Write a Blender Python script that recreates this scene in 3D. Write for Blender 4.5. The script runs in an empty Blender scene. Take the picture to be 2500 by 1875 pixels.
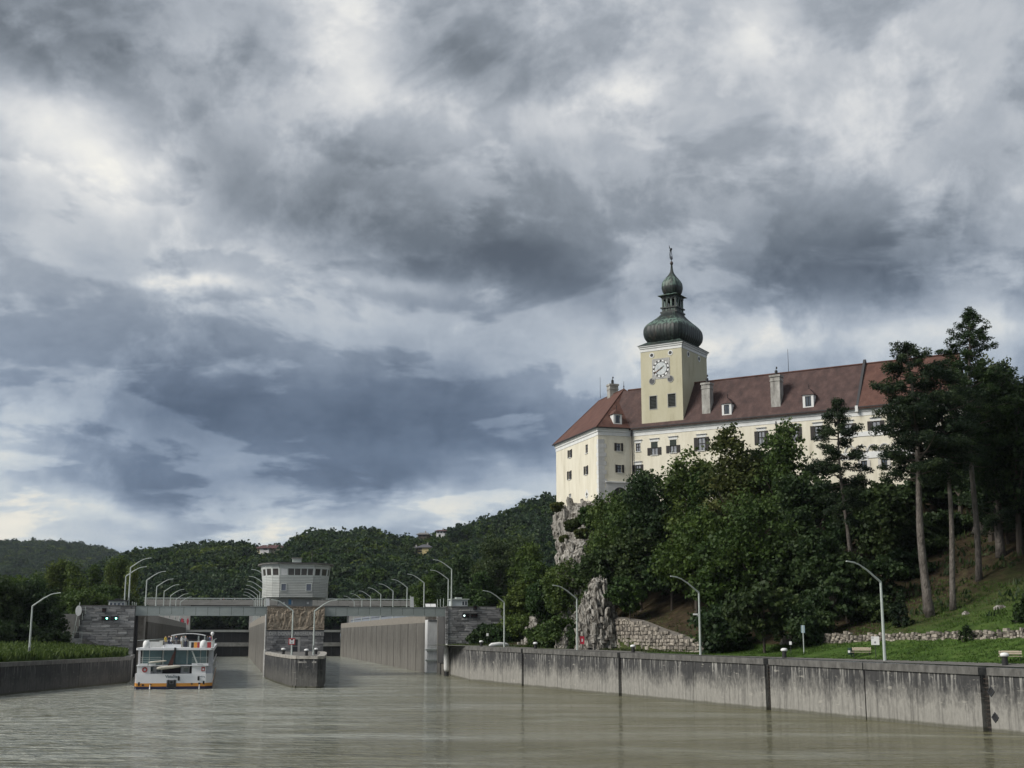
import bpy, bmesh, math, random
import numpy as np
from mathutils import Vector, noise as mnoise

# ------------------------------------------------------------------ camera, sky, sun, exposure
sc = bpy.context.scene
col = sc.collection
F, H, VH = 3140.0, 7.7, 1550.0            # focal length in photo pixels, eye height, horizon row of the photo
PITCH = math.atan((VH - 937.5) / F)
cP, sP = math.cos(PITCH), math.sin(PITCH)
cam_d = bpy.data.cameras.new('camera'); cam = bpy.data.objects.new('camera', cam_d); col.objects.link(cam)
cam.location = (0, 0, H); cam.rotation_euler = (math.pi / 2 + PITCH, 0, 0)
cam_d.sensor_width = 36; cam_d.lens = F / 2500 * 36; cam_d.clip_start = 0.5; cam_d.clip_end = 30000
sc.camera = cam
EXPO = 1.3
vs = sc.view_settings
vs.view_transform = 'Standard'; vs.look = 'None'; vs.gamma = 1; vs.use_curve_mapping = False; vs.exposure = EXPO
sc.cycles.max_bounces = 6; sc.cycles.diffuse_bounces = 3; sc.cycles.glossy_bounces = 3
sc.cycles.transmission_bounces = 3; sc.cycles.volume_bounces = 0; sc.cycles.caustics_reflective = False
sc.cycles.caustics_refractive = False

SUN_DIR = Vector((-0.88, -0.36, 0.74)).normalized()      # towards the veiled sun
sun_el = math.asin(SUN_DIR.z); sun_az = math.atan2(SUN_DIR.x, SUN_DIR.y)
sd = bpy.data.lights.new('sun', 'SUN'); sd.energy = 1.5; sd.angle = math.radians(25); sd.color = (1.0, 0.955, 0.88)
so = bpy.data.objects.new('sun', sd); col.objects.link(so)
so.rotation_euler = SUN_DIR.to_track_quat('Z', 'Y').to_euler()

def lin(c):
    return tuple(((x / 255) / 12.92 if x / 255 <= .04045 else ((x / 255 + .055) / 1.055) ** 2.4) for x in c)

def make_world():
    w = bpy.data.worlds.new('World'); sc.world = w; w.use_nodes = True
    nt = w.node_tree; nt.nodes.clear(); N = nt.nodes.new; Lk = nt.links.new
    def math_(op, a, b=None, c=None, clamp=False):
        n = N('ShaderNodeMath'); n.operation = op; n.use_clamp = clamp
        for i, x in enumerate((a, b, c)):
            if x is None: continue
            if isinstance(x, (int, float)): n.inputs[i].default_value = x
            else: Lk(x, n.inputs[i])
        return n.outputs[0]
    tc = N('ShaderNodeTexCoord'); D = tc.outputs['Generated']
    sep = N('ShaderNodeSeparateXYZ'); Lk(D, sep.inputs[0])
    x, y, z = sep.outputs
    az = math_('ARCTAN2', x, y); el = math_('ARCSINE', z)
    # cloud deck coordinates: the direction carried up to a flat layer, so clouds crowd together towards the horizon
    den = math_('ADD', math_('MAXIMUM', z, 0.0), 0.18)
    cx = math_('DIVIDE', x, den); cy = math_('DIVIDE', y, den)
    cv = N('ShaderNodeCombineXYZ'); Lk(cx, cv.inputs[0]); Lk(cy, cv.inputs[1]); deck = cv.outputs[0]
    def noise(vec, scale, detail, rough, dist=0.0, out=0, off=0.0):
        m = N('ShaderNodeMapping'); Lk(vec, m.inputs[0]); m.inputs['Location'].default_value = (off, off * .7, off * .3)
        n = N('ShaderNodeTexNoise'); Lk(m.outputs[0], n.inputs['Vector'])
        n.inputs['Scale'].default_value = scale; n.inputs['Detail'].default_value = detail
        n.inputs['Roughness'].default_value = rough; n.inputs['Distortion'].default_value = dist
        return n.outputs[out]
    base = N('ShaderNodeCombineXYZ'); Lk(az, base.inputs[0]); Lk(el, base.inputs[1])
    def warp(vec, src, scale, detail, amp, off):
        nz = noise(src, scale, detail, .6, 0, 1, off)
        s = N('ShaderNodeVectorMath'); s.operation = 'SUBTRACT'; Lk(nz, s.inputs[0]); s.inputs[1].default_value = (.5, .5, .5)
        a = N('ShaderNodeVectorMath'); a.operation = 'MULTIPLY_ADD'; Lk(s.outputs[0], a.inputs[0])
        a.inputs[1].default_value = amp; Lk(vec, a.inputs[2]); return a.outputs[0]
    q = warp(warp(base.outputs[0], deck, 1.3, 5, (.13, .06, 0), 3.1), D, 5.0, 7, (.10, .075, 0), 7.7)
    acc = None
    # broad light and dark masses of the cloud cover: azimuth/elevation of the centre (given through photo pixels / 1.13), size, tilt, weight
    for (bx, by, sx, sy, rot, amp) in SKY_MASSES:
        dx, dy = (bx - 1106) / 2778, (829.5 - by) / 2778
        d = Vector((dx, cP - dy * sP, sP + dy * cP)).normalized()
        m = N('ShaderNodeMapping'); m.vector_type = 'TEXTURE'; Lk(q, m.inputs[0])
        m.inputs['Location'].default_value = (math.atan2(d.x, d.y), math.asin(d.z), 0)
        m.inputs['Rotation'].default_value = (0, 0, math.radians(-rot))
        m.inputs['Scale'].default_value = (sx / 2778, sy / 2778, 1)
        dt = N('ShaderNodeVectorMath'); dt.operation = 'DOT_PRODUCT'; Lk(m.outputs[0], dt.inputs[0]); Lk(m.outputs[0], dt.inputs[1])
        e = math_('EXPONENT', math_('MULTIPLY', dt.outputs['Value'], -1.0))
        acc = math_('MULTIPLY_ADD', e, amp / 255, 0.0 if acc is None else acc)
    n1 = math_('SUBTRACT', noise(deck, 1.25, 5, .55, .35, 0, 1.7), .5)
    n2 = math_('SUBTRACT', noise(D, 4.6, 7, .6, .35, 0, 5.3), .5)
    bil = math_('ABSOLUTE', math_('SUBTRACT', noise(D, 8.5, 8, .64, .3, 0, 2.9), .5))          # billows: soft lumps parted by creases
    n3 = math_('SUBTRACT', noise(deck, 6.0, 6, .62, .7, 0, 9.3), .5)
    def edge(src, lo, hi):
        m = N('ShaderNodeMapRange'); m.interpolation_type = 'SMOOTHSTEP'; Lk(src, m.inputs[0]); m.inputs[1].default_value = lo; m.inputs[2].default_value = hi; return math_('SUBTRACT', m.outputs[0], .5)
    e1 = edge(noise(deck, 2.3, 7, .57, .3, 0, 13.1), .475, .555)                                # cloud bodies with a definite rim
    e2 = edge(noise(D, 7.0, 7, .6, .2, 0, 17.7), .49, .58)
    det = math_('ADD', math_('MULTIPLY', n1, .30), math_('MULTIPLY', n2, .34))
    det = math_('ADD', det, math_('ADD', math_('MULTIPLY', math_('SUBTRACT', bil, .09), -.42), math_('MULTIPLY', n3, .08)))
    det = math_('ADD', det, math_('ADD', math_('MULTIPLY', e1, .12), math_('MULTIPLY', e2, .085)))
    Lum = math_('ADD', math_('ADD', acc, 168 / 255), det)
    def ramp(stops):
        r = N('ShaderNodeValToRGB'); Lk(Lum, r.inputs[0]); e = r.color_ramp.elements
        e[0].position = stops[0][0]; e[0].color = (*lin(stops[0][1]), 1)
        e[1].position = stops[-1][0]; e[1].color = (*lin(stops[-1][1]), 1)
        for p, c in stops[1:-1]:
            k = e.new(p); k.color = (*lin(c), 1)
        return r.outputs[0]
    low = ramp([(.30, (70, 86, 110)), (.42, (97, 113, 137)), (.55, (133, 148, 169)), (.68, (173, 185, 199)), (.8, (205, 212, 216)), (.9, (234, 231, 221)), (1, (250, 243, 228))])
    high = ramp([(.30, (84, 90, 97)), (.42, (108, 115, 122)), (.55, (141, 148, 156)), (.68, (174, 180, 187)), (.8, (206, 209, 212)), (.9, (232, 232, 230)), (1, (252, 249, 240))])
    mr = N('ShaderNodeMapRange'); Lk(el, mr.inputs[0]); mr.inputs[1].default_value = .10; mr.inputs[2].default_value = .36; mr.interpolation_type = 'SMOOTHSTEP'
    mx = N('ShaderNodeMix'); mx.data_type = 'RGBA'; Lk(mr.outputs[0], mx.inputs[0]); Lk(low, mx.inputs[6]); Lk(high, mx.inputs[7])
    b1 = N('ShaderNodeBackground'); Lk(mx.outputs[2], b1.inputs[0]); b1.inputs[1].default_value = 2 ** -EXPO * 1.0
    sky = N('ShaderNodeTexSky'); sky.sky_type = 'NISHITA'; sky.sun_disc = False
    sky.sun_elevation = sun_el; sky.sun_rotation = sun_az
    b2 = N('ShaderNodeBackground'); Lk(sky.outputs[0], b2.inputs[0]); b2.inputs[1].default_value = .06
    ms = N('ShaderNodeMixShader'); ms.inputs[0].default_value = .95; Lk(b2.outputs[0], ms.inputs[1]); Lk(b1.outputs[0], ms.inputs[2])
    out = N('ShaderNodeOutputWorld'); Lk(ms.outputs[0], out.inputs[0])

SKY_MASSES = [
    (110, 60, 340, 105, -4, -60), (560, 120, 140, 60, 25, -18), (745, 90, 80, 150, -20, 46), (1040, 130, 190, 80, 10, -30), (1340, 195, 80, 45, 10, 36), (1400, 60, 200, 60, 0, -10),
    (200, 345, 200, 75, 18, 92), (110, 225, 200, 50, 5, 40), (60, 480, 120, 60, 0, 30), (880, 245, 240, 60, 5, 34), (1200, 265, 160, 50, 5, 22),
    (760, 440, 400, 95, 10, -52), (1080, 585, 380, 80, 12, -52), (1810, 575, 360, 95, 2, -70), (2130, 400, 90, 120, 0, -18), (1500, 420, 200, 70, 0, -12),
    (450, 600, 130, 22, 6, 62), (850, 622, 140, 24, 14, 34), (600, 890, 700, 120, 4, -50), (1250, 860, 420, 110, 0, -14), (250, 690, 300, 70, 8, -16), (1000, 960, 300, 60, 0, -24),
    (1880, 755, 420, 50, 0, 46), (2170, 690, 60, 80, 0, 30), (1650, 60, 80, 60, 0, 26), (1850, 330, 200, 90, 0, 8),
    (260, 1112, 170, 34, 0, 62), (60, 1100, 130, 60, 0, 44), (870, 1110, 120, 42, -10, 46), (1120, 1060, 120, 50, 0, 34),
    (620, 1050, 320, 40, 0, -34), (640, 1160, 140, 26, -10, 56), (180, 1185, 300, 38, 0, 40), (1010, 1130, 120, 40, 0, 18), (1310, 560, 60, 40, 30, 18),
]
make_world()

# ------------------------------------------------------------------ helpers
def ray(u, v):
    a = (u - 1250) / F; b = (937.5 - v) / F
    return np.array([a, cP - b * sP, sP + b * cP])
CAM = np.array([0, 0, H])
def PY(u, v, Y): r = ray(u, v); return CAM + r * (Y / r[1])
def PZ(u, v, z): r = ray(u, v); return CAM + r * ((z - H) / r[2])
def PX(u, Y, z=8.0): return (u - 1250) / F * (Y * cP + (z - H) * sP)
def ZV(v, Y): return PY(1250, v, Y)[2]

class Fr:
    """upright frame: origin o (x,y), ex along, ey = ex turned left"""
    def __init__(s, o, ex):
        s.o = np.array(o[:2], float); e = np.array(ex[:2], float); s.ex = e / np.linalg.norm(e); s.ey = np.array([-s.ex[1], s.ex[0]])
    def p(s, x, y, z=0.0):
        q = s.o + s.ex * x + s.ey * y; return (q[0], q[1], z)
    def xz(s, u, v, y=0.0):
        r = ray(u, v); o = s.o + s.ey * y; n = s.ey
        t = (n @ (o - CAM[:2])) / (n @ r[:2]); w = CAM + r * t
        return float((w[:2] - s.o) @ s.ex), float(w[2])
    def ang(s): return math.atan2(s.ex[1], s.ex[0])
W0 = Fr((0, 0), (1, 0))

class MB:
    def __init__(s): s.v = []; s.f = []
    def add(s, vs_, fs): n = len(s.v); s.v += [tuple(map(float, v)) for v in vs_]; s.f += [tuple(i + n for i in f) for f in fs]; return s
    def box(s, fr, x0, x1, y0, y1, z0, z1):
        vs_ = [fr.p(x, y, z) for z in (z0, z1) for (x, y) in ((x0, y0), (x1, y0), (x1, y1), (x0, y1))]
        return s.add(vs_, [(3, 2, 1, 0), (4, 5, 6, 7), (0, 1, 5, 4), (1, 2, 6, 5), (2, 3, 7, 6), (3, 0, 4, 7)])
    def hexa(s, b, t):          # bottom loop, top loop of any n
        n = len(b)
        return s.add(list(b) + list(t), [tuple(range(n))[::-1], tuple(range(n, 2 * n))] + [(i, (i + 1) % n, n + (i + 1) % n, n + i) for i in range(n)])
    def prism(s, poly, z0, z1): return s.hexa([(x, y, z0) for x, y in poly], [(x, y, z1) for x, y in poly])
    def quad(s, *p): return s.add(p, [tuple(range(len(p)))])
    def tube(s, pts, rad, n=8, cap=True):
        pts = [Vector(p) for p in pts]
        if not isinstance(rad, (list, tuple)): rad = [rad] * len(pts)
        rings = []
        up = None
        for i, p in enumerate(pts):
            d = (pts[min(i + 1, len(pts) - 1)] - pts[max(i - 1, 0)]).normalized()
            if up is None: up = Vector((1, 0, 0)) if abs(d.z) > .9 else Vector((0, 0, 1))
            a = d.cross(up).normalized(); b = a.cross(d).normalized(); up = b
            rings.append([p + (a * math.cos(2 * math.pi * k / n) + b * math.sin(2 * math.pi * k / n)) * rad[i] for k in range(n)])
        fs = [(i * n + k, i * n + (k + 1) % n, (i + 1) * n + (k + 1) % n, (i + 1) * n + k) for i in range(len(pts) - 1) for k in range(n)]
        if cap: fs += [tuple(range(n))[::-1], tuple((len(pts) - 1) * n + k for k in range(n))]
        return s.add([v for r in rings for v in r], fs)
    def lathe(s, c, prof, n=16):
        vs_ = [(c[0] + r * math.cos(2 * math.pi * k / n), c[1] + r * math.sin(2 * math.pi * k / n), c[2] + z) for r, z in prof for k in range(n)]
        fs = [(i * n + k, i * n + (k + 1) % n, (i + 1) * n + (k + 1) % n, (i + 1) * n + k) for i in range(len(prof) - 1) for k in range(n)]
        fs += [tuple(range(n))[::-1], tuple((len(prof) - 1) * n + k for k in range(n))]
        return s.add(vs_, fs)
    def disc(s, fr, x, z, r, y0, y1, n=24, rz=None):      # short drum with its axis along ey
        rz = rz or r
        b = [fr.p(x + r * math.cos(2 * math.pi * k / n), y0, z + rz * math.sin(2 * math.pi * k / n)) for k in range(n)]
        t = [fr.p(x + r * math.cos(2 * math.pi * k / n), y1, z + rz * math.sin(2 * math.pi * k / n)) for k in range(n)]
        return s.hexa(b[::-1], t[::-1])
    def ring(s, fr, x, z, r0, r1, y0, y1, n=24):
        vs_ = []
        for k in range(n):
            c, d = math.cos(2 * math.pi * k / n), math.sin(2 * math.pi * k / n)
            vs_ += [fr.p(x + r0 * c, y0, z + r0 * d), fr.p(x + r1 * c, y0, z + r1 * d), fr.p(x + r1 * c, y1, z + r1 * d), fr.p(x + r0 * c, y1, z + r0 * d)]
        fs = []
        for k in range(n):
            a, b = 4 * k, 4 * ((k + 1) % n)
            for j in range(4): fs.append((a + j, a + (j + 1) % 4, b + (j + 1) % 4, b + j))
        return s.add(vs_, fs)
    def wall(s, fr, x0, x1, z0, z1, holes=(), y=0.0, depth=.3):   # one face with rectangular openings and their reveals
        xs = sorted({x0, x1, *[h[0] for h in holes], *[h[1] for h in holes]}); zs = sorted({z0, z1, *[h[2] for h in holes], *[h[3] for h in holes]})
        for a, b in zip(xs, xs[1:]):
            for c, d in zip(zs, zs[1:]):
                mx, mz = (a + b) / 2, (c + d) / 2
                if any(h[0] < mx < h[1] and h[2] < mz < h[3] for h in holes): continue
                s.quad(fr.p(a, y, c), fr.p(b, y, c), fr.p(b, y, d), fr.p(a, y, d))
        for h in holes:
            a, b, c, d = h[:4]
            for p in ([(a, c), (b, c)], [(b, c), (b, d)], [(b, d), (a, d)], [(a, d), (a, c)]):
                s.quad(fr.p(p[0][0], y, p[0][1]), fr.p(p[0][0], y + depth, p[0][1]), fr.p(p[1][0], y + depth, p[1][1]), fr.p(p[1][0], y, p[1][1]))
        return s
    def build(s, name, m, parent=None, root=None, smooth=False, label=None, fix=True):
        root = root or parent
        o0 = np.zeros(3)
        if root is not None:
            r = root
            while r.parent is not None: r = r.parent
            o0 = np.array(r.location)
        me = bpy.data.meshes.new(name)
        v = np.array(s.v, float) - o0
        me.from_pydata(v.tolist(), [], s.f)
        if fix:
            bm = bmesh.new(); bm.from_mesh(me); bmesh.ops.recalc_face_normals(bm, faces=bm.faces); bm.to_mesh(me); bm.free()
        if smooth: me.polygons.foreach_set('use_smooth', [True] * len(me.polygons))
        me.materials.append(m)
        o = bpy.data.objects.new(name, me); col.objects.link(o)
        if parent is not None: o.parent = parent
        if label: o['label'] = label
        return o

def thing(name, loc, label, cat, group=None, kind=None):
    o = bpy.data.objects.new(name, None); col.objects.link(o); o.location = loc; o.empty_display_size = .2
    o['label'] = label; o['category'] = cat
    if group: o['group'] = group
    if kind: o['kind'] = kind
    return o
def tag(o, label=None, cat=None, group=None, kind=None):
    if label: o['label'] = label
    if cat: o['category'] = cat
    if group: o['group'] = group
    if kind: o['kind'] = kind
    return o
def copy_tree(root, loc, rz=None, label=None, scale=None):
    def cp(o, parent):
        c = o.copy(); col.objects.link(c)
        if parent is not None: c.parent = parent
        for ch in o.children: cp(ch, c)
        return c
    r = cp(root, None); r.location = loc
    if rz is not None: r.rotation_euler = (0, 0, rz)
    if scale is not None: r.scale = scale
    if label: r['label'] = label
    return r
def quads_mesh(name, Q, m, tint=None, parent=None, smooth=False):
    """Q: (n,4,3) array of quads; tint: one value per quad"""
    n = len(Q); me = bpy.data.meshes.new(name)
    me.vertices.add(n * 4); me.vertices.foreach_set('co', Q.reshape(-1).astype(np.float32))
    me.loops.add(n * 4); me.loops.foreach_set('vertex_index', np.arange(n * 4, dtype=np.int32))
    me.polygons.add(n); me.polygons.foreach_set('loop_start', np.arange(0, n * 4, 4, dtype=np.int32))
    me.update(calc_edges=True)
    if tint is not None:
        at = me.attributes.new('tint', 'FLOAT', 'FACE'); at.data.foreach_set('value', np.asarray(tint, np.float32))
    me.materials.append(m)
    o = bpy.data.objects.new(name, me); col.objects.link(o)
    if parent is not None: o.parent = parent
    return o

# ------------------------------------------------------------------ materials
MATS = {}
def M(name, stops, scale=(1, 1, 1), noise=1.0, detail=5, rough=.85, bump=0.0, bscale=None, rand=0.0, metal=0.0, spec=.4, dist=0.0, coord='Object', tint=None, emit=None):
    if name in MATS: return MATS[name]
    m = bpy.data.materials.new(name); m.use_nodes = True; MATS[name] = m
    nt = m.node_tree; N = nt.nodes.new; Lk = nt.links.new; b = nt.nodes['Principled BSDF']
    b.inputs['Roughness'].default_value = rough; b.inputs['Metallic'].default_value = metal; b.inputs['Specular IOR Level'].default_value = spec
    if isinstance(stops, tuple): stops = [(0, stops)]
    c = None
    if len(stops) == 1 and not bump:
        b.inputs['Base Color'].default_value = (*stops[0][1], 1)
        if rand:
            rg = N('ShaderNodeRGB'); rg.outputs[0].default_value = (*stops[0][1], 1); c = rg.outputs[0]
    else:
        tc = N('ShaderNodeTexCoord'); mp = N('ShaderNodeMapping'); mp.inputs['Scale'].default_value = scale; Lk(tc.outputs[coord], mp.inputs[0])
        if rand:
            oi0 = N('ShaderNodeObjectInfo'); mm = N('ShaderNodeMath'); mm.operation = 'MULTIPLY'; Lk(oi0.outputs['Random'], mm.inputs[0]); mm.inputs[1].default_value = 37.0
            Lk(mm.outputs[0], mp.inputs['Location'])
        nz = N('ShaderNodeTexNoise'); Lk(mp.outputs[0], nz.inputs['Vector']); nz.inputs['Scale'].default_value = noise
        nz.inputs['Detail'].default_value = detail; nz.inputs['Roughness'].default_value = .62; nz.inputs['Distortion'].default_value = dist
        if len(stops) > 1:
            r = N('ShaderNodeValToRGB'); Lk(nz.outputs[0], r.inputs[0]); e = r.color_ramp.elements
            e[0].position = stops[0][0]; e[0].color = (*stops[0][1], 1); e[1].position = stops[-1][0]; e[1].color = (*stops[-1][1], 1)
            for p, cc in stops[1:-1]: e.new(p).color = (*cc, 1)
            c = r.outputs[0]
        else:
            rg = N('ShaderNodeRGB'); rg.outputs[0].default_value = (*stops[0][1], 1); c = rg.outputs[0]
        if bump:
            n2 = N('ShaderNodeTexNoise'); Lk(mp.outputs[0], n2.inputs['Vector']); n2.inputs['Scale'].default_value = bscale or noise * 3; n2.inputs['Detail'].default_value = 6
            bp = N('ShaderNodeBump'); bp.inputs['Strength'].default_value = bump; bp.inputs['Distance'].default_value = .2
            Lk(n2.outputs[0], bp.inputs['Height']); Lk(bp.outputs[0], b.inputs['Normal'])
    if c is not None:
        if rand:
            oi = N('ShaderNodeObjectInfo'); mr = N('ShaderNodeMapRange'); Lk(oi.outputs['Random'], mr.inputs[0])
            mr.inputs[3].default_value = 1 - rand; mr.inputs[4].default_value = 1 + rand
            hs = N('ShaderNodeHueSaturation'); Lk(c, hs.inputs['Color']); Lk(mr.outputs[0], hs.inputs['Value']); c = hs.outputs[0]
        Lk(c, b.inputs['Base Color'])
    if emit:
        b.inputs['Emission Color'].default_value = (*emit[0], 1); b.inputs['Emission Strength'].default_value = emit[1]
    return m

def leaf_mat(name, dark, mid, light, rand=.25, hue=.02):
    m = bpy.data.materials.new(name); m.use_nodes = True; MATS[name] = m
    nt = m.node_tree; N = nt.nodes.new; Lk = nt.links.new; b = nt.nodes['Principled BSDF']
    b.inputs['Roughness'].default_value = .6; b.inputs['Specular IOR Level'].default_value = .25
    at = N('ShaderNodeAttribute'); at.attribute_name = 'tint'
    r = N('ShaderNodeValToRGB'); Lk(at.outputs['Fac'], r.inputs[0]); e = r.color_ramp.elements
    e[0].position = 0; e[0].color = (*dark, 1); e[1].position = 1; e[1].color = (*light, 1); e.new(.5).color = (*mid, 1)
    oi = N('ShaderNodeObjectInfo')
    mr = N('ShaderNodeMapRange'); Lk(oi.outputs['Random'], mr.inputs[0]); mr.inputs[3].default_value = 1 - rand; mr.inputs[4].default_value = 1 + rand
    mh = N('ShaderNodeMapRange'); Lk(oi.outputs['Random'], mh.inputs[0]); mh.inputs[3].default_value = .5 + hue; mh.inputs[4].default_value = .5 - hue
    hs = N('ShaderNodeHueSaturation'); Lk(r.outputs[0], hs.inputs['Color']); Lk(mr.outputs[0], hs.inputs['Value']); Lk(mh.outputs[0], hs.inputs['Hue'])
    Lk(hs.outputs[0], b.inputs['Base Color'])
    tr = N('ShaderNodeBsdfTranslucent'); Lk(hs.outputs[0], tr.inputs['Color'])
    mx = N('ShaderNodeMixShader'); mx.inputs[0].default_value = .32; Lk(b.outputs[0], mx.inputs[1]); Lk(tr.outputs[0], mx.inputs[2])
    Lk(mx.outputs[0], nt.nodes['Material Output'].inputs['Surface'])
    return m

def concrete_mat(name, top, height, dark, light, streak=1.0, base_light=.5, lime=.6):
    """weathered concrete: sooty upper part, bleached lower part, lime runs from the coping, moss at the water's edge"""
    m = bpy.data.materials.new(name); m.use_nodes = True; MATS[name] = m
    nt = m.node_tree; N = nt.nodes.new; Lk = nt.links.new; b = nt.nodes['Principled BSDF']; b.inputs['Roughness'].default_value = .9; b.inputs['Specular IOR Level'].default_value = .25
    def mth(op, a, bb=None, clamp=False):
        n = N('ShaderNodeMath'); n.operation = op; n.use_clamp = clamp
        for i, x in enumerate((a, bb)):
            if x is None: continue
            if isinstance(x, (int, float)): n.inputs[i].default_value = x
            else: Lk(x, n.inputs[i])
        return n.outputs[0]
    tc = N('ShaderNodeNewGeometry'); P = tc.outputs['Position']
    def nz(sc_, s=1.0, d=5, off=0.0, r=.6):
        mp = N('ShaderNodeMapping'); mp.inputs['Scale'].default_value = sc_; mp.inputs['Location'].default_value = (off, off, off); Lk(P, mp.inputs[0])
        n = N('ShaderNodeTexNoise'); Lk(mp.outputs[0], n.inputs['Vector']); n.inputs['Scale'].default_value = s; n.inputs['Detail'].default_value = d; n.inputs['Roughness'].default_value = r
        return n.outputs[0]
    sp = N('ShaderNodeSeparateXYZ'); Lk(P, sp.inputs[0]); z = sp.outputs[2]
    h = mth('DIVIDE', mth('SUBTRACT', top, z), height)                        # 0 at the top, 1 at the water
    soot = nz((.5, .5, .22), .8, 6, 3.0); fine = nz((1.6, 1.6, .9), 2.0, 7, 1.0)
    runs = nz((1.5, 1.5, .06), 1.3, 7, 7.0, .7); runs2 = nz((2.4, 2.4, .16), 1.3, 7, 11.0, .7)
    def mixc(f, a, c2):
        n = N('ShaderNodeMix'); n.data_type = 'RGBA'; Lk(f, n.inputs[0])
        for i, x in ((6, a), (7, c2)):
            if isinstance(x, tuple): n.inputs[i].default_value = (*x, 1)
            else: Lk(x, n.inputs[i])
        return n.outputs[2]
    f0 = mth('MULTIPLY_ADD', soot, 1.0); f0 = mth('ADD', mth('MULTIPLY', soot, .9), mth('MULTIPLY', fine, .5))
    lo = mth('ADD', mth('MULTIPLY', mth('SUBTRACT', h, base_light), 2.6), mth('MULTIPLY', mth('SUBTRACT', f0, .7), 2.4))
    lo = mth('ADD', lo, .3, True)
    c = mixc(lo, dark, light)
    # vertical weeping: dark and pale
    dk = mth('MULTIPLY', mth('SUBTRACT', runs, .5), 6.0, True)
    c = mixc(mth('MULTIPLY', dk, .55 * streak), c, tuple(x * .45 for x in dark))
    edge = mth('SUBTRACT', 1.0, mth('MULTIPLY', h, 1.9), True)
    wl = mth('MULTIPLY', mth('SUBTRACT', mth('ADD', runs2, mth('MULTIPLY', soot, .30)), .675), 11.0, True)
    c = mixc(mth('MULTIPLY', mth('MULTIPLY', wl, edge), lime), c, (.46, .45, .42))
    wl2 = mth('MULTIPLY', mth('SUBTRACT', nz((.45, .45, 1.5), 1.5, 7, 19.0, .68), .61), 16.0, True)
    c = mixc(mth('MULTIPLY', wl2, .55 * lime), c, (.40, .385, .34))
    g = mth('MULTIPLY', mth('SUBTRACT', mth('ADD', h, mth('MULTIPLY', soot, .08)), .965), 30.0, True)
    c = mixc(mth('MULTIPLY', g, .7), c, (.07, .07, .045))
    v = N('ShaderNodeHueSaturation'); Lk(c, v.inputs['Color']); Lk(mth('ADD', mth('MULTIPLY', fine, .7), .65), v.inputs['Value'])
    Lk(v.outputs[0], b.inputs['Base Color'])
    bp = N('ShaderNodeBump'); bp.inputs['Strength'].default_value = .5; bp.inputs['Distance'].default_value = .08; Lk(fine, bp.inputs['Height']); Lk(bp.outputs[0], b.inputs['Normal'])
    return m

white = M('white_paint', [(.3, (.62, .63, .63)), (.7, (.78, .78, .77))], noise=2, rough=.5)
lamp_grey = M('lamp_paint', [(.3, (.36, .40, .38)), (.7, (.47, .51, .48))], noise=1.5, rough=.5)
dark_metal = M('dark_metal', (.03, .032, .036), rough=.5)
black = M('black_steel', [(.3, (.012, .012, .013)), (.7, (.03, .03, .03))], noise=3, rough=.6)
glass = M('window_glass', [(.3, (.035, .045, .06)), (.7, (.07, .085, .10))], noise=.6, rough=.08, spec=.9)
# ------------------------------------------------------------------ frames of the place
_r = ray(562, 1550)[:2]; LDIR = _r / np.linalg.norm(_r); RDIR = np.array([LDIR[1], -LDIR[0]])
_p = ray(790, 1550); PIER = (_p / _p[1] * 250)[:2]
LK = Fr(PIER, RDIR)                       # lock frame: x across (0 = right face of the middle pier), y along the chambers
QW = Fr((-7.35, 226.0), (.363, -.932))    # right quay: x along the wall towards the camera, y inland
def quay_top(w): return float(np.interp(w, [-30, 0, 145, 300], [5.8, 5.75, 5.0, 4.6]))
_TW = [-30, 0, 10, 25, 40, 66, 80, 105, 145, 300]
_TQ = [0, 3, 6, 8.05, 8.6, 12, 16, 22, 30, 45, 60, 90, 200]
_TZ = np.array([
    [5.8, 5.8, 5.8, 5.9, 6, 6.2, 6.5, 8, 10, 14, 18, 22, 34], [5.75, 5.75, 5.8, 5.9, 6, 6.5, 7.5, 12, 20, 26, 29, 30, 34],
    [5.7, 5.7, 5.7, 5.8, 6.0, 8, 14, 27, 30, 30.5, 31, 31, 34], [5.6, 5.6, 5.65, 5.7, 6.0, 9, 14, 22, 29, 30.5, 31, 31, 34],
    [5.55, 5.55, 5.6, 5.6, 9.7, 11, 13, 18, 25, 30, 30.5, 31, 34], [5.4, 5.4, 5.4, 5.45, 7.0, 8.3, 10, 13.5, 18.5, 26, 30, 31, 34],
    [5.35, 5.35, 5.6, 6.1, 6.4, 7.6, 9.2, 12, 16.5, 24, 30, 31, 36], [5.2, 5.4, 6.3, 6.8, 6.95, 8.4, 9.2, 10.9, 14, 20, 26, 32, 40],
    [5.0, 5.45, 6.6, 7.4, 7.6, 9.2, 9.9, 11.5, 14.5, 20, 26, 33, 44], [4.6, 5.2, 6.4, 7.4, 7.6, 9.2, 9.9, 11.5, 14.5, 20, 26, 33, 44]])
def bank_z(w, q):
    q = max(q, 0); cols = [np.interp(w, _TW, _TZ[:, j]) for j in range(len(_TQ))]
    return float(np.interp(q, _TQ, cols))
def to_q(x, y): d = np.array([x, y]) - QW.o; return float(d @ QW.ex), float(d @ QW.ey)
def to_l(x, y): d = np.array([x, y]) - LK.o; return float(d @ LK.ex), float(d @ LK.ey)
def upland_z(s, t): return 11.4 + max(0, s - 42) * .16 + min(max(0, s - 42), 60) * .10
def right_z(x, y):
    s, t = to_l(x, y)
    if t > -2 and s > 38: return upland_z(s, t)
    return bank_z(*to_q(x, y))
def left_z(x, y):
    s, t = to_l(x, y); return 4.3 + min(1.3, max(0, (-36 - s)) * .05)
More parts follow.
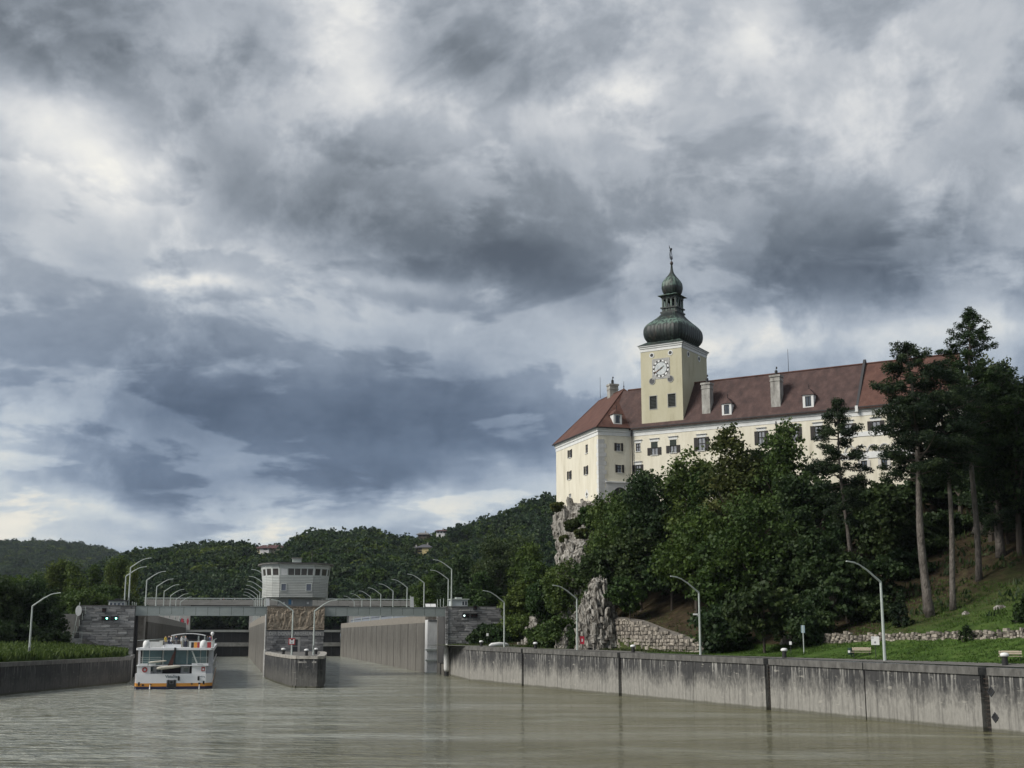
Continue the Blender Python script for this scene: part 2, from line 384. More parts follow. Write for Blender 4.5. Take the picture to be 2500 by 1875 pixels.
def QP(u, q):
    """point at photo column u, q metres inland of the right quay edge"""
    a = (u - 1250) * cP / F; o = QW.o + QW.ey * q
    w = (a * o[1] - o[0]) / (QW.ex[0] - a * QW.ex[1]); p = o + QW.ex * w
    return float(p[0]), float(p[1]), bank_z(w, q)

# ------------------------------------------------------------------ ground, water, banks, hills
def grid_mesh(name, pts, m, masks=None, smooth=True):
    nu, nv = len(pts), len(pts[0]); me = bpy.data.meshes.new(name)
    me.from_pydata([p for r in pts for p in r], [], [(i * nv + j, (i + 1) * nv + j, (i + 1) * nv + j + 1, i * nv + j + 1) for i in range(nu - 1) for j in range(nv - 1)])
    bm = bmesh.new(); bm.from_mesh(me); bmesh.ops.recalc_face_normals(bm, faces=bm.faces)
    if sum(f.normal.z for f in bm.faces) < 0: bmesh.ops.reverse_faces(bm, faces=bm.faces)
    bm.to_mesh(me); bm.free()
    if masks is not None:
        at = me.attributes.new('tint', 'FLOAT', 'POINT'); at.data.foreach_set('value', np.array(masks, np.float32).reshape(-1))
    me.polygons.foreach_set('use_smooth', [smooth] * len(me.polygons)); me.materials.append(m)
    o = bpy.data.objects.new(name, me); col.objects.link(o); o['kind'] = 'structure'; return o

def ground_mat(name, grass, dirt, scale=.6):
    m = bpy.data.materials.new(name); m.use_nodes = True; nt = m.node_tree; N = nt.nodes.new; Lk = nt.links.new; b = nt.nodes['Principled BSDF']
    b.inputs['Roughness'].default_value = .95; b.inputs['Specular IOR Level'].default_value = .1
    tc = N('ShaderNodeNewGeometry'); at = N('ShaderNodeAttribute'); at.attribute_name = 'tint'
    def nz(s, d=6):
        n = N('ShaderNodeTexNoise'); Lk(tc.outputs['Position'], n.inputs['Vector']); n.inputs['Scale'].default_value = s; n.inputs['Detail'].default_value = d; n.inputs['Roughness'].default_value = .65; return n.outputs[0]
    def rp(f, s):
        r = N('ShaderNodeValToRGB'); Lk(f, r.inputs[0]); e = r.color_ramp.elements
        e[0].position = s[0][0]; e[0].color = (*s[0][1], 1); e[1].position = s[-1][0]; e[1].color = (*s[-1][1], 1)
        for p, c in s[1:-1]: e.new(p).color = (*c, 1)
        return r.outputs[0]
    g = rp(nz(scale), grass); d = rp(nz(scale * 1.7), dirt)
    ad = N('ShaderNodeMath'); ad.operation = 'MULTIPLY_ADD'; Lk(nz(.9), ad.inputs[0]); ad.inputs[1].default_value = 1.2; ad.inputs[2].default_value = -.6
    a2 = N('ShaderNodeMath'); a2.operation = 'ADD'; a2.use_clamp = True; Lk(ad.outputs[0], a2.inputs[0]); Lk(at.outputs['Fac'], a2.inputs[1])
    mx = N('ShaderNodeMix'); mx.data_type = 'RGBA'; Lk(a2.outputs[0], mx.inputs[0]); Lk(g, mx.inputs[6]); Lk(d, mx.inputs[7]); Lk(mx.outputs[2], b.inputs['Base Color'])
    bp = N('ShaderNodeBump'); bp.inputs['Strength'].default_value = .8; bp.inputs['Distance'].default_value = .25; Lk(nz(3.0, 8), bp.inputs['Height']); Lk(bp.outputs[0], b.inputs['Normal'])
    return m
GRASS = [(.32, (.028, .055, .011)), (.5, (.055, .102, .020)), (.68, (.09, .138, .034))]
DIRT = [(.3, (.020, .015, .010)), (.5, (.044, .033, .020)), (.7, (.078, .058, .036))]
bank_m = ground_mat('bank_ground', GRASS, DIRT)
rnd = random.Random(5)
me0 = MB().quad((-9000, -2000, -4), (9000, -2000, -4), (9000, 16000, -4), (-9000, 16000, -4)).build('ground', M('far_ground', (.05, .055, .035), rough=1)); me0['kind'] = 'structure'

def water_mat():
    m = bpy.data.materials.new('river_water'); m.use_nodes = True; nt = m.node_tree; N = nt.nodes.new; Lk = nt.links.new; b = nt.nodes['Principled BSDF']
    b.inputs['Roughness'].default_value = .12; b.inputs['IOR'].default_value = 1.42; b.inputs['Specular IOR Level'].default_value = .5
    g = N('ShaderNodeNewGeometry'); P = g.outputs['Position']
    def nz(sc_, s, d, off=0.0, r=.55, di=0.0):
        mp = N('ShaderNodeMapping'); mp.inputs['Scale'].default_value = sc_; mp.inputs['Location'].default_value = (off, off, 0); mp.inputs['Rotation'].default_value = (0, 0, .12); Lk(P, mp.inputs[0])
        n = N('ShaderNodeTexNoise'); Lk(mp.outputs[0], n.inputs['Vector']); n.inputs['Scale'].default_value = s; n.inputs['Detail'].default_value = d; n.inputs['Roughness'].default_value = r; n.inputs['Distortion'].default_value = di
        return n.outputs[0]
    def mth(op, a, bb=None, cc=None, clamp=False):
        n = N('ShaderNodeMath'); n.operation = op; n.use_clamp = clamp
        for i, x in enumerate((a, bb, cc)):
            if x is None: continue
            if isinstance(x, (int, float)): n.inputs[i].default_value = x
            else: Lk(x, n.inputs[i])
        return n.outputs[0]
    silt = nz((.02, .03, 1), 1.0, 5, 3.0)
    r = N('ShaderNodeValToRGB'); Lk(silt, r.inputs[0]); e = r.color_ramp.elements
    e[0].position = .3; e[0].color = (.108, .102, .054, 1); e[1].position = .7; e[1].color = (.14, .133, .076, 1); Lk(r.outputs[0], b.inputs['Base Color'])
    # ripples: short chop, longer swells, and calm or ruffled patches drifting over both
    patch = nz((.018, .05, 1), 1.0, 4, 9.0, .6, .4)
    sp = N('ShaderNodeSeparateXYZ'); Lk(P, sp.inputs[0])
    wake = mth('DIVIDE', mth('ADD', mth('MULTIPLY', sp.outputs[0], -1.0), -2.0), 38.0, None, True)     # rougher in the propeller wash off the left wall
    amp = mth('ADD', mth('MULTIPLY', mth('SUBTRACT', patch, .36), 3.2, None, True), mth('MULTIPLY', wake, .8))
    amp = mth('ADD', amp, .22)
    chop = nz((1.0, 1.5, 1), .75, 4, 0.0, .6, .3); swell = nz((.35, .75, 1), .42, 3, 5.0, .5)
    mid = nz((.10, .26, 1), 1.0, 5, 21.0, .62, .5); mid2 = nz((.24, .6, 1), 1.0, 5, 33.0, .6, .4)
    hgt = mth('ADD', mth('MULTIPLY', mth('MULTIPLY', chop, amp), .34), mth('MULTIPLY', swell, .25))
    hgt = mth('ADD', hgt, mth('MULTIPLY', mth('ADD', mth('MULTIPLY', mid, .7), mth('MULTIPLY', mid2, .7)), amp))
    rr_ = N('ShaderNodeMapRange'); Lk(amp, rr_.inputs[0]); rr_.inputs[2].default_value = 1.6; rr_.inputs[3].default_value = .05; rr_.inputs[4].default_value = .16; Lk(rr_.outputs[0], b.inputs['Roughness'])
    # pale streaks put into the colour: bright sky reflection, partly churned propeller wash
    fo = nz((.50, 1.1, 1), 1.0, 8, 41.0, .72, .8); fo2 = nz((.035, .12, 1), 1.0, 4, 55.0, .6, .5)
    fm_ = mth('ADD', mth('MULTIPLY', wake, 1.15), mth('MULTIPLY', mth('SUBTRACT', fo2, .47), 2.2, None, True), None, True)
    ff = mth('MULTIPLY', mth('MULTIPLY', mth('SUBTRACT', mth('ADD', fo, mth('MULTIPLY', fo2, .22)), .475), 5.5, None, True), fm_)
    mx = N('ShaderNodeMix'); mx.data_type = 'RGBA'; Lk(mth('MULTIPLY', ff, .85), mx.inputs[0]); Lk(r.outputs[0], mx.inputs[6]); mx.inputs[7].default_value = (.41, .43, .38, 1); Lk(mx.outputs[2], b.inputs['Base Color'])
    bp = N('ShaderNodeBump'); bp.inputs['Strength'].default_value = 1.0; bp.inputs['Distance'].default_value = 1.6; Lk(hgt, bp.inputs['Height']); Lk(bp.outputs[0], b.inputs['Normal'])
    return m
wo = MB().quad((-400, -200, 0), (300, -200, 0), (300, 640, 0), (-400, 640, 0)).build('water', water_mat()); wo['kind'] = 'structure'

def jit(x, y, a=.25, s=.18): return mnoise.noise(Vector((x * s, y * s, 0))) * a
# right bank
ws = [-29 + i * 2.2 for i in range(110)]; qs = [.7, 1.6, 2.2, 3, 4.5, 6, 7.2, 8.05, 8.6, 9.3, 10.5, 12, 14, 16, 18, 20, 22, 25, 28, 32, 36, 40, 46, 52, 60, 72, 90, 120, 160, 220]
pts, mk = [], []
for w in ws:
    row, mr_ = [], []
    for q in qs:
        x, y, _ = QW.p(w, q); z = bank_z(w, q) + (jit(x, y) if q > 2.5 and not (30 < w < 70 and q < 9) else -.02)
        row.append((x, y, z))
        lawn = 1 if (w > 62 and q < 9.2) else 0
        open_ = np.clip((w - 92) / 18, 0, 1) * np.clip((60 - q) / 40, .35, 1)
        mr_.append(0.0 if lawn else 1 - .85 * open_ if q > 9 else .55)
    pts.append(row); mk.append(mr_)
ro = grid_mesh('river_bank', pts, bank_m, mk)
# paved strip along the quay edge
pave = M('quay_paving', [(.3, (.09, .085, .078)), (.7, (.15, .145, .135))], noise=1.5, bump=.3)
pp = [[QW.p(w, q)[:2] + (bank_z(w, q) + .02,) for q in (.7, 1.6, 2.6 if w > 60 else 5.2)] for w in [-27 + 4 * i for i in range(60)]]
grid_mesh('promenade', pp, pave)
# upland behind the right lock head
pts = [[LK.p(s, t)[:2] + (upland_z(s, t) + jit(s, t, .5, .05),) for s in (40.5, 44, 50, 58, 70, 85, 100, 130, 170, 230, 300)] for t in np.linspace(4, 300, 30)]
grid_mesh('upland', pts, bank_m, [[.7] * 11] * 30)
# left bank
LQ = [(-75, 60), (-66.3, 171), (-62.9, 216), (-69.9, 243.2)]
def lq_x(y): return float(np.interp(y, [p[1] for p in LQ], [p[0] for p in LQ]))
pts = []
for y in np.linspace(60, 243, 40):
    pts.append([(lq_x(y) - d, y, 4.17 + min(1.5, max(0, d - 1) * .12) + jit(d, y, .12)) for d in (.7, 1.5, 3, 6, 10, 15, 25, 50, 120, 300)])
grid_mesh('grass_bank', pts, bank_m, [[.2] * 10] * 40)
pts = [[(x, y, 5.7) for x in (-400, -200, -120, LK.p(-46, y - 250)[0])] for y in (240, 300, 400, 520, 700)]
grid_mesh('flood_plain', pts, bank_m, [[.3] * 4] * 5)

# hills
RIDGE = [(-400, 1480), (0, 1465), (150, 1415), (250, 1380), (330, 1353), (400, 1340), (480, 1333), (560, 1328), (610, 1336), (700, 1338), (720, 1312), (780, 1300), (900, 1300), (960, 1312), (1000, 1314), (1060, 1310), (1110, 1292), (1150, 1284), (1250, 1246), (1360, 1212), (1500, 1160), (1700, 1120), (2000, 1150), (2500, 1250)]
def ridge_y(a): return float(np.interp(a, [-.5, -.05, .04, .4], [960, 930, 820, 700]))
HILL_Y0 = 545.0
def ridge_z(a):
    u = 1250 + a * F / cP; v = float(np.interp(u, [r[0] for r in RIDGE], [r[1] for r in RIDGE])); Y = ridge_y(a)
    return ZV(v, Y) - 9.0
def hill_z(a, y):
    Y = ridge_y(a); zr = ridge_z(a); t = (y - HILL_Y0) / (Y - HILL_Y0)
    if t < 0: return 9.0
    if t < 1: return 9 + (zr - 9) * (t ** .85)
    return zr - (t - 1) * 30
hill_m = ground_mat('hill_ground', [(.3, (.015, .025, .01)), (.7, (.03, .045, .018))], DIRT)
meadow_m = ground_mat('meadow_ground', [(.3, (.11, .12, .045)), (.7, (.17, .165, .075))], DIRT)
A_ = np.linspace(-.47, .44, 130)
grid_mesh('hill', [[(a * y, y, hill_z(a, y)) for y in (HILL_Y0 - 30, HILL_Y0, 570, 600, 640, 680, 720, 760, 800, 840, 880, 920, 960, 1000, 1060, 1150)] for a in A_], hill_m, [[.3] * 16] * 130)
FAR = [(-500, 1360), (-200, 1330), (0, 1322), (100, 1320), (170, 1326), (230, 1338), (290, 1354), (330, 1364), (450, 1400), (600, 1440), (800, 1500)]
def far_z(a, y):
    u = 1250 + a * F / cP; v = float(np.interp(u, [r[0] for r in FAR], [r[1] for r in FAR])); zr = ZV(v, 2300) - 10
    t = (y - 1250) / 1050
    return 9 + (zr - 9) * max(0, t) ** .8 if t < 1 else zr - (t - 1) * 60
grid_mesh('distant_hill', [[(a * y, y, far_z(a, y)) for y in np.linspace(1250, 2700, 24)] for a in np.linspace(-.6, -.1, 60)], hill_m, [[.3] * 24] * 60)

# ------------------------------------------------------------------ shared stone block
def block_mesh(name, m, bev=.12, seed=0):
    r = random.Random(seed); vs_ = []
    for z, k in ((0, 1.0), (.80, 1.0), (1.0, 1 - bev)):
        for (x, y) in ((-.5, -.5), (.5, -.5), (.5, .5), (-.5, .5)):
            vs_.append((x * k + (r.uniform(-.03, .03) if z else 0), -z + (r.uniform(-.12, .05) if z == 1 else 0), y * k + (r.uniform(-.04, .04) if z else 0)))
    fs = [(0, 1, 5, 4), (1, 2, 6, 5), (2, 3, 7, 6), (3, 0, 4, 7), (4, 5, 9, 8), (5, 6, 10, 9), (6, 7, 11, 10), (7, 4, 8, 11), (8, 9, 10, 11)]
    me = bpy.data.meshes.new(name); me.from_pydata(vs_, [], fs); me.materials.append(m)
    bm = bmesh.new(); bm.from_mesh(me); bmesh.ops.recalc_face_normals(bm, faces=bm.faces); bm.to_mesh(me); bm.free(); me.flip_normals() if False else None
    return me
def root_loc(o):
    while o.parent is not None: o = o.parent
    return np.array(o.location)
def put_block(me, name, parent, fr, x, z, w, h, y=0.0, d=.1):
    o = bpy.data.objects.new(name, me); col.objects.link(o); o.parent = parent
    o.location = np.array(fr.p(x, y, z)) - root_loc(parent); o.rotation_euler = (0, 0, fr.ang()); o.scale = (w, d, h); return o
ashlar = M('ashlar_stone', [(.3, (.14, .142, .146)), (.55, (.23, .23, .232)), (.75, (.34, .335, .32))], scale=(1, 1, 3), noise=1.2, bump=.4, rand=.42)
ashlar_l = M('ashlar_pale', [(.3, (.22, .22, .218)), (.7, (.38, .375, .36))], scale=(1, 1, 3), noise=1.2, bump=.4, rand=.25)
ashlar_me = [block_mesh('stone', ashlar, .05, s) for s in range(4)] * 4 + [block_mesh('stone', ashlar_l, .05, 9)]
joint_m = M('mortar_joint', [(.3, (.045, .045, .046)), (.7, (.08, .078, .075))], noise=2)
def courses(parent, fr, x0, x1, z0, z1, hs, ls, seed, skip=None, me=ashlar_me, d=.12, gap=.03, name='stone', y=0.0):
    r = random.Random(seed); z = z0; n = 0
    while z < z1 - .08:
        h = min(r.uniform(*hs), z1 - z)
        if z1 - z - h < hs[0] * .6: h = z1 - z
        x = x0
        while x < x1 - .05:
            l = min(r.uniform(*ls), x1 - x)
            if x1 - x - l < ls[0] * .5: l = x1 - x
            cx, cz = x + l / 2, z + h / 2
            if not (skip and skip(cx, cz, l, h)):
                put_block(r.choice(me), name, parent, fr, cx, cz, l - gap, h - gap, y, d * r.uniform(.7, 1.5)); n += 1
            x += l
        z += h
    return n

# ------------------------------------------------------------------ right quay wall
quay_c = concrete_mat('quay_concrete', 5.4, 5.4, (.055, .055, .056), (.27, .262, .24), 1.0, .42, .95)
cope_c = M('coping_concrete', [(.3, (.06, .058, .055)), (.55, (.12, .117, .11)), (.8, (.2, .195, .185))], scale=(1, 1, .5), noise=1.3, bump=.4)
qroot = thing('quay_wall', QW.p(60, 0, 0), 'long weathered grey concrete quay wall with white lime streaks along the right bank', 'wall')
QPL = [(-11.9, 253.0), (-7.35, 226.0), (14.0, 169.5), (40.0, 104.0), (81, 0), (100, -50)]
def qline(u):      # point of the quay face seen at column u
    a = (u - 1250) * cP / F
    for p0, p1 in zip(QPL, QPL[1:]):
        d = (p1[0] - p0[0], p1[1] - p0[1]); den = d[0] - a * d[1]; t = (a * p0[1] - p0[0]) / den
        if -1e-6 <= t <= 1.000001: return np.array([p0[0] + d[0] * t, p0[1] + d[1] * t])
JU = [(1147, .18), (1276, .9), (1393, .12), (1512, .95), (1690, .1), (1870, .95), (2105, .18), (2395, 1.0)]
cuts = [(np.array(QPL[0]), 0)] + [(qline(u), w) for u, w in JU] + [(np.array((61.0, 51.0)), .2), (np.array((81.0, 0.0)), .2), (np.array((100.0, -50.0)), 0)]
def top_at(p): return quay_top(to_q(*p)[0])
for (a, wa), (b, wb) in zip(cuts, cuts[1:]):
    d = (b - a) / np.linalg.norm(b - a); n = np.array([-d[1], d[0]])      # inland
    ln = np.linalg.norm(b - a)
    # keep the bends of the line: sample it
    loop = []
    ks = [wa / 2] + [t for t in (np.array([np.linalg.norm(np.array(q) - a) for q in QPL[1:2] if a[1] > q[1] > b[1]]).tolist())] + [ln - wb / 2]
    P = [a + d * k if i in (0, len(ks) - 1) else np.array(QPL[1]) for i, k in enumerate(ks)]
    f0 = [(*p, -1.5) for p in P]; b0 = [(*(p + n * .9), -1.5) for p in P[::-1]]
    t0 = [(*p, top_at(p) - .62) for p in P]; tb = [(*(p + n * .9), top_at(p) - .62) for p in P[::-1]]
    MB().hexa(f0 + b0, t0 + tb).build('wall_panel', quay_c, qroot)
    f0 = [(*(p - n * .14), top_at(p) - .618) for p in P]; b0 = [(*(p + n * .75), top_at(p) - .618) for p in P[::-1]]
    t0 = [(*(p - n * .14), top_at(p)) for p in P]; tb = [(*(p + n * .75), top_at(p) + .01) for p in P[::-1]]
    MB().hexa(f0 + b0, t0 + tb).build('coping_block', cope_c, qroot)
slot_m = M('wall_slot', [(.3, (.02, .019, .018)), (.7, (.045, .042, .038))], noise=2)
for (p, w) in cuts[1:-1]:
    d = QW.ex; n = QW.ey; k = w / 2 + .05; zt = top_at(p)
    MB().hexa([(*(p - d * k + n * .55), -1.5), (*(p + d * k + n * .55), -1.5), (*(p + d * k + n * .8), -1.5), (*(p - d * k + n * .8), -1.5)],
              [(*(p - d * k + n * .55), zt - .63), (*(p + d * k + n * .55), zt - .63), (*(p + d * k + n * .8), zt - .63), (*(p - d * k + n * .8), zt - .63)]).build('joint_back', slot_m, qroot)
    if w > .5:           # rungs of the ladder in the wide slots
        lb = MB()
        fr = Fr(p + n * .3, d)
        for zz in np.arange(.3, zt - .7, .35): lb.box(fr, -w * .4, w * .4, -.03, .03, zz, zz + .05)
        lb.build('ladder', M('rusty_steel', [(.3, (.03, .024, .02)), (.7, (.07, .05, .04))], noise=4), qroot)
for (u, v0, v1) in ((2410, 1678, 1698), (2416, 1740, 1761)):          # mooring recesses beside the last slot
    p = qline(u); fr = Fr(p, QW.ex); z0, z1 = (fr.xz(u, v)[1] for v in (v1, v0))
    MB().ring(fr, 0, (z0 + z1) / 2, .28, .42, -.05, .02, 4).build('recess_frame', dark_metal, qroot)
    MB().box(fr, -.27, .27, -.012, .02, z0 + .1, z1 - .1).build('mooring_recess', black, qroot)
# white fender pile at the lock end of the quay
fp = np.array(QPL[0]) + np.array([-.6, -1.5])
fo = thing('mooring_post', (*fp, 0), 'tall white fender post with black foot at the lock end of the quay', 'post')
MB().lathe((*fp, -1.5), [(.42, 0), (.42, 2.3)], 14).build('foot', black, fo)
MB().lathe((*fp, .8), [(.3, 0), (.52, .5), (.55, 3.2), (.4, 4.6), (.15, 5.2)], 14).build('shaft', white, fo, smooth=True)

# ------------------------------------------------------------------ left quay wall
lq_c = concrete_mat('left_quay_concrete', 4.15, 4.15, (.040, .041, .042), (.085, .083, .078), 1.0, .5, .35)
lroot = thing('quay_wall', (-64, 190, 0), 'dark grimy concrete quay wall below the grassy bank with the single lamp', 'wall')
LC = [np.array(p, float) for p in ((-75, 60), (-70.5, 116), (-66.3, 171))]
_a = (203 - 1250) * cP / F
lcuts = LC + [np.array((-64.4, 196.0)), np.array((-62.9, 216.0)), np.array((-66.4, 230.0)), np.array((-69.9, 243.2))]
for a, b in zip(lcuts, lcuts[1:]):
    d = (b - a) / np.linalg.norm(b - a); n = np.array([-d[1], d[0]])   # inland = left
    for nm, z0, z1, off, mm, g in (('wall_panel', -1.5, 3.6, 0, lq_c, .07), ('coping_block', 3.605, 4.17, .12, cope_c, .01)):
        A, B = a + d * g, b - d * g
        lo = [(*(A - n * off), z0), (*(B - n * off), z0), (*(B + n * .9), z0), (*(A + n * .9), z0)]
        MB().hexa(lo, [(x, y, z1) for x, y, _ in lo]).build(nm, mm, lroot)
    lo = [(*(b - d * .3 + n * .3), -1.5), (*(b + d * .3 + n * .3), -1.5), (*(b + d * .3 + n * .6), -1.5), (*(b - d * .3 + n * .6), -1.5)]
    MB().hexa(lo, [(x, y, 3.6) for x, y, _ in lo]).build('joint_back', slot_m, lroot)
p = np.array((-66.0, 228.0)); lp = thing('mooring_post', (*p, 0), 'pale post standing against the dark wall beside the cruise ship', 'post')
MB().lathe((*p, -1), [(.22, 0), (.22, 5.1), (.1, 5.3)], 10).build('shaft', M('pale_concrete', [(.3, (.33, .33, .32)), (.7, (.5, .5, .48))], noise=2), lp)
# ------------------------------------------------------------------ lock heads of coursed stone
def lock_head(label, x0, x1, y1, z0, z1, seed, chin=None):
    t = thing('stone_gatehouse', LK.p((x0 + x1) / 2, 0, z0), label, 'lock building')
    MB().box(LK, x0 + .05, x1 - .05, .05, y1, z0 - 3, z1 - .15).build('core', joint_m, t)
    MB().box(LK, x0 - .12, x1 + .12, -.14, y1 + .1, z1 - .148, z1).build('coping', cope_c, t)
    courses(t, LK, x0, x1, z0, z1 - .15, (.32, .52), (.9, 2.3), seed, y=.05)
    side = Fr(LK.p(x1, 0), LK.ey)
    return t
lh = lock_head('dark stone lock head with outside stair and two lit green signals', -44.6, -34.9, 12, 4.2, 13.1, 1)
rh = lock_head('dark stone lock head beside the trees with white chalky streaks', 23.9, 40.0, 12, 5.2, 13.2, 2)
# lighter edge stones of the right head
for k in range(15): put_block(ashlar_me[k % 4], 'stone', rh, LK, 23.75, 5.6 + k * .5, .55, .46, .0, .25)
lime_m = M('lime_crust', [(.35, (.3, .29, .27)), (.7, (.5, .49, .46))], noise=3)
# stair of the left head: landing block, sloping parapet, upper flight with rails
sx = [LK.xz(u, 1560, -1.2)[0] for u in (176, 196, 272, 205)]
st = MB(); st.box(LK, sx[0], sx[1] + .4, -1.6, 2.5, 3.5, 7.1)
st.build('stair_landing', ashlar, lh)
fl = MB()
for (y0, y1, k) in ((-1.6, -1.3, 1.0), (-1.28, -.02, .35)):
    fl.hexa([LK.p(sx[1] + .4, y0, 3.5), LK.p(sx[2] + 1.2, y0, 3.5), LK.p(sx[2] + 1.2, y1, 3.5), LK.p(sx[1] + .4, y1, 3.5)],
            [LK.p(sx[1] + .4, y0, 7.1 + .1 - (1 - k)), LK.p(sx[2] + 1.2, y0, 4.5), LK.p(sx[2] + 1.2, y1, 4.5), LK.p(sx[1] + .4, y1, 7.1 + .1 - (1 - k))])
fl.build('stair_parapet', M('parapet_stone', [(.3, (.05, .05, .05)), (.7, (.13, .125, .12))], noise=2, bump=.4), lh)
steps = MB()
for k in range(14):
    xx = sx[0] + .2 + k * .14; steps.box(LK, xx, -44.65, -.2, 2.2, 7.1 + k * .36, 7.1 + (k + 1) * .36 - .02)
steps.build('upper_stair', joint_m, lh)
rl = MB()
rl.tube([LK.p(sx[0] + .1, -.25, 8.1), LK.p(-44.7, -.25, 13.6)], .06, 6)
for k in range(5): rl.tube([LK.p(sx[0] + .1 + k * .45, -.25, 7.1 + k * 1.1), LK.p(sx[0] + .1 + k * .45, -.25, 8.1 + k * 1.17)], .05, 6)
rl.tube([LK.p(sx[0] + .05, -1.5, 7.1), LK.p(sx[0] + .05, -1.5, 8.2), LK.p(sx[1] + .3, -1.5, 8.2), LK.p(sx[1] + .3, -1.5, 7.1)], .05, 6)
rl.build('stair_railing', lamp_grey, lh)
dp = LK.p(sx[0] + 2.2, -.6, 12.6)
dish = thing('satellite_dish', dp, 'white oval dish at the top of the stone stair', 'dish')
db = MB()
u0, z0 = LK.xz(192, 1491, -.6); db.disc(LK, u0, z0, .55, -.75, -.62, 20, .95); db.build('reflector', white, dish)
db = MB(); db.tube([LK.p(u0, -.6, z0), LK.p(u0 + .4, .2, z0 - .9)], .06); db.build('bracket', lamp_grey, dish)

# ------------------------------------------------------------------ chamber walls, platforms
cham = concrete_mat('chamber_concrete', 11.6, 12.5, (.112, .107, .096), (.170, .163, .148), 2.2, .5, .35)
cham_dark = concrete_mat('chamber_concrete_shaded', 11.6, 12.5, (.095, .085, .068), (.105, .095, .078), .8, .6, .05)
cap_m = M('wall_cap', [(.3, (.17, .155, .13)), (.7, (.26, .24, .21))], noise=1.5)
def chamber_wall(label, x0, x1, t0, t1, n, m, seed, step=None):
    t = thing('chamber_wall', LK.p((x0 + x1) / 2, t0, 0), label, 'lock wall')
    e = np.linspace(t0, t1, n + 1)
    fx0, fx1 = x0, x1
    for a, b in zip(e, e[1:]):
        MB().box(LK, x0, x1, a + .3, b - .3, -1.5, 10.2).build('wall_panel', m, t)
        MB().box(LK, x0 + .02, x1 - .02, a + .02, b - .02, 10.203, 11.8).build('cap_panel', cap_m, t)
    s = .8
    MB().box(LK, x0 + s, x1 - s, t0 + .1, t1 - .1, -1.5, 10.19).build('joint_back', slot_m, t)
    return t
cw_r = chamber_wall('tall jointed concrete wall of the open lock chamber beside the stone head', 22.3, 24.6, 19, 232, 16, cham, 1)
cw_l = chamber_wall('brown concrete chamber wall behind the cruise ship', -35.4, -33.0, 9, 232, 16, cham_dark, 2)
cw_m = chamber_wall('concrete flank of the middle pier running back to the dark gate', -10.7, -8.3, 3, 232, 16, cham, 3)
plat_m = M('platform_concrete', [(.3, (.16, .155, .145)), (.7, (.24, .235, .225))], noise=1)
for nm, a, b, t0 in (('lock_platform', -60, -35.45, 12.2), ('lock_platform', 24.65, 41, 12.2), ('lock_platform', -8.25, -.3, 14.0)):
    o = MB().box(LK, a, b, t0, 262, -1, 11.65).build(nm, plat_m); o['kind'] = 'structure'
# recesses at the heads (columns, slots)
gs = thing('gate_recess', LK.p(24, 6, 0), 'ribbed concrete gate recess between stone head and white shield', 'lock recess')
for k, (a, b, x, mm) in enumerate(((.3, 3.2, 24.15, cap_m), (3.25, 5.2, 24.9, slot_m), (5.25, 8.2, 24.1, cap_m), (8.25, 9.4, 24.8, slot_m), (9.45, 13.4, 24.0, cham))):
    MB().box(LK, x, 26, a, b, -1.5, 11.2).build('column' if mm is not slot_m else 'slot', mm, gs)
gs2 = thing('gate_recess', LK.p(-34, 4, 0), 'dark gate recess with pale column beside the cruise ship', 'lock recess')
for k, (a, b, x, mm) in enumerate(((.2, 2.6, -34.9, slot_m), (2.65, 4.2, -34.5, black), (4.25, 8.9, -33.4, cap_m))):
    MB().box(LK, -36.5, x, a, b, -1.5, 11.2).build('column' if mm is cap_m else 'slot', mm, gs2)
# white gate shield
shx0, shx1 = LK.xz(1043.5, 1570, 15)[0], LK.xz(1066, 1570, 15)[0]
sh = thing('gate_shield', LK.p((shx0 + shx1) / 2, 15, 0), 'tall white steel shield with two ledges in the open chamber', 'lock shield')
shz = [LK.xz(1055, v, 15)[1] for v in (1642, 1613, 1587, 1513, 1502)]
MB().box(LK, shx0, shx1, 15, 18.6, shz[0], shz[3]).build('plate', M('shield_paint', [(.3, (.5, .51, .51)), (.6, (.68, .69, .69))], scale=(1, 1, .25), noise=1.2), sh)
for z in shz[1:3] + [shz[0] - .15]: MB().box(LK, shx0 - .35, shx1 + .1, 14.7, 15.4, z - .12, z + .22).build('ledge', lamp_grey, sh)
fl = MB()
for k in range(6): fl.box(LK, shx0 + .2 + k * .3, shx0 + .27 + k * .3, 14.9, 15.0, shz[3] - .3, shz[4] + .3)
for k in range(3): fl.box(LK, shx0 + .1, shx1, 14.88, 14.95, shz[3] - .3 + k * .6, shz[3] - .2 + k * .6)
fl.build('cage', black, sh)
MB().box(LK, shx1 + .02, shx1 + .25, 15, 15.3, shz[0], shz[4] + .8).build('edge_post', white, sh)

# far gates of the two chambers
def gate(label, x0, x1, seed):
    t = thing('lock_gate', LK.p((x0 + x1) / 2, 233, 0), label, 'lock gate')
    MB().box(LK, x0, x1, 233, 234, -1, 3.6).build('lower_leaf', black, t)
    MB().box(LK, x0, x1, 232.4, 234, 3.6, 5.0).build('ledge', M('gate_ledge', [(.3, (.16, .16, .15)), (.7, (.3, .3, .28))], noise=.8), t)
    MB().box(LK, x0, x1, 234.5, 235.2, 5.0, 8.7).build('upper_leaf', black, t)
    for k in range(int((x1 - x0) / 3)):
        MB().box(LK, x0 + 1 + k * 3, x0 + 1.25 + k * 3, 234.2, 234.49, 5.0, 8.7).build('rib', dark_metal, t)
        MB().box(LK, x0 + 1 + k * 3, x0 + 1.25 + k * 3, 232.7, 232.99, -1, 3.59).build('rib', dark_metal, t)
    MB().box(LK, x0, x1, 233.8, 236, 8.7, 9.5).build('top_beam', M('gate_beam', [(.3, (.24, .25, .23)), (.7, (.32, .33, .31))], noise=1), t)
gate('dark steel lock gate ahead of the cruise ship', -33, -10.7, 1)
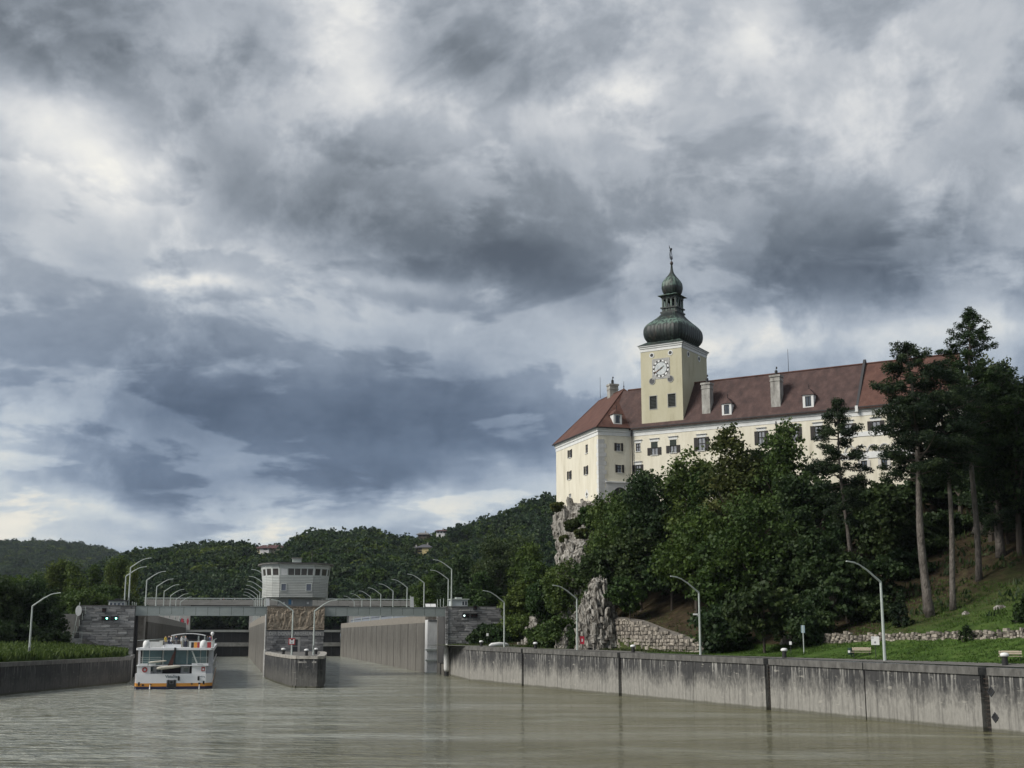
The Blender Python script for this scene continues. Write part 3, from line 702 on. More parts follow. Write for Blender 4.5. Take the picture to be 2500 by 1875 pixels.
gate('dark steel lock gate at the end of the open chamber', 0, 22.3, 2)

# ------------------------------------------------------------------ middle pier
pr = thing('lock_pier', LK.p(-5.3, -20, 0), 'middle lock pier with carved sandstone relief above dark stone and rounded concrete nose', 'pier')
P0, P1 = -10.65, 0.0
MB().box(LK, P0 + .06, P1 - .06, .06, 14, -1, 12.95).build('core', joint_m, pr)
# nose
nose_c = concrete_mat('nose_concrete', 4.6, 4.6, (.04, .041, .043), (.10, .098, .092), 1.3, .45, .45)
npts = [(-10.7, -1), (-11.0, -10), (-9.9, -32), (-8.3, -53.2), (-7.6, -54.6), (-4.6, -55.8), (-3.7, -54.8), (-1.5, -29), (-.2, -10), (0, -1)]
nz = 4.62
wn = [LK.p(x, y)[:2] for x, y in npts]
for i, (a, b) in enumerate(zip(wn, wn[1:])):
    a, b = np.array(a), np.array(b); d = (b - a) / np.linalg.norm(b - a); n = np.array([-d[1], d[0]])
    A, B = a + d * .03, b - d * .03; ia, ib = A + n * 1.0, B + n * 1.0
    MB().hexa([(*A, -1.5), (*B, -1.5), (*ib, -1.5), (*ia, -1.5)], [(*A, nz - .42), (*B, nz - .42), (*ib, nz - .42), (*ia, nz - .42)]).build('wall_panel', nose_c, pr)
    A, B = a - n * .12, b - n * .12
    MB().hexa([(*A, nz - .415), (*B, nz - .415), (*ib, nz - .415), (*ia, nz - .415)], [(*A, nz), (*B, nz), (*ib, nz), (*ia, nz)]).build('coping_block', M('pale_coping', [(.3, (.2, .19, .17)), (.7, (.42, .40, .36))], noise=1.2, bump=.3), pr)
    sub = np.linspace(0, 1, max(2, int(np.linalg.norm(b - a) / 1.6)) + 1)
    if i in (3, 4, 5):                      # base course of small blocks at the waterline
        for p, q in zip(sub, sub[1:]):
            A, B = a + (b - a) * p + d * .06, a + (b - a) * q - d * .06
            MB().hexa([(*(A - n * .15), -.5), (*(B - n * .15), -.5), (*(B + n * .2), -.5), (*(A + n * .2), -.5)], [(*(A - n * .15), .35), (*(B - n * .15), .35), (*(B + n * .2), .35), (*(A + n * .2), .35)]).build('base_block', nose_c, pr)
MB().prism([LK.p(-5.5 + (x + 5.5) * .88, y * .985 - .3)[:2] for x, y in npts], nz - .5, nz - .03).build('deck', pave, pr)
for k, (xx, w) in enumerate(((-4.6, 1.9), (-1.5, .9))):
    fr = Fr(LK.p(-7.6, -54.6), np.array(LK.p(-4.6, -55.8)[:2]) - np.array(LK.p(-7.6, -54.6)[:2])); xx *= .72; w *= .72
    MB().box(fr, xx + 3.45, xx + 3.45 + w, -.012, .05, 3.62, 3.85).build('lime_patch', M('lime_stain', [(.35, (.09, .088, .084)), (.65, (.36, .35, .33))], noise=2.5), pr)
fen = MB(); fen.lathe(LK.p(-10.95, -2.5, -1.5), [(.25, 0), (.25, 6.3), (.1, 6.6)], 10); fen.lathe(LK.p(-10.95, -.8, -1.5), [(.16, 0), (.16, 13)], 10)
fen.build('fender_pile', M('pale_concrete', (.4, .4, .39)), pr)
# stone courses around the doorway
dx = [LK.xz(u, 1570, 0)[0] for u in (713, 727, 733.5)]; dz = [LK.xz(720, v, 0)[1] for v in (1590, 1561, 1555)]
def skipdoor(cx, cz, l, h): return dx[0] - .9 < cx - l / 2 + .05 and cx + l / 2 - .05 < dx[2] + .9 and False
def door_hit(cx, cz, l, h): return cz - h / 2 < dz[2] - .1 and cx + l / 2 > dx[0] - .05 and cx - l / 2 < dx[2] + .05
courses(pr, LK, P0, dx[0] - .32, 4.5, 7.45, (.34, .48), (.7, 1.6), 7, y=.06)
courses(pr, LK, dx[2] + .02, P1, 4.5, 7.45, (.34, .48), (.7, 1.6), 8, y=.06)
courses(pr, LK, dx[0] - .3, dx[2], dz[2] + .02, 7.45, (.34, .48), (.7, 1.6), 9, y=.06)
pale_st = M('pale_stone', [(.3, (.26, .26, .25)), (.7, (.38, .375, .36))], noise=2)
fb = MB()
fb.box(LK, dx[0] - .3, dx[0], -.1, .3, 4.5, dz[2]); fb.box(LK, dx[1], dx[2], -.1, .3, 4.5, dz[2]); fb.box(LK, dx[0], dx[1], -.1, .3, dz[1], dz[2])
fb.build('door_frame', pale_st, pr)
MB().box(LK, dx[0], dx[1], -.01, .03, 4.5, dz[1]).build('door', dark_metal, pr)
MB().box(LK, dx[0], dx[1], -.06, -.015, dz[0] + .9, dz[0] + 1.0).build('door_bar', pale_st, pr)
# frieze with inscription
rz0, rz1, fz0 = 8.62, 12.98, 7.47
MB().box(LK, P0 - .06, P1 + .06, -.13, .05, fz0, rz0 - .18).build('frieze', M('frieze_stone', [(.3, (.19, .19, .19)), (.7, (.27, .268, .26))], noise=2, bump=.3), pr)
MB().box(LK, P0 - .1, P1 + .1, -.2, .05, rz0 - .178, rz0).build('ledge', dark_metal, pr)
def text_mesh(name, txt, size, depth, m, fr, x, y, z, width, parent, bold=.0):
    cu = bpy.data.curves.new(name, 'FONT'); cu.body = txt; cu.size = size; cu.extrude = depth; cu.offset = bold; cu.align_x = 'LEFT'; cu.resolution_u = 2
    t = bpy.data.objects.new(name, cu); col.objects.link(t); bpy.context.view_layer.update()
    me = bpy.data.meshes.new_from_object(t.evaluated_get(bpy.context.evaluated_depsgraph_get())); bpy.data.objects.remove(t)
    v = np.zeros(len(me.vertices) * 3); me.vertices.foreach_get('co', v); v = v.reshape(-1, 3)
    v[:, 0] -= v[:, 0].min(); sx_ = width / v[:, 0].max(); v[:, 0] *= sx_
    w = np.array([fr.p(x + a, y - c, z + b) for a, b, c in v]) - root_loc(parent)
    me.vertices.foreach_set('co', w.reshape(-1)); me.materials.clear(); me.materials.append(m); me.update()
    o = bpy.data.objects.new(name, me); col.objects.link(o); o.parent = parent; return o
text_mesh('inscription', 'DER DONAU ABGERUNGEN', .95, .03, M('inscription_letters', (.42, .42, .41)), LK, P0 + .45, -.16, fz0 + .14, 9.7, pr, .012)
# carved relief: overlapping figures, limbs and drapery as a height field
def relief(parent, x0, x1, z0, z1, depth=.42):
    nx, nz_ = 210, 86; X, Z = np.meshgrid(np.linspace(x0, x1, nx), np.linspace(z0, z1, nz_)); Hh = np.zeros_like(X)
    r = random.Random(11)
    def cap(ax, az, bx, bz, rad, h):
        nonlocal Hh
        dx_, dz_ = bx - ax, bz - az; t = np.clip(((X - ax) * dx_ + (Z - az) * dz_) / (dx_ * dx_ + dz_ * dz_ + 1e-9), 0, 1)
        d = np.hypot(X - ax - t * dx_, Z - az - t * dz_) / rad; Hh = np.maximum(Hh, np.where(d < 1, h * np.sqrt(np.clip(1 - d * d, 0, 1)), 0))
    hgt = z1 - z0; n = 11
    for k in range(n):
        bx = x0 + (k + .5) * (x1 - x0) / n + r.uniform(-.2, .2); s = r.choice((.72, .8, .9, .62)); b = z0 + .25 + r.uniform(0, .5); lean = r.uniform(-.5, .5)
        hip = (bx + lean * .3, b + hgt * .36 * s); sh_ = (bx + lean, b + hgt * .66 * s); hd = (sh_[0] + r.uniform(-.1, .15), sh_[1] + .5 * s)
        for f in (-1, 1):
            kn = (hip[0] + f * r.uniform(.12, .4), (hip[1] + b) / 2 + r.uniform(-.1, .2)); cap(*hip, *kn, .2, .34); cap(*kn, kn[0] + r.uniform(-.25, .1), b, .15, .28)
            el = (sh_[0] + f * r.uniform(.3, .55), sh_[1] + r.uniform(-.5, .25)); cap(*sh_, *el, .13, .40); cap(*el, el[0] + r.uniform(-.4, .4), el[1] + r.uniform(-.1, .7), .11, .36)
        cap(*hip, *sh_, .30, .46); cap(*hd, hd[0], hd[1] + .12, .2, .5)
        for j in range(3): cap(hip[0] + (j - 1) * .16, hip[1], hip[0] + (j - 1) * .25, b + .2, .07, .42)
    for k in range(10):
        a = r.uniform(x0, x1); c = z1 - r.uniform(.3, 1.3); cap(a, c, a + r.uniform(-1.2, 1.2), c + r.uniform(-.5, .5), r.uniform(.12, .25), r.uniform(.2, .35))
    for k in range(70):
        a, c, th = r.uniform(x0, x1), r.uniform(z0 + .2, z1 - .2), r.uniform(0, 3.14); l = r.uniform(.15, .6); cap(a - l * math.cos(th), c - l * math.sin(th), a + l * math.cos(th), c + l * math.sin(th), r.uniform(.09, .24), r.uniform(.18, .42))
    for k in range(16):
        a = r.uniform(x0, x1); cap(a, z0 + .15, a + r.uniform(-1, 1), z0 + .35, .16, .25)
    for _ in range(2):
        pd = np.pad(Hh, 1, 'edge'); Hh = (pd[:-2, 1:-1] + pd[2:, 1:-1] + pd[1:-1, :-2] + pd[1:-1, 2:] + 2 * Hh) / 6
    ed = np.minimum(np.minimum(X - x0, x1 - X), np.minimum(Z - z0, z1 - Z)); Hh = np.where(ed < .14, .34, Hh)
    Hh += np.array([[mnoise.noise(Vector((a * 4, 0, c * 4))) * .035 for a in X[0]] for c in Z[:, 0]])
    mb = MB(); mb.v = [LK.p(X[j, i], -.05 - depth * Hh[j, i], Z[j, i]) for j in range(nz_) for i in range(nx)]
    mb.f = [(j * nx + i, j * nx + i + 1, (j + 1) * nx + i + 1, (j + 1) * nx + i) for j in range(nz_ - 1) for i in range(nx - 1)]
    sand = M('relief_sandstone', [(.25, (.15, .123, .092)), (.5, (.255, .21, .16)), (.75, (.36, .312, .245))], noise=1.1, detail=7, bump=.4, bscale=5)
    return mb.build('sandstone_relief', sand, parent, smooth=True)
relief(pr, P0 - .05, P1 + .05, rz0 + .01, rz1)
MB().box(LK, P0 - .1, P1 + .1, .0, 14.2, rz1, rz1 + .16).build('coping', cope_c, pr)

# footbridges between the heads
girder_m = M('girder_paint', [(.35, (.235, .265, .255)), (.7, (.29, .32, .31))], scale=(.4, .4, 1), noise=1, rough=.55)
def footbridge(label, x0, x1, n):
    t = thing('footbridge', LK.p((x0 + x1) / 2, .6, 12), label, 'footbridge')
    e = np.linspace(x0, x1, n + 1)
    for a, b in zip(e, e[1:]): MB().box(LK, a + .03, b - .03, .5, .62, 11.32, 12.86).build('girder_panel', girder_m, t)
    MB().box(LK, x0, x1, .62, 2.4, 11.5, 12.9).build('deck', dark_metal, t)
    MB().box(LK, x0, x1, .42, 2.5, 12.905, 13.0).build('top_flange', girder_m, t); MB().box(LK, x0, x1, .42, .8, 11.22, 11.315).build('bottom_flange', girder_m, t)
footbridge('pale green steel footbridge over the chamber with the cruise ship', -34.88, P0 - .12, 11)
footbridge('pale green steel footbridge over the empty chamber', P1 + .12, 23.7, 11)

# ------------------------------------------------------------------ control tower
ct = thing('control_tower', LK.p(-5.2, 10, 12.9), 'grey clad lock control tower with flared glazed top and flat roof', 'tower')
TY = 4.5
FU = [(643.3, 5.5), (651.7, 2.4), (665, .9), (682.5, 0), (764.5, 0), (780, .9), (795, 2.4), (800, 5.5)]
base = [(LK.xz(u, 1440, TY + dy)[0], TY + dy) for u, dy in FU]
bx0, bx1 = base[0][0], base[-1][0]
base += [(bx1 + .1, TY + 9), (bx1 - 2, TY + 11.5), (bx0 + 2, TY + 11.5), (bx0 - .1, TY + 9)]
cxx, cyy = (bx0 + bx1) / 2, TY + 5.6
tz = [LK.xz(720, v, TY)[1] for v in (1457.6, 1421, 1405.7, 1387, 1377.5, 1373, 1371)]
def flare(z): return float(np.interp(z, [tz[0], tz[1], tz[2], tz[3], tz[4]], [1, 1.008, 1.03, 1.06, 1.085]))
def tp(i, z, off=0.0):
    x, y = base[i % len(base)]; f = flare(z); dx_, dy_ = x - cxx, y - cyy; L_ = math.hypot(dx_, dy_)
    return LK.p(cxx + dx_ * (f + off / L_), cyy + dy_ * (f + off / L_), z)
clad = M('cladding_plank', [(.35, (.40, .415, .395)), (.7, (.47, .485, .465))], noise=1, rand=.07, rough=.6)
clad_l = M('upper_cladding', [(.35, (.48, .51, .49)), (.7, (.56, .58, .56))], noise=1, rand=.05, rough=.6)
nb = len(base)
core = MB()
for a, b in zip(tz[:-2], tz[1:-1]): core.hexa([tp(i, a, -.12) for i in range(nb)], [tp(i, b, -.12) for i in range(nb)])
core.build('core', dark_metal, ct)
def lerp3(a, b, t): return tuple(np.array(a) + (np.array(b) - np.array(a)) * t)
def plank(i, z0, z1, m, name='plank', f0=0.0, f1=1.0, o=.02, th=.14):
    A, B, C, D = tp(i, z0, o), tp(i + 1, z0, o), tp(i + 1, z1, o), tp(i, z1, o)
    a, b, c, d = tp(i, z0, o - th), tp(i + 1, z0, o - th), tp(i + 1, z1, o - th), tp(i, z1, o - th)
    return MB().hexa([lerp3(A, B, f0), lerp3(A, B, f1), lerp3(a, b, f1), lerp3(a, b, f0)], [lerp3(D, C, f0), lerp3(D, C, f1), lerp3(d, c, f1), lerp3(d, c, f0)]).build(name, m, ct)
def rows(z0, z1, n, m):
    e = np.linspace(z0, z1, n + 1)
    for a, b in zip(e, e[1:]):
        for i in range(nb): plank(i, a + .02, b - .035, m, 'plank', .012, .988)
rows(tz[0], tz[1], 9, clad); rows(tz[1], tz[2], 4, clad_l); rows(tz[3], tz[4], 2, clad_l)
pane_d = M('tower_pane', [(.3, (.045, .042, .04)), (.7, (.075, .07, .068))], noise=1, rough=.15, spec=.8)
z0, z1 = tz[2], tz[3]
for i in range(nb):
    w = math.dist(tp(i, z0)[:2], tp(i + 1, z0)[:2])
    if i == 3: cuts_ = [(.05, .22, 'panel'), (.25, .42, 'w'), (.44, .60, 'w'), (.625, .785, 'w'), (.81, .96, 'w')]
    elif i in (0, 6): cuts_ = [(.12, .88, 'w')]
    elif i in (1, 2, 4, 5): cuts_ = [(.12, .88, 'w')]
    else: cuts_ = [(.03 + k * .16, .03 + k * .16 + .13, 'w') for k in range(6)]
    plank(i, z0 + .0, z0 + .12, clad_l, 'sill', 0, 1); plank(i, z1 - .10, z1, clad_l, 'lintel', 0, 1)
    prev = 0
    for a, b, k in cuts_ + [(1, 1, 'end')]:
        if a > prev: plank(i, z0 + .12, z1 - .10, clad_l, 'mullion', prev, a)
        if k == 'w': plank(i, z0 + .13, z1 - .11, pane_d, 'window', a, b, -.06, .05)
        elif k == 'panel': plank(i, z0 + .13, z1 - .11, white, 'blind_panel', a, b, .0, .05)
        prev = b
frT = Fr(LK.p(base[3][0], TY), LK.ex)
for (u0_, u1_) in ((687, 698), (748, 759.5)):                     # two small windows in the lower cladding
    xa, xb = (frT.xz(u, 1434)[0] for u in (u0_, u1_)); za, zb = frT.xz(690, 1442)[1], frT.xz(690, 1425.5)[1]
    w = MB().ring(Fr(frT.p((xa + xb) / 2, -.2), frT.ex), 0, 0, 0, 0, 0, 0, 3) if False else MB()
    w.box(frT, xa - .12, xb + .12, -.16, -.03, zb, zb + .14); w.box(frT, xa - .12, xa, -.16, -.03, za - .1, zb); w.box(frT, xb, xb + .12, -.16, -.03, za - .1, zb); w.box(frT, xa, xb, -.16, -.03, za - .12, za)
    wo_ = w.build('window', clad_l, ct); MB().box(frT, xa, xb, -.1, -.05, za, zb).build('pane', M('blue_grey_glass', (.10, .11, .14), rough=.1, spec=.8), wo_, ct)
roof_m = M('flat_roof', [(.3, (.16, .155, .145)), (.7, (.23, .225, .21))], noise=1)
MB().hexa([tp(i, tz[4] + .003, .55) for i in range(nb)], [tp(i, tz[4] + .22, .65) for i in range(nb)]).build('roof', roof_m, ct)
MB().hexa([tp(i, tz[4] + .223, .0) for i in range(nb)], [tp(i, tz[4] + .42, -3.0) for i in range(nb)]).build('roof_slope', roof_m, ct)
hx = [frT.xz(u, 1370, 3)[0] for u in (715, 736)]; MB().box(frT, hx[0], hx[1], 3, 5, tz[4] + .5, tz[4] + 1.25).build('roof_hatch', lamp_grey, ct); MB().box(frT, hx[0] - .15, hx[1] + .15, 2.8, 5.2, tz[4] + 1.26, tz[4] + 1.45).build('hatch_cover', roof_m, ct)
ax = frT.xz(762, 1360, 3)[0]; an = MB(); an.tube([frT.p(ax, 3, tz[4] + .4), frT.p(ax, 3, tz[4] + 2.9)], .07, 6)
for k, (zz, l) in enumerate(((2.0, .5), (2.3, .35), (2.6, .45))): an.tube([frT.p(ax - l, 3, tz[4] + zz), frT.p(ax + l, 3, tz[4] + zz)], .03, 5)
an.build('antenna_mast', dark_metal, ct)
# base storey
bxa, bxb = LK.xz(681, 1470, 6)[0], LK.xz(763, 1470, 6)[0]
MB().box(LK, bxa, bxb, 6, 15, 12.9, tz[0] - .02).build('base_storey', M('base_render', [(.3, (.31, .325, .32)), (.7, (.37, .385, .38))], noise=1), ct)
und = MB().hexa([tp(i, tz[0] - .14, -.3) for i in range(nb)], [tp(i, tz[0] - .015, -.1) for i in range(nb)]); und.build('soffit', lamp_grey, ct)
for (u0_, u1_, nm, mm) in ((687, 698.5, 'door', lamp_grey), (745, 757, 'door', lamp_grey)):
    xa, xb = (LK.xz(u, 1475, 6)[0] for u in (u0_, u1_)); MB().box(LK, xa, xb, 5.93, 5.99, 12.9, 14.5).build(nm, M('door_grey', (.30, .31, .31)), ct)
    MB().box(LK, xa + .3, xb - .25, 5.9, 5.925, 13.6, 14.0).build('notice', white, ct)
xa, xb = (LK.xz(u, 1475, 6)[0] for u in (704, 711)); MB().box(LK, xa, xb, 5.93, 5.99, 13.5, 14.5).build('blue_sign', M('blue_panel', (.12, .27, .46)), ct)
xa, xb = (LK.xz(u, 1475, 6)[0] for u in (711.8, 714.2)); MB().box(LK, xa, xb, 5.93, 5.99, 13.5, 14.3).build('notice', white, ct)
for u in (716, 750): xa = LK.xz(u, 1475, 6)[0]; MB().box(LK, xa - .5, xa + .5, 5.75, 5.99, 14.75, 14.9).build('wall_light', white, ct)

# ------------------------------------------------------------------ road bridge upstream, sheds
br = thing('road_bridge', LK.p(-10, 252, 12), 'long grey road bridge crossing behind the lock', 'bridge')
BY = 252
bz = lambda v: LK.xz(600, v, BY)[1]
bl, brr = LK.xz(352, 1465, BY)[0], LK.xz(1085, 1465, BY)[0]
conc = M('bridge_concrete', [(.3, (.24, .23, .21)), (.7, (.33, .32, .295))], scale=(.3, .3, 1), noise=1)
z_dk0, z_dk1 = bz(1478), bz(1464.5)
step = 8.0; k = bl
while k < brr:
    MB().box(LK, k + .04, min(k + step, brr) - .04, BY - .3, BY, z_dk0, z_dk1).build('parapet_panel', conc, br); k += step
MB().box(LK, bl, brr, BY + .01, BY + 9, z_dk0 + .1, z_dk1 - .9).build('deck', conc, br)
MB().box(LK, bl, brr, BY - .1, BY + .05, bz(1462.4), bz(1460.2)).build('handrail', lamp_grey, br)
rp = MB()
for x in np.arange(bl + 1, brr, 2.4): rp.box(LK, x, x + .1, BY - .08, BY + .02, z_dk1, bz(1462.4))
o = rp.build('rail_posts', lamp_grey, br); o['kind'] = 'stuff'
xL, xR = LK.xz(468, 1500, BY)[0], LK.xz(840, 1500, BY)[0]
xm0, xm1 = LK.xz(636, 1500, BY)[0], LK.xz(668, 1500, BY)[0]
for a, b in ((xL - .5, xR + 2),):
    for yy in (1.2, 6.5): MB().box(LK, a, b, BY + yy, BY + yy + .5, bz(1500), z_dk0 + .09).build('girder', M('bridge_girder', [(.3, (.045, .048, .05)), (.7, (.08, .083, .085))], scale=(.3, .3, 1), noise=1), br)
pale_c = M('abutment_concrete', [(.3, (.42, .40, .37)), (.7, (.55, .53, .50))], noise=.6)
ab = thing('abutment', LK.p(LK.xz(425, 1500, BY)[0], BY, 5), 'pale concrete abutment with red graffiti left of the bridge span', 'abutment')
a0 = LK.xz(362, 1500, BY)[0]
MB().box(LK, a0, xL - .6, BY + .6, BY + 9.5, 3, z_dk0 - .05).build('wall', pale_c, ab)
for (u0_, u1_, c, nm) in ((437, 451, (.12, .10, .12), 'grey_paint'), (440, 449, (.55, .06, .08), 'red_paint'), (455, 461, (.5, .05, .06), 'red_paint')):
    xa, xb = (LK.xz(u, 1520, BY)[0] for u in (u0_, u1_)); zz = bz(1517)
    gm = MB(); r = random.Random(int(u0_)); n = 14
    gm.v = [LK.p((xa + xb) / 2 + (xb - xa) / 2 * math.cos(2 * math.pi * k / n) * r.uniform(.6, 1.1), BY + (.58 if nm == 'grey_paint' else .57), zz + 1.3 * math.sin(2 * math.pi * k / n) * r.uniform(.5, 1.1)) for k in range(n)]; gm.f = [tuple(range(n))]
    gm.build('graffiti', M(nm, c), ab)
ab2 = thing('abutment', LK.p(LK.xz(870, 1500, BY)[0], BY, 5), 'pale concrete abutment behind the grey shed', 'abutment')
MB().box(LK, xR + 2, LK.xz(935, 1500, BY)[0], BY + .6, BY + 9.5, 3, z_dk0 - .05).build('wall', pale_c, ab2)
pier_b = thing('bridge_column', LK.p(-5, BY, 0), 'concrete bridge column between the two chamber ends', 'column')
MB().box(LK, -10.6, -6.5, BY + .8, BY + 9, -1, z_dk0 - .1).build('shaft', pale_c, pier_b)
sd_ = thing('shed', LK.p(28, 100, 11.7), 'long low blue grey shed behind the open chamber wall', 'shed')
MB().box(LK, 26.2, 30, 60, 235, 11.7, 13.0).build('wall', M('shed_blue', [(.3, (.16, .18, .21)), (.7, (.22, .245, .28))], noise=1), sd_)
rs = MB(); A = [LK.p(26.0, y, 13.003) for y in (60, 235)]; B = [LK.p(30.2, y, 13.003) for y in (60, 235)]; T = [LK.p(28, y, 13.8) for y in (60, 235)]
rs.add([A[0], A[1], B[1], B[0], T[0], T[1]], [(0, 3, 2, 1), (0, 1, 5, 4), (2, 3, 4, 5), (0, 4, 3), (1, 2, 5)]); rs.build('roof', M('shed_roof', (.15, .165, .19)), sd_)
# cabins on the heads
def cabin(label, u0_, u1_, v0, v1, y, wins, m, rm):
    xa, xb = LK.xz(u0_, 1475, y)[0], LK.xz(u1_, 1475, y)[0]; z1_ = LK.xz(u0_, v0, y)[1]
    t = thing('cabin', LK.p((xa + xb) / 2, y, 13), label, 'cabin')
    MB().box(LK, xa, xb, y, y + 4, 11.6, z1_).build('wall', m, t); MB().box(LK, xa - .25, xb + .25, y - .3, y + 4.3, z1_ + .003, z1_ + .18).build('roof', rm, t)
    MB().box(LK, xa + 1, xb - 1, y + 1, y + 3, z1_ + .183, z1_ + .5).build('roof_vent', rm, t)
    for a, b in wins:
        f = MB().box(LK, xa + (xb - xa) * a, xa + (xb - xa) * b, y - .06, y + .02, z1_ - 1.15, z1_ - .25).build('window', white, t)
        MB().box(LK, xa + (xb - xa) * a + .08, xa + (xb - xa) * b - .08, y - .08, y - .063, z1_ - 1.07, z1_ - .33).build('pane', glass, f, t)
    return t
cabin('small white glazed cabin on top of the stair side lock head', 265, 306, 1467, 1481, 3.0, ((.05, .25), (.28, .48), (.52, .72), (.76, .95)), lamp_grey, dark_metal)
cabin('pale cabin with dark double window on the lock head by the trees', 1104, 1142, 1464, 1478, 3.0, ((.62, .78), (.80, .96)), M('cabin_pale', (.5, .55, .56)), lamp_grey)
for k, (u, lab) in enumerate(((1045, 'small white solar panel near the cabin, farther from it'), (1058, 'small white solar panel near the cabin, closer to it'))):
    x_ = LK.xz(u, 1470, 4)[0]; t = thing('solar_panel', LK.p(x_, 4, 11.65), lab, 'solar panel', 'solar panels on the platform')
    MB().hexa([LK.p(x_ - .5, 3.7, 13.1), LK.p(x_ + .5, 3.7, 13.1), LK.p(x_ + .5, 4.3, 13.7), LK.p(x_ - .5, 4.3, 13.7)], [LK.p(x_ - .5, 3.65, 13.15), LK.p(x_ + .5, 3.65, 13.15), LK.p(x_ + .5, 4.25, 13.75), LK.p(x_ - .5, 4.25, 13.75)]).build('panel', white, t)
    MB().box(LK, x_ - .05, x_ + .05, 4, 4.1, 11.65, 13.35).build('stand', dark_metal, t)
for u, h, lab in ((323, 1469, 'bare thin pole nearest the white glazed cabin'), (328, 1470, 'bare thin pole between two others on the lock head'), (332.5, 1471.5, 'bare thin pole nearest the pale green footbridge'),
                  (1068, 1463, 'thin pole on the platform next to the solar panels'), (1075, 1462, 'middle thin pole before the pale cabin'), (1083, 1461, 'thin pole closest to the pale cabin')):
    x_ = LK.xz(u, 1475, 5)[0]; p = thing('pole', LK.p(x_, 5, 11.65), lab, 'pole', 'thin poles on the lock heads')
    MB().tube([LK.p(x_, 5, 11.65), LK.p(x_, 5, LK.xz(u, h, 5)[1])], .07, 6).build('shaft', lamp_grey, p)
for u, v0, lab in ((1007, 1457, 'white furled banner on the platform of the open chamber'), (655, 1461, 'white furled banner beside the control tower base')):
    yy = 12 if u > 900 else 3.5; x_ = LK.xz(u, 1470, yy)[0]; t = thing('banner', LK.p(x_, yy, 11.65), lab, 'banner')
    zt = LK.xz(u, v0, yy)[1]; MB().tube([LK.p(x_ - .45, yy, 11.65), LK.p(x_ - .45, yy, zt + .2)], .06, 6).build('mast', lamp_grey, t)
    MB().hexa([LK.p(x_ - .4, yy - .1, 12.4), LK.p(x_ + .35, yy - .05, 12.4), LK.p(x_ + .35, yy + .05, 12.4), LK.p(x_ - .4, yy + .1, 12.4)], [LK.p(x_ - .4, yy - .1, zt), LK.p(x_ + .2, yy - .05, zt), LK.p(x_ + .2, yy + .05, zt), LK.p(x_ - .4, yy + .1, zt)]).build('cloth', white, t)

# light signals on the heads
g_lit = M('green_lamp', (.1, .6, .4), emit=((.25, 1.0, .75), 3.0)); w_lit = M('white_lamp', (.6, .7, .7), emit=((.75, 1, .95), 1.2)); lens_off = M('lens_off', (.06, .015, .02), rough=.2)
def signal(label, u0_, u1_, v0, v1, lit, m):
    y = -.3; xa, za = LK.xz(u0_, v1, y); xb, zb = LK.xz(u1_, v0, y)
    t = thing('signal_light', LK.p((xa + xb) / 2, y, za), label, 'signal', 'light signals on the lock heads')
    MB().box(LK, xa, xb, -.28, .06, za, zb).build('housing', black, t); MB().box(LK, xa - .05, xb + .05, -.5, -.285, zb - .03, zb + .04).build('hood', black, t)
    n = 2 if xb - xa > 1 else 1
    for k in range(n):
        xx = xa + (xb - xa) * (k + .5) / n; on = k == lit
        MB().disc(LK, xx, (za + zb) / 2, .16 if on else .13, -.31, -.283, 12).build('lens', m if on else lens_off, t)
signal('twin signal nearer the stair with its green light on', 247.5, 265.5, 1505, 1514, 1, g_lit)
signal('twin green lit signal nearer the footbridge', 270, 288, 1505, 1514, 1, g_lit)
signal('single unlit signal box above the twin green signals', 249, 259.5, 1485, 1494.5, -1, g_lit)
signal('twin signal with one white lamp on the stone head by the trees', 1129.5, 1146, 1498.5, 1507.5, 0, w_lit)
signal('unlit twin signal next to the white lit one', 1149.5, 1166, 1498.5, 1507.5, -1, w_lit)
signal('single signal box under a white cap on the stone head by the trees', 1156, 1165, 1479, 1488.5, -1, w_lit)
# ------------------------------------------------------------------ cruise ship entering the chamber
SH = Fr((-49.2, 190.6), (.976, .2147))
def sx_(px, y=0): return SH.xz(320 + px * .1085, 1600, y)[0]
def sz_(py, y=0): return SH.xz(400, 1530 + py * .1085, y)[1]
ship = thing('cruise_ship', SH.p(0, 0, 0), 'white river cruise ship with orange and navy stripes seen from the stern', 'ship')
hullw = M('ship_white', [(.3, (.70, .71, .73)), (.7, (.80, .80, .81))], noise=.5, rough=.35); orange = M('ship_orange', (.62, .27, .045), rough=.4); navy = M('ship_navy', (.02, .022, .06), rough=.4)
X0, X1 = sx_(148), sx_(1700); HW = (X1 - X0) / 2; XC = (X0 + X1) / 2
plan = [(X0, 0), (X1, 0), (X1 + .95, 1.6), (X1 + .95, 96), (XC + 3.5, 107), (XC, 110), (XC - 3.5, 107), (X0 - .3, 96), (X0 - .3, 1.6)]
def ppl(pl, off=0.0): return [SH.p(x, y)[:2] for x, y in pl]
z_n, z_o, z_w, z_u0, z_u1, z_t0, z_t1 = sz_(1345), sz_(1272), sz_(1062), sz_(885), sz_(838), sz_(528), sz_(480)
MB().prism(ppl(plan), -1.2, z_n).build('keel_stripe', navy, ship)
MB().prism(ppl(plan), z_n + .001, z_o).build('orange_stripe', orange, ship)
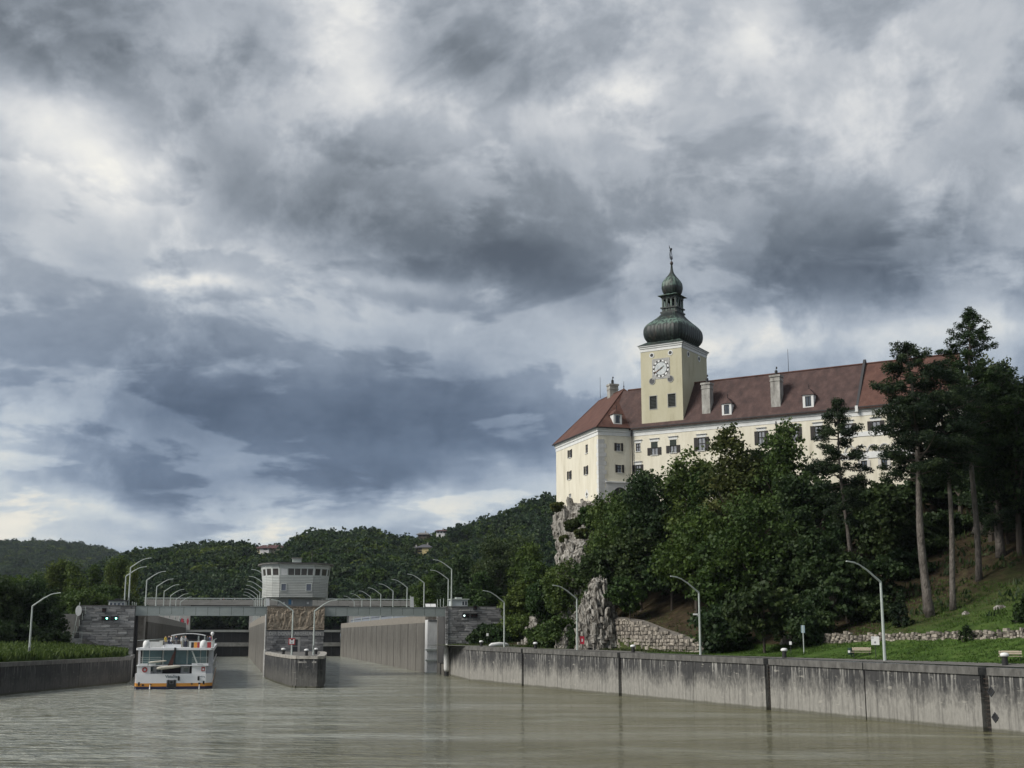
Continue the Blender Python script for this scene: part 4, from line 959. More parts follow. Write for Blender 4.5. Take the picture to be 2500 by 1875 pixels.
# white hull: transom, sides, so that the aft deck stays open
hb = MB()
hb.box(SH, X0, X1, 0, .15, z_o + .001, z_w)
hb.hexa([SH.p(X1, 0, z_o), SH.p(X1 + .95, 1.6, z_o), SH.p(X1 + .8, 1.7, z_o), SH.p(X1 - .1, .15, z_o)], [SH.p(X1, 0, z_w), SH.p(X1 + .95, 1.6, z_w), SH.p(X1 + .8, 1.7, z_w), SH.p(X1 - .1, .15, z_w)])
hb.prism(ppl([(x, max(y, 1.6)) for x, y in plan[2:]] + [(X0 - .3, 1.6)]), z_o + .001, z_w)
hb.box(SH, X0, X1, .15, 2, z_o, z_o + .5)
hb.build('hull', hullw, ship)
MB().prism(ppl([(X1 + .93, 6), (X1 + .93, 96), (XC + 3.4, 106.5), (XC, 109.5), (XC - 3.4, 106.5), (X0 - .28, 96), (X0 - .28, 6)]), z_w + .001, z_t0).build('superstructure', hullw, ship)
# windows along the right side
gl_dark = M('ship_glass', [(.3, (.02, .035, .04)), (.7, (.05, .075, .08))], noise=.6, rough=.06, spec=.9)
for lev, (za, zb) in enumerate(((z_o + .35, z_o + .85), (z_w + .1, z_u0 + .1), (z_u1 + .35, z_t0 - .25))):
    for k in range(22):
        y = 8 + k * 4.0; MB().box(SH, X1 + .935 if lev else X1 + .951, X1 + .97, y, y + 3.1, za, zb).build('window', gl_dark, ship)
rim = MB()
for z in (z_w, z_u1): rim.box(SH, X1 + .94, X1 + 1.06, 1.6, 95, z - .05, z + .08)
rim.build('rub_rail', M('ship_grey', (.33, .33, .32)), ship)
# aft deck: back wall, doors, recess
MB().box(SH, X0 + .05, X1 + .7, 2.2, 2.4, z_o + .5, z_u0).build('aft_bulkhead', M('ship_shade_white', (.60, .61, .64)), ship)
dk = M('ship_interior', (.045, .04, .045))
for a, b, c, d in ((720, 1130, 900, 1058), (1335, 1475, 890, 1050)): MB().box(SH, sx_(a, 2.2), sx_(b, 2.2), 2.14, 2.19, sz_(d, 2.2), sz_(c, 2.2)).build('opening', dk, ship)
dr = MB().box(SH, sx_(1160, 2.1), sx_(1325, 2.1), 2.1, 2.19, sz_(1050, 2.1), sz_(895, 2.1)).build('door', hullw, ship)
MB().box(SH, sx_(1200, 2.05), sx_(1290, 2.05), 2.07, 2.095, sz_(1020, 2.1), sz_(930, 2.1)).build('panel', lamp_grey, dr, ship)
for a, b in ((X0, X0 + 1.9), (X1 - 2.0, X1)):           # white side walls of the aft deck
    MB().box(SH, a, b, .05, .2, z_w + .001, z_u0).build('aft_wall', hullw, ship)
wo2 = MB(); wo2.disc(SH, sx_(325), sz_(967), .36, -.06, .04, 20)
# life ring and red locker
MB().ring(SH, sx_(325), sz_(967), .20, .37, -.1, .04, 24).build('life_ring', M('ring_red', (.34, .05, .05)), ship)
MB().box(SH, sx_(1598), sx_(1672), -.06, .04, sz_(1003), sz_(912)).build('red_locker', M('ring_red', (.34, .05, .05)), ship)
MB().box(SH, sx_(1622), sx_(1652), -.08, -.061, sz_(985), sz_(940)).build('locker_label', white, ship)
# upper deck slab with white bulwark
for a, b in ((180, 385), (410, 565), (1375, 1750)): MB().box(SH, sx_(a), sx_(b), -.25, -.1, z_u0 + .01, z_u1 + .06).build('bulwark', hullw, ship)
MB().box(SH, X0 - .1, X1 + .4, -.09, 6, z_u0 + .001, z_u0 + .14).build('upper_deck', hullw, ship)
# glazed lounge
gz = M('lounge_glass', [(.3, (.045, .10, .105)), (.7, (.09, .17, .175))], scale=(.5, .5, .5), noise=1, rough=.08, spec=.9)
for a, b, y in ((265, 405, 1.2), (425, 690, 1.2), (735, 985, 1.2), (1000, 1250, 1.2), (1285, 1550, 1.2), (1570, 1690, 1.2)):
    MB().box(SH, sx_(a, y), sx_(b, y), y, y + .06, z_u0 + .2, z_t0 - .02).build('lounge_pane', gz, ship)
MB().box(SH, X0 + .3, X1 + .2, 1.9, 6.2, z_u0 + .15, z_t0 - .01).build('lounge_core', dk, ship)
mu = MB()
for px in (262, 412, 712, 730, 1258, 1275, 1560, 1700): mu.box(SH, sx_(px, 1.1) - .04, sx_(px, 1.1) + .05, 1.1, 1.24, z_u0 + .15, z_t0)
mu.build('lounge_mullions', lamp_grey, ship)
rr = MB()
for zz in (.35, .62, .9, 1.15):
    rr.box(SH, sx_(200), sx_(690), -.02, .02, z_u1 + zz - .25, z_u1 + zz - .20); rr.box(SH, sx_(1370), sx_(1750), -.02, .02, z_u1 + zz - .25, z_u1 + zz - .20)
rr.build('railing', lamp_grey, ship)
MB().hexa([SH.p(sx_(1350), .1, z_t0 - .1), SH.p(sx_(1385), .1, z_t0 - .1), SH.p(sx_(1385), .25, z_t0 - .1), SH.p(sx_(1350), .25, z_t0 - .1)][::-1], [SH.p(sx_(1470), -.1, z_u1 + .1), SH.p(sx_(1505), -.1, z_u1 + .1), SH.p(sx_(1505), .05, z_u1 + .1), SH.p(sx_(1470), .05, z_u1 + .1)][::-1]).build('stair', lamp_grey, ship)
# crane with flag mast, tender boats
cr = MB(); cr.hexa([SH.p(sx_(830), -.3, sz_(890)), SH.p(sx_(945), -.3, sz_(890)), SH.p(sx_(945), -.05, sz_(890)), SH.p(sx_(830), -.05, sz_(890))], [SH.p(sx_(965), -.3, sz_(560)), SH.p(sx_(1010), -.3, sz_(560)), SH.p(sx_(1010), -.05, sz_(560)), SH.p(sx_(965), -.05, sz_(560))])
cr.build('crane_arm', M('crane_dark', [(.3, (.03, .012, .012)), (.7, (.09, .04, .03))], noise=1.5), ship)
MB().box(SH, sx_(965), sx_(1010), -.32, -.04, sz_(560), sz_(470)).build('crane_head', black, ship)
def boat(px0, px1, py0, py1, y, nm, m, hgt):
    a, b = np.array(SH.p(sx_(px0), y, sz_(py0))), np.array(SH.p(sx_(px1), y, sz_(py1)))
    pts_ = [a + (b - a) * t for t in (0, .04, .15, .4, .7, .92, 1)]
    return MB().tube(pts_, [hgt * k for k in (.25, .7, 1, 1.05, .95, .7, .3)], 10).build(nm, m, ship, smooth=True)
canvas = M('canvas_cover', [(.3, (.42, .40, .34)), (.7, (.58, .56, .49))], noise=1.5)
boat(595, 1135, 935, 885, -.7, 'tender_boat', canvas, .24)
boat(405, 810, 805, 765, -.4, 'gangway', canvas, .14)
an = MB(); an.hexa([SH.p(sx_(830), -.05, sz_(1380)), SH.p(sx_(1045), -.05, sz_(1380)), SH.p(sx_(1045), .05, sz_(1380)), SH.p(sx_(830), .05, sz_(1380))], [SH.p(sx_(830), -.05, sz_(1200)), SH.p(sx_(1045), -.05, sz_(1200)), SH.p(sx_(1045), .05, sz_(1200)), SH.p(sx_(830), .05, sz_(1200))])
an.build('anchor_pocket', M('pocket_grey', (.13, .13, .14)), ship)
aa = MB()
for a, b, c in ((865, 880, 1195), (1000, 1015, 1195)): aa.hexa([SH.p(sx_(a - 25), -.12, sz_(1370)), SH.p(sx_(b + 25), -.12, sz_(1370)), SH.p(sx_(b + 25), -.055, sz_(1370)), SH.p(sx_(a - 25), -.055, sz_(1370))], [SH.p(sx_(a), -.12, sz_(c)), SH.p(sx_(b), -.12, sz_(c)), SH.p(sx_(b), -.055, sz_(c)), SH.p(sx_(a), -.055, sz_(c))])
aa.disc(SH, sx_(940), sz_(1250), .18, -.14, -.055, 12); aa.box(SH, sx_(880), sx_(1000), -.13, -.056, sz_(1380), sz_(1290)); aa.build('anchor', black, ship)
for a, b, c, d in ((190, 230, 1245, 1325), (275, 325, 1292, 1330), (450, 495, 1290, 1310), (1375, 1415, 1275, 1305), (1540, 1590, 1265, 1300), (1640, 1680, 1225, 1305)):
    MB().box(SH, sx_(a), sx_(b), -.03, .02, sz_(d), sz_(c)).build('port', black, ship)
grey_l = M('ship_lettering', (.20, .23, .25))
text_mesh('name_lettering', 'VistaStar', .55, .004, grey_l, SH, sx_(790), -.02, sz_(1150), sx_(1105) - sx_(790), ship, .018)
text_mesh('port_lettering', 'Hamburg', .3, .003, grey_l, SH, sx_(1520), -.02, sz_(1140), sx_(1680) - sx_(1520), ship, .004)
text_mesh('deck_lettering', 'VISTASTAR', .2, .003, grey_l, SH, sx_(1500), -.27, sz_(868), sx_(1635) - sx_(1500), ship)
for px in (1185, 1300, 430, 520, 620): MB().box(SH, sx_(px, 2.1) - .03, sx_(px, 2.1) + .03, 2.08, 2.18, z_w + .02, z_u0).build('stanchion', lamp_grey, ship)
for px in (480, 640): MB().box(SH, sx_(px - 45, 2.1), sx_(px + 45, 2.1), 2.12, 2.19, z_w + .25, z_u0 - .2).build('aft_window', gl_dark, ship)
for px in (260, 430, 1420, 1560): MB().lathe(SH.p(sx_(px), .6, z_w - .05), [(.13, 0), (.13, .35), (.2, .37), (.2, .45)], 10).build('deck_bollard', dark_metal, ship)
for px in (1100, 1540): MB().lathe(SH.p(sx_(px), -.16, z_o + .35), [(.05, 0), (.14, .08), (.15, .5), (.06, .62)], 10).build('fender', black, ship)
# sun deck
MB().prism(ppl([(X0 - .1, -.2), (X1 + .6, -.2), (X1 + .95, 1.2), (X1 + .95, 96), (XC, 109), (X0 - .3, 96), (X0 - .3, 1.2)]), z_t0 + .001, z_t1).build('sun_deck', hullw, ship)
sb = MB()
for px0, px1, py, y in ((290, 680, 335, 7), (1290, 1830, 325, 4)): sb.box(SH, sx_(px0, y), sx_(px1, y), y, y + .1, z_t1 + .01, sz_(py, y))
sb.build('deck_screen', M('screen_grey', [(.3, (.42, .43, .41)), (.7, (.56, .57, .55))], noise=.8), ship)
ln = MB()
for y in (3, 9, 15, 22, 30): ln.box(SH, X1 + .8, X1 + .86, y, y + .08, z_t1, z_t1 + 1.1)
ln.box(SH, X1 + .8, X1 + .86, 1, 90, z_t1 + 1.05, z_t1 + 1.12); ln.box(SH, X0 - .2, X0 - .14, 1, 90, z_t1 + 1.05, z_t1 + 1.12)
for px in (695, 790, 1265): ln.box(SH, sx_(px, .2), sx_(px, .2) + .05, .2, .26, z_t1, z_t1 + 1.15)
ln.box(SH, sx_(290, .2), sx_(1270, .2), .2, .24, z_t1 + 1.1, z_t1 + 1.15); ln.build('deck_railing', lamp_grey, ship)
for k in range(9):
    y = 22 + (k // 3) * 5; x = XC - 3 + (k % 3) * 2.6; MB().box(SH, x, x + .6, y, y + 1.7, z_t1 + .25, z_t1 + .33).box(SH, x, x + .6, y + 1.6, y + 1.75, z_t1 + .33, z_t1 + .95).box(SH, x + .05, x + .1, y + .1, y + .15, z_t1, z_t1 + .25).box(SH, x + .5, x + .55, y + 1.5, y + 1.55, z_t1, z_t1 + .25).build('deck_chair', (canvas, dark_metal)[k % 2], ship)
for px in (338, 1622):
    r_ = .52; z_ = z_t1 + .42
    MB().lathe(SH.p(sx_(px, .5), .5, z_t1), [(r_, .003), (r_, .55), (r_ * .93, .78), (r_ * .75, .97), (r_ * .45, 1.1), (.04, 1.14)], 20).build('radar_dome', white, ship, smooth=True)
MB().box(SH, sx_(765, 1), sx_(1110, 1), 1.0, 2.6, z_t1 + .003, sz_(400, 1)).build('deck_locker', hullw, ship)
for a, b, c, d, m_ in ((1340, 1400, 352, 455, black), (1405, 1475, 350, 440, orange), (1480, 1530, 350, 460, M('ring_red', (.34, .05, .05))), (1700, 1790, 350, 450, M('ring_red', (.34, .05, .05)))):
    MB().box(SH, sx_(a, 2), sx_(b, 2), 2, 2.4, z_t1 + .003, sz_(c, 2)).build('deck_chest', m_, ship)
# canopy
cpy = 10; xa, xb = sx_(880, cpy), sx_(1648, cpy); za, zb = sz_(205, cpy), sz_(160, cpy)
cb = MB(); n = 8
for i in range(n):
    t0, t1 = i / n, (i + 1) / n; f = lambda t: za + (zb - za) * (1 - (2 * t - 1) ** 2)
    xA, xB = xa + (xb - xa) * t0, xa + (xb - xa) * t1
    cb.hexa([SH.p(xA, cpy, f(t0)), SH.p(xB, cpy, f(t1)), SH.p(xB, cpy + 9, f(t1)), SH.p(xA, cpy + 9, f(t0))], [SH.p(xA, cpy, f(t0) + .1), SH.p(xB, cpy, f(t1) + .1), SH.p(xB, cpy + 9, f(t1) + .1), SH.p(xA, cpy + 9, f(t0) + .1)])
cb.build('canopy_roof', white, ship)
for x in (xa + .1, xa + (xb - xa) * .35, xa + (xb - xa) * .8, xb - .1):
    for y in (cpy + .1, cpy + 8.8): MB().box(SH, x - .05, x + .05, y, y + .1, z_t1, za + .02).build('canopy_post', lamp_grey, ship)
MB().box(SH, xa + .2, xa + (xb - xa) * .75, cpy + 5, cpy + 5.3, z_t1 + .01, z_t1 + 1.2).build('bar_counter', M('bar_dark', (.06, .055, .06)), ship)
wk = MB()
for px in (460, 1565): wk.tube([SH.p(sx_(px), -.1, sz_(1300)), SH.p(sx_(px), -.35, .02)], [.04, .1], 6)
wk.build('water_outlet', white, ship)

# ------------------------------------------------------------------ people
def person_mesh(name, pose):
    """one continuous skin over a joint skeleton"""
    J = {'pelvis': (0, 0, .95, .15), 'waist': (0, 0, 1.12, .135), 'chest': (0, .01, 1.36, .165), 'neck': (0, .01, 1.53, .06), 'head': (0, .0, 1.62, .095), 'crown': (0, .0, 1.72, .085)}
    for s, k in ((-1, 'l'), (1, 'r')):
        sw = pose['arm'] * (1 if s > 0 else .4); st = pose['step'] * s
        J.update({'hip' + k: (s * .095, 0, .9, .095), 'knee' + k: (s * .11, -.02 + st * .12, .5, .062), 'ankle' + k: (s * .11, st * .22, .09, .043), 'toe' + k: (s * .13, -.16 + st * .22, .035, .035),
                  'sho' + k: (s * .19, .01, 1.44, .062), 'elb' + k: (s * .26, -.05 - sw * .12, 1.16 + sw * .05, .043), 'wri' + k: (s * .24, -.12 - sw * .3, .95 + sw * .3, .032), 'han' + k: (s * .23, -.15 - sw * .36, .87 + sw * .33, .035)})
    keys = list(J); E = [('pelvis', 'waist'), ('waist', 'chest'), ('chest', 'neck'), ('neck', 'head'), ('head', 'crown')]
    for k in 'lr': E += [('pelvis', 'hip' + k), ('hip' + k, 'knee' + k), ('knee' + k, 'ankle' + k), ('ankle' + k, 'toe' + k), ('chest', 'sho' + k), ('sho' + k, 'elb' + k), ('elb' + k, 'wri' + k), ('wri' + k, 'han' + k)]
    me = bpy.data.meshes.new(name); me.from_pydata([J[k][:3] for k in keys], [(keys.index(a), keys.index(b)) for a, b in E], [])
    t = bpy.data.objects.new(name, me); col.objects.link(t); sk = t.modifiers.new('skin', 'SKIN'); sb_ = t.modifiers.new('sub', 'SUBSURF'); sb_.levels = sb_.render_levels = 1
    for i, k in enumerate(keys): me.skin_vertices[0].data[i].radius = (J[k][3], J[k][3])
    me.skin_vertices[0].data[0].use_root = True
    bpy.context.view_layer.update()
    out = bpy.data.meshes.new_from_object(t.evaluated_get(bpy.context.evaluated_depsgraph_get())); bpy.data.objects.remove(t)
    zs = np.zeros(len(out.polygons) * 3); out.polygons.foreach_get('center', zs); c = zs.reshape(-1, 3)
    mi = np.where(c[:, 2] > 1.68, 3, np.where(c[:, 2] > 1.52, 2, np.where(c[:, 2] > .93, 0, 1))); mi = np.where((np.abs(c[:, 0]) > .2) & (c[:, 2] < 1.1), 2, mi)
    out.materials.clear()
    for i in range(4): out.materials.append(None)
    out.polygons.foreach_set('material_index', mi.astype(np.int32)); out.polygons.foreach_set('use_smooth', [True] * len(out.polygons)); return out
pm = [person_mesh('person', {'arm': .1, 'step': .1}), person_mesh('person', {'arm': .8, 'step': .0}), person_mesh('person', {'arm': .3, 'step': .8})]
cloth = {'white': M('cloth_white', (.62, .62, .62)), 'navy': M('cloth_navy', (.02, .025, .05)), 'yellow': M('cloth_yellow', (.55, .40, .05)), 'grey': M('cloth_grey', (.16, .16, .17)), 'red': M('cloth_red', (.35, .04, .04)), 'blue': M('cloth_blue', (.07, .13, .28)), 'beige': M('cloth_beige', (.42, .36, .27))}
skin = M('skin_tone', (.48, .30, .22)); hairs = {'dark': M('hair_dark', (.02, .015, .012)), 'fair': M('hair_fair', (.25, .18, .1)), 'cap': cloth['white']}
def person(loc, rz, k, shirt, legs, hair, label, grp):
    me = pm[k].copy(); me.materials[0] = cloth[shirt]; me.materials[1] = cloth[legs]; me.materials[2] = skin; me.materials[3] = hairs[hair]
    o = bpy.data.objects.new('person', me); col.objects.link(o); o.location = loc; o.rotation_euler = (0, 0, rz); tag(o, label, 'person', grp); return o
for px, y, k, a, b, h, rz, lab in ((760, 4, 0, 'yellow', 'grey', 'dark', 1.0, 'person in yellow top behind the deck railing'), (835, 2.9, 1, 'navy', 'navy', 'cap', .4, 'person in white cap and dark uniform at the stern rail'),
        (885, 8, 0, 'white', 'navy', 'fair', 2.0, 'person in white shirt just under the canopy edge'), (1000, 9, 0, 'navy', 'grey', 'dark', 3.0, 'person in dark top standing under the canopy'), (1120, 9.5, 1, 'white', 'beige', 'dark', 1.4, 'person in white top under the middle of the canopy'),
        (1210, 8, 0, 'grey', 'navy', 'fair', 2.6, 'person in grey top beside the bar under the canopy'), (1705, 16, 2, 'grey', 'navy', 'dark', .5, 'person in grey top past the canopy'), (1755, 17, 0, 'blue', 'navy', 'dark', 2.2, 'person in blue top past the canopy'),
        (1880, 26, 0, 'red', 'grey', 'dark', 1.5, 'person in red top far along the side railing')):
    person(SH.p(sx_(px, y) if px < 1800 else X1 + .3, y, z_t1 + .003), rz, k, a, b, h, lab, 'passengers on the sun deck')
MB_ = thing('ball_marker', SH.p(sx_(1810, 3.4), 3.4, z_t1), 'round white lamp globe on a short post at the sun deck edge', 'lamp')
MB().lathe(SH.p(sx_(1810, 3.4), 3.4, z_t1), [(.05, 0), (.05, 1.75), (.18, 1.82), (.28, 2.05), (.2, 2.28), (.03, 2.33)], 14).build('globe', white, MB_, smooth=True)
for u, k, a, b, lab in ((539.5, 2, 'white', 'navy', 'person in white walking on the bridge, nearest the white abutment'), (546, 0, 'red', 'grey', 'person in red on the bridge beside the one in white'), (573, 2, 'white', 'grey', 'person in white leading the cluster of people on the bridge'),
                     (580, 0, 'navy', 'navy', 'person in dark clothes in the middle of the bridge cluster'), (589, 2, 'grey', 'navy', 'person in grey at the tail of the bridge cluster'), (609, 0, 'navy', 'grey', 'lone person in dark clothes on the bridge close to the control tower')):
    person(LK.p(LK.xz(u, 1465, BY + 1)[0], BY + 1, z_dk1 - .9 + .01), 2.0, k, a, b, 'dark', lab, 'people walking on the bridge')

# ------------------------------------------------------------------ lamps
def make_lamp(pole=7.3, reach=2.9, rise=1.75):
    t = thing('street_lamp', (0, 0, 0), '', 'street lamp')
    MB().tube([(0, 0, -.3), (0, 0, pole)], [.155, .11], 8).build('pole', lamp_grey, t)
    MB().tube([(0, 0, pole - .02), (reach * .5, 0, pole + rise * .60), (reach * .8, 0, pole + rise * .89), (reach, 0, pole + rise)], [.11, .09, .075, .06], 8).build('arm', lamp_grey, t)
    hb_ = MB(); a, b = np.array((reach - .1, 0, pole + rise - .02)), np.array((reach + .85, 0, pole + rise + .12))
    hb_.hexa([a + (0, -.1, -.05), b + (0, -.12, -.05), b + (0, .12, -.05), a + (0, .1, -.05)], [a + (0, -.1, .08), b + (0, -.08, .05), b + (0, .08, .05), a + (0, .1, .08)])
    hb_.build('lamp_head', lamp_grey, t); MB().box(Fr((0, 0), (1, 0)), .3, .31, 0, 0, 0, 0) if False else None
    hd = MB().box(W0, -.06, .06, -.175, -.12, 1.0, 1.6).build('access_door', dark_metal, t)
    return t
lamp0 = make_lamp()
first = [True]
def lamp(x, y, z, direction, label, group, sc_=1.0):
    rz = math.atan2(direction[1], direction[0])
    if first[0]:
        first[0] = False; t = lamp0; t.location = (x, y, z); t.rotation_euler = (0, 0, rz); t['label'] = label
    else: t = copy_tree(lamp0, (x, y, z), rz, label)
    t.scale = (sc_, sc_, sc_); t['group'] = group; return t
wdir = -QW.ey
LG = 'street lamps along the quays and lock'
for u, lab in ((1231, 'street lamp on the quay nearest the dark stone head'), (1409, 'street lamp on the quay beside the red box and rock'), (1709, 'street lamp with small camera in front of the stone retaining wall'), (2157, 'tall street lamp nearest the viewer beside the park bench')):
    x, y, z = QP(u, 1.9); lamp(x, y, z, wdir, lab, LG)
    if u == 1709:
        cm = thing('security_camera', (x, y, z + 4.6), 'small white security camera on the street lamp pole', 'camera')
        MB().box(Fr((x, y), (1, 0)), -.75, -.2, -.09, .09, z + 4.65, z + 4.83).build('housing', white, cm); MB().box(Fr((x, y), (1, 0)), -.3, -.1, -.03, .03, z + 4.5, z + 4.64).build('bracket', lamp_grey, cm)
xx = PX(70, 184, 4.4); lamp(xx, 184, 4.4, (1, .1), 'lone street lamp on the grassy bank', LG)
for (s, t, dr, lab) in ((-6.6, -45, -RDIR, 'street lamp on the pier nose carrying the red sign'), (-2.6, -45, RDIR, 'street lamp on the pier nose without a sign')):
    u = 712 if s < -5 else 765; y = LK.xz(u, 1600, t)[0]; p = LK.p(y, t, nz - .02); lamp(*p, dr, lab, LG, .93)
ROW = 'lamps in rows on the chamber walls'
for k, Y in enumerate((272, 309, 344, 381, 420, 456, 494)):
    u = 562 - (562 - 352.6) * 270 / Y; x = PX(u, Y, 12); lamp(x, Y, 11.65, RDIR, 'lamp %s the abutment side row on the chamber wall behind the ship' % ('first in', 'second in', 'third in', 'fourth in', 'fifth in', 'sixth in', 'seventh in')[k], ROW)
for u, Y, lab in ((303, 262, 'lamp rising just behind the white glazed cabin'), (313.5, 249, 'tallest lamp between the white cabin and footbridge')):
    lamp(PX(u, Y, 13), Y, 11.65 if Y > 255 else 13.1, RDIR, lab, ROW, 1.0 if Y < 255 else 1.05)
for k, (u, Y) in enumerate(((1034.6, 286), (993, 314), (958.7, 341), (928.8, 369), (904, 396), (882.7, 422), (864, 448))):
    lamp(PX(u, Y, 12), Y, 11.65, -RDIR, 'lamp %s the row above the open chamber wall' % ('nearest of', 'second along', 'third along', 'fourth along', 'fifth along', 'sixth along', 'farthest of')[k], ROW)
for u, Y, lab in ((1094, 268, 'shorter of the two lamps beside the pale cabin'), (1102, 258, 'taller of the two lamps beside the pale cabin')):
    lamp(PX(u, Y, 13), Y, 11.65 if Y > 265 else 13.2, -RDIR, lab, ROW)
for k, t in enumerate((18, 50, 78, 106, 134, 162, 192)):
    lamp(*LK.p(-10.0, t, 11.65), -RDIR, 'lamp %s the row half hidden behind the control tower' % ('first in', 'second in', 'third in', 'fourth in', 'fifth in', 'sixth in', 'last in')[k], ROW)

# ------------------------------------------------------------------ small things on the quays
def make_bollard():
    t = thing('mooring_bollard', (0, 0, 0), '', 'bollard'); MB().lathe((0, 0, -.1), [(.30, 0), (.24, .12), (.23, .75), (.27, .8)], 14).build('body', black, t, smooth=False)
    MB().lathe((0, 0, .695), [(.30, 0), (.36, .05), (.36, .2), (.25, .3), (.05, .33)], 14).build('cap', white, t, smooth=True); return t
bol0 = make_bollard(); fb_ = [True]
def bollard(x, y, z, lab, s=1.0):
    t = bol0 if fb_[0] else copy_tree(bol0, (x, y, z)); fb_[0] = False
    t.location = (x, y, z); t['label'] = lab; t['group'] = 'white capped mooring bollards'; t.scale = (s, s, s)
for u, lab in ((1175, 'white capped bollard in front of the dark stone head'), (1307, 'white capped bollard before the small pale rock'), (1545, 'white capped bollard below the stone retaining wall'), (1913, 'white capped bollard near the blue grey sign post'), (2449, 'white capped bollard in front of a park bench')):
    bollard(*QP(u, 1.5), lab)
for u, t, lab in ((691.5, -36, 'bollard at the back edge of the pier nose by the signed lamp'), (748, -50, 'bollard between the two lamps on the pier nose'), (771, -36, 'bollard behind the unsigned lamp on the pier nose')):
    bollard(*LK.p(LK.xz(u, 1600, t)[0], t, nz - .02), lab)
# keep-clearance sign on the pier lamp
sgp = LK.p(LK.xz(712, 1600, -45.3)[0], -45.3, 0); fr = Fr(sgp, LK.ex); za, zb = fr.xz(712, 1574)[1], fr.xz(712, 1558)[1]
sg = thing('river_sign', (sgp[0], sgp[1], za), 'square red bordered white river sign with red notch on the pier lamp', 'sign')
xm = fr.xz(712.5, 1566)[0]; h = (zb - za) / 2; zc = (za + zb) / 2; red = M('sign_red', (.42, .03, .035), rough=.4)
MB().box(fr, xm - h, xm + h, -.04, .03, za, zb).build('border', red, sg); MB().box(fr, xm - h * .74, xm + h * .74, -.055, -.041, za + h * .26, zb - h * .26).build('face', white, sg)
mk_ = MB(); mk_.add([fr.p(xm - h * .5, -.06, zb - h * .26), fr.p(xm + h * .5, -.06, zb - h * .26), fr.p(xm, -.06, zc + h * .2)], [(0, 1, 2)]); mk_.build('notch', M('sign_dark_red', (.16, .015, .02)), sg)
text_mesh('numeral', '1', h * .7, .003, M('sign_black', (.03, .03, .03)), fr, xm - h * .08, -.06, zc - h * .6, h * .2, sg)
# red locker
x, y, z = QP(1421, 2.7); fr = Fr((x, y), (1, 0)); t = thing('life_ring_box', (x, y, z), 'upright red life ring box between the lamp and the pale rock', 'box')
MB().box(fr, -.04, .04, .0, .08, z - .1, z + .9).build('post', dark_metal, t); MB().box(fr, -.3, .3, -.2, .2, z + .85, z + 1.95).build('case', M('box_red', (.55, .03, .06), rough=.4), t); MB().box(fr, -.3, .3, -.23, .23, z + 1.953, z + 2.0).build('lid', red, t)
MB().box(fr, -.1, .1, -.215, -.203, z + 1.2, z + 1.6).build('mark', white, t)
# benches
wood = M('bench_wood', [(.3, (.30, .25, .19)), (.7, (.44, .38, .30))], scale=(1, 8, 8), noise=3, rand=.1); iron = M('bench_iron', (.02, .03, .022))
def bench(u, q, lab):
    x, y, z = QP(u, q); fr = Fr((x, y), QW.ex * -1 if False else np.array((.93, -.36))); t = thing('park_bench', (x, y, z), lab, 'bench', 'park benches on the lawn')
    for k in range(3): MB().box(fr, -.95, .95, -.42 + k * .16, -.29 + k * .16, z + .44, z + .48).build('seat_slat', wood, t)
    for k in range(2): MB().hexa([fr.p(-.9, .10 + k * .04, z + .62 + k * .16), fr.p(.9, .10 + k * .04, z + .62 + k * .16), fr.p(.9, .14 + k * .04, z + .62 + k * .16), fr.p(-.9, .14 + k * .04, z + .62 + k * .16)], [fr.p(-.9, .14 + k * .04, z + .75 + k * .16), fr.p(.9, .14 + k * .04, z + .75 + k * .16), fr.p(.9, .18 + k * .04, z + .75 + k * .16), fr.p(-.9, .18 + k * .04, z + .75 + k * .16)]).build('back_slat', wood, t)
    for s in (-.75, .75):
        MB().hexa([fr.p(s - .03, -.38, z - .05), fr.p(s + .03, -.38, z - .05), fr.p(s + .03, -.32, z - .05), fr.p(s - .03, -.32, z - .05)], [fr.p(s - .03, -.30, z + .44), fr.p(s + .03, -.30, z + .44), fr.p(s + .03, -.24, z + .44), fr.p(s - .03, -.24, z + .44)]).build('leg', iron, t)
        MB().hexa([fr.p(s - .03, .10, z - .05), fr.p(s + .03, .10, z - .05), fr.p(s + .03, .18, z - .05), fr.p(s - .03, .18, z - .05)], [fr.p(s - .03, .17, z + .92), fr.p(s + .03, .17, z + .92), fr.p(s + .03, .22, z + .92), fr.p(s - .03, .22, z + .92)]).build('leg', iron, t)
bench(2101, 3.6, 'wooden park bench beside the waste bin and tall lamp'); bench(2463, 3.2, 'wooden park bench behind the nearest bollard')
x, y, z = QP(2074, 3.4); t = thing('waste_bin', (x, y, z), 'dark green waste bin with white sticker beside the bench', 'bin')
MB().lathe((x, y, z + .25), [(.2, 0), (.24, .1), (.25, .6), (.2, .68)], 12).build('body', M('bin_green', (.015, .04, .03)), t); MB().tube([(x + .1, y, z - .1), (x + .1, y, z + .9)], .04, 6).build('post', dark_metal, t)
fr = Fr((x, y), (.93, -.36)); MB().box(fr, -.2, .02, -.28, -.255, z + .45, z + .68).build('sticker', white, t)
x, y, z = QP(2137, 3.0); t = thing('notice_board', (x, y, z), 'white notice board on thin posts beside the tall lamp', 'sign'); fr = Fr((x, y), (.96, -.27))
MB().box(fr, -.42, .34, -.02, .02, z + 1.35, z + 2.15).build('panel', white, t); MB().tube([fr.p(-.05, .05, z - .1), fr.p(-.05, .05, z + 2.0)], .03, 6).build('post', dark_metal, t)
MB().box(fr, -.38, -.15, -.025, -.021, z + 1.98, z + 2.02).build('print_line', dark_metal, t); MB().box(fr, -.14, .02, -.025, -.021, z + 1.5, z + 1.62).build('print_mark', M('print_grey', (.2, .2, .22)), t); MB().box(fr, -.1, .0, -.025, -.021, z + 1.64, z + 1.7).build('print_mark', M('print_grey', (.2, .2, .22)), t)
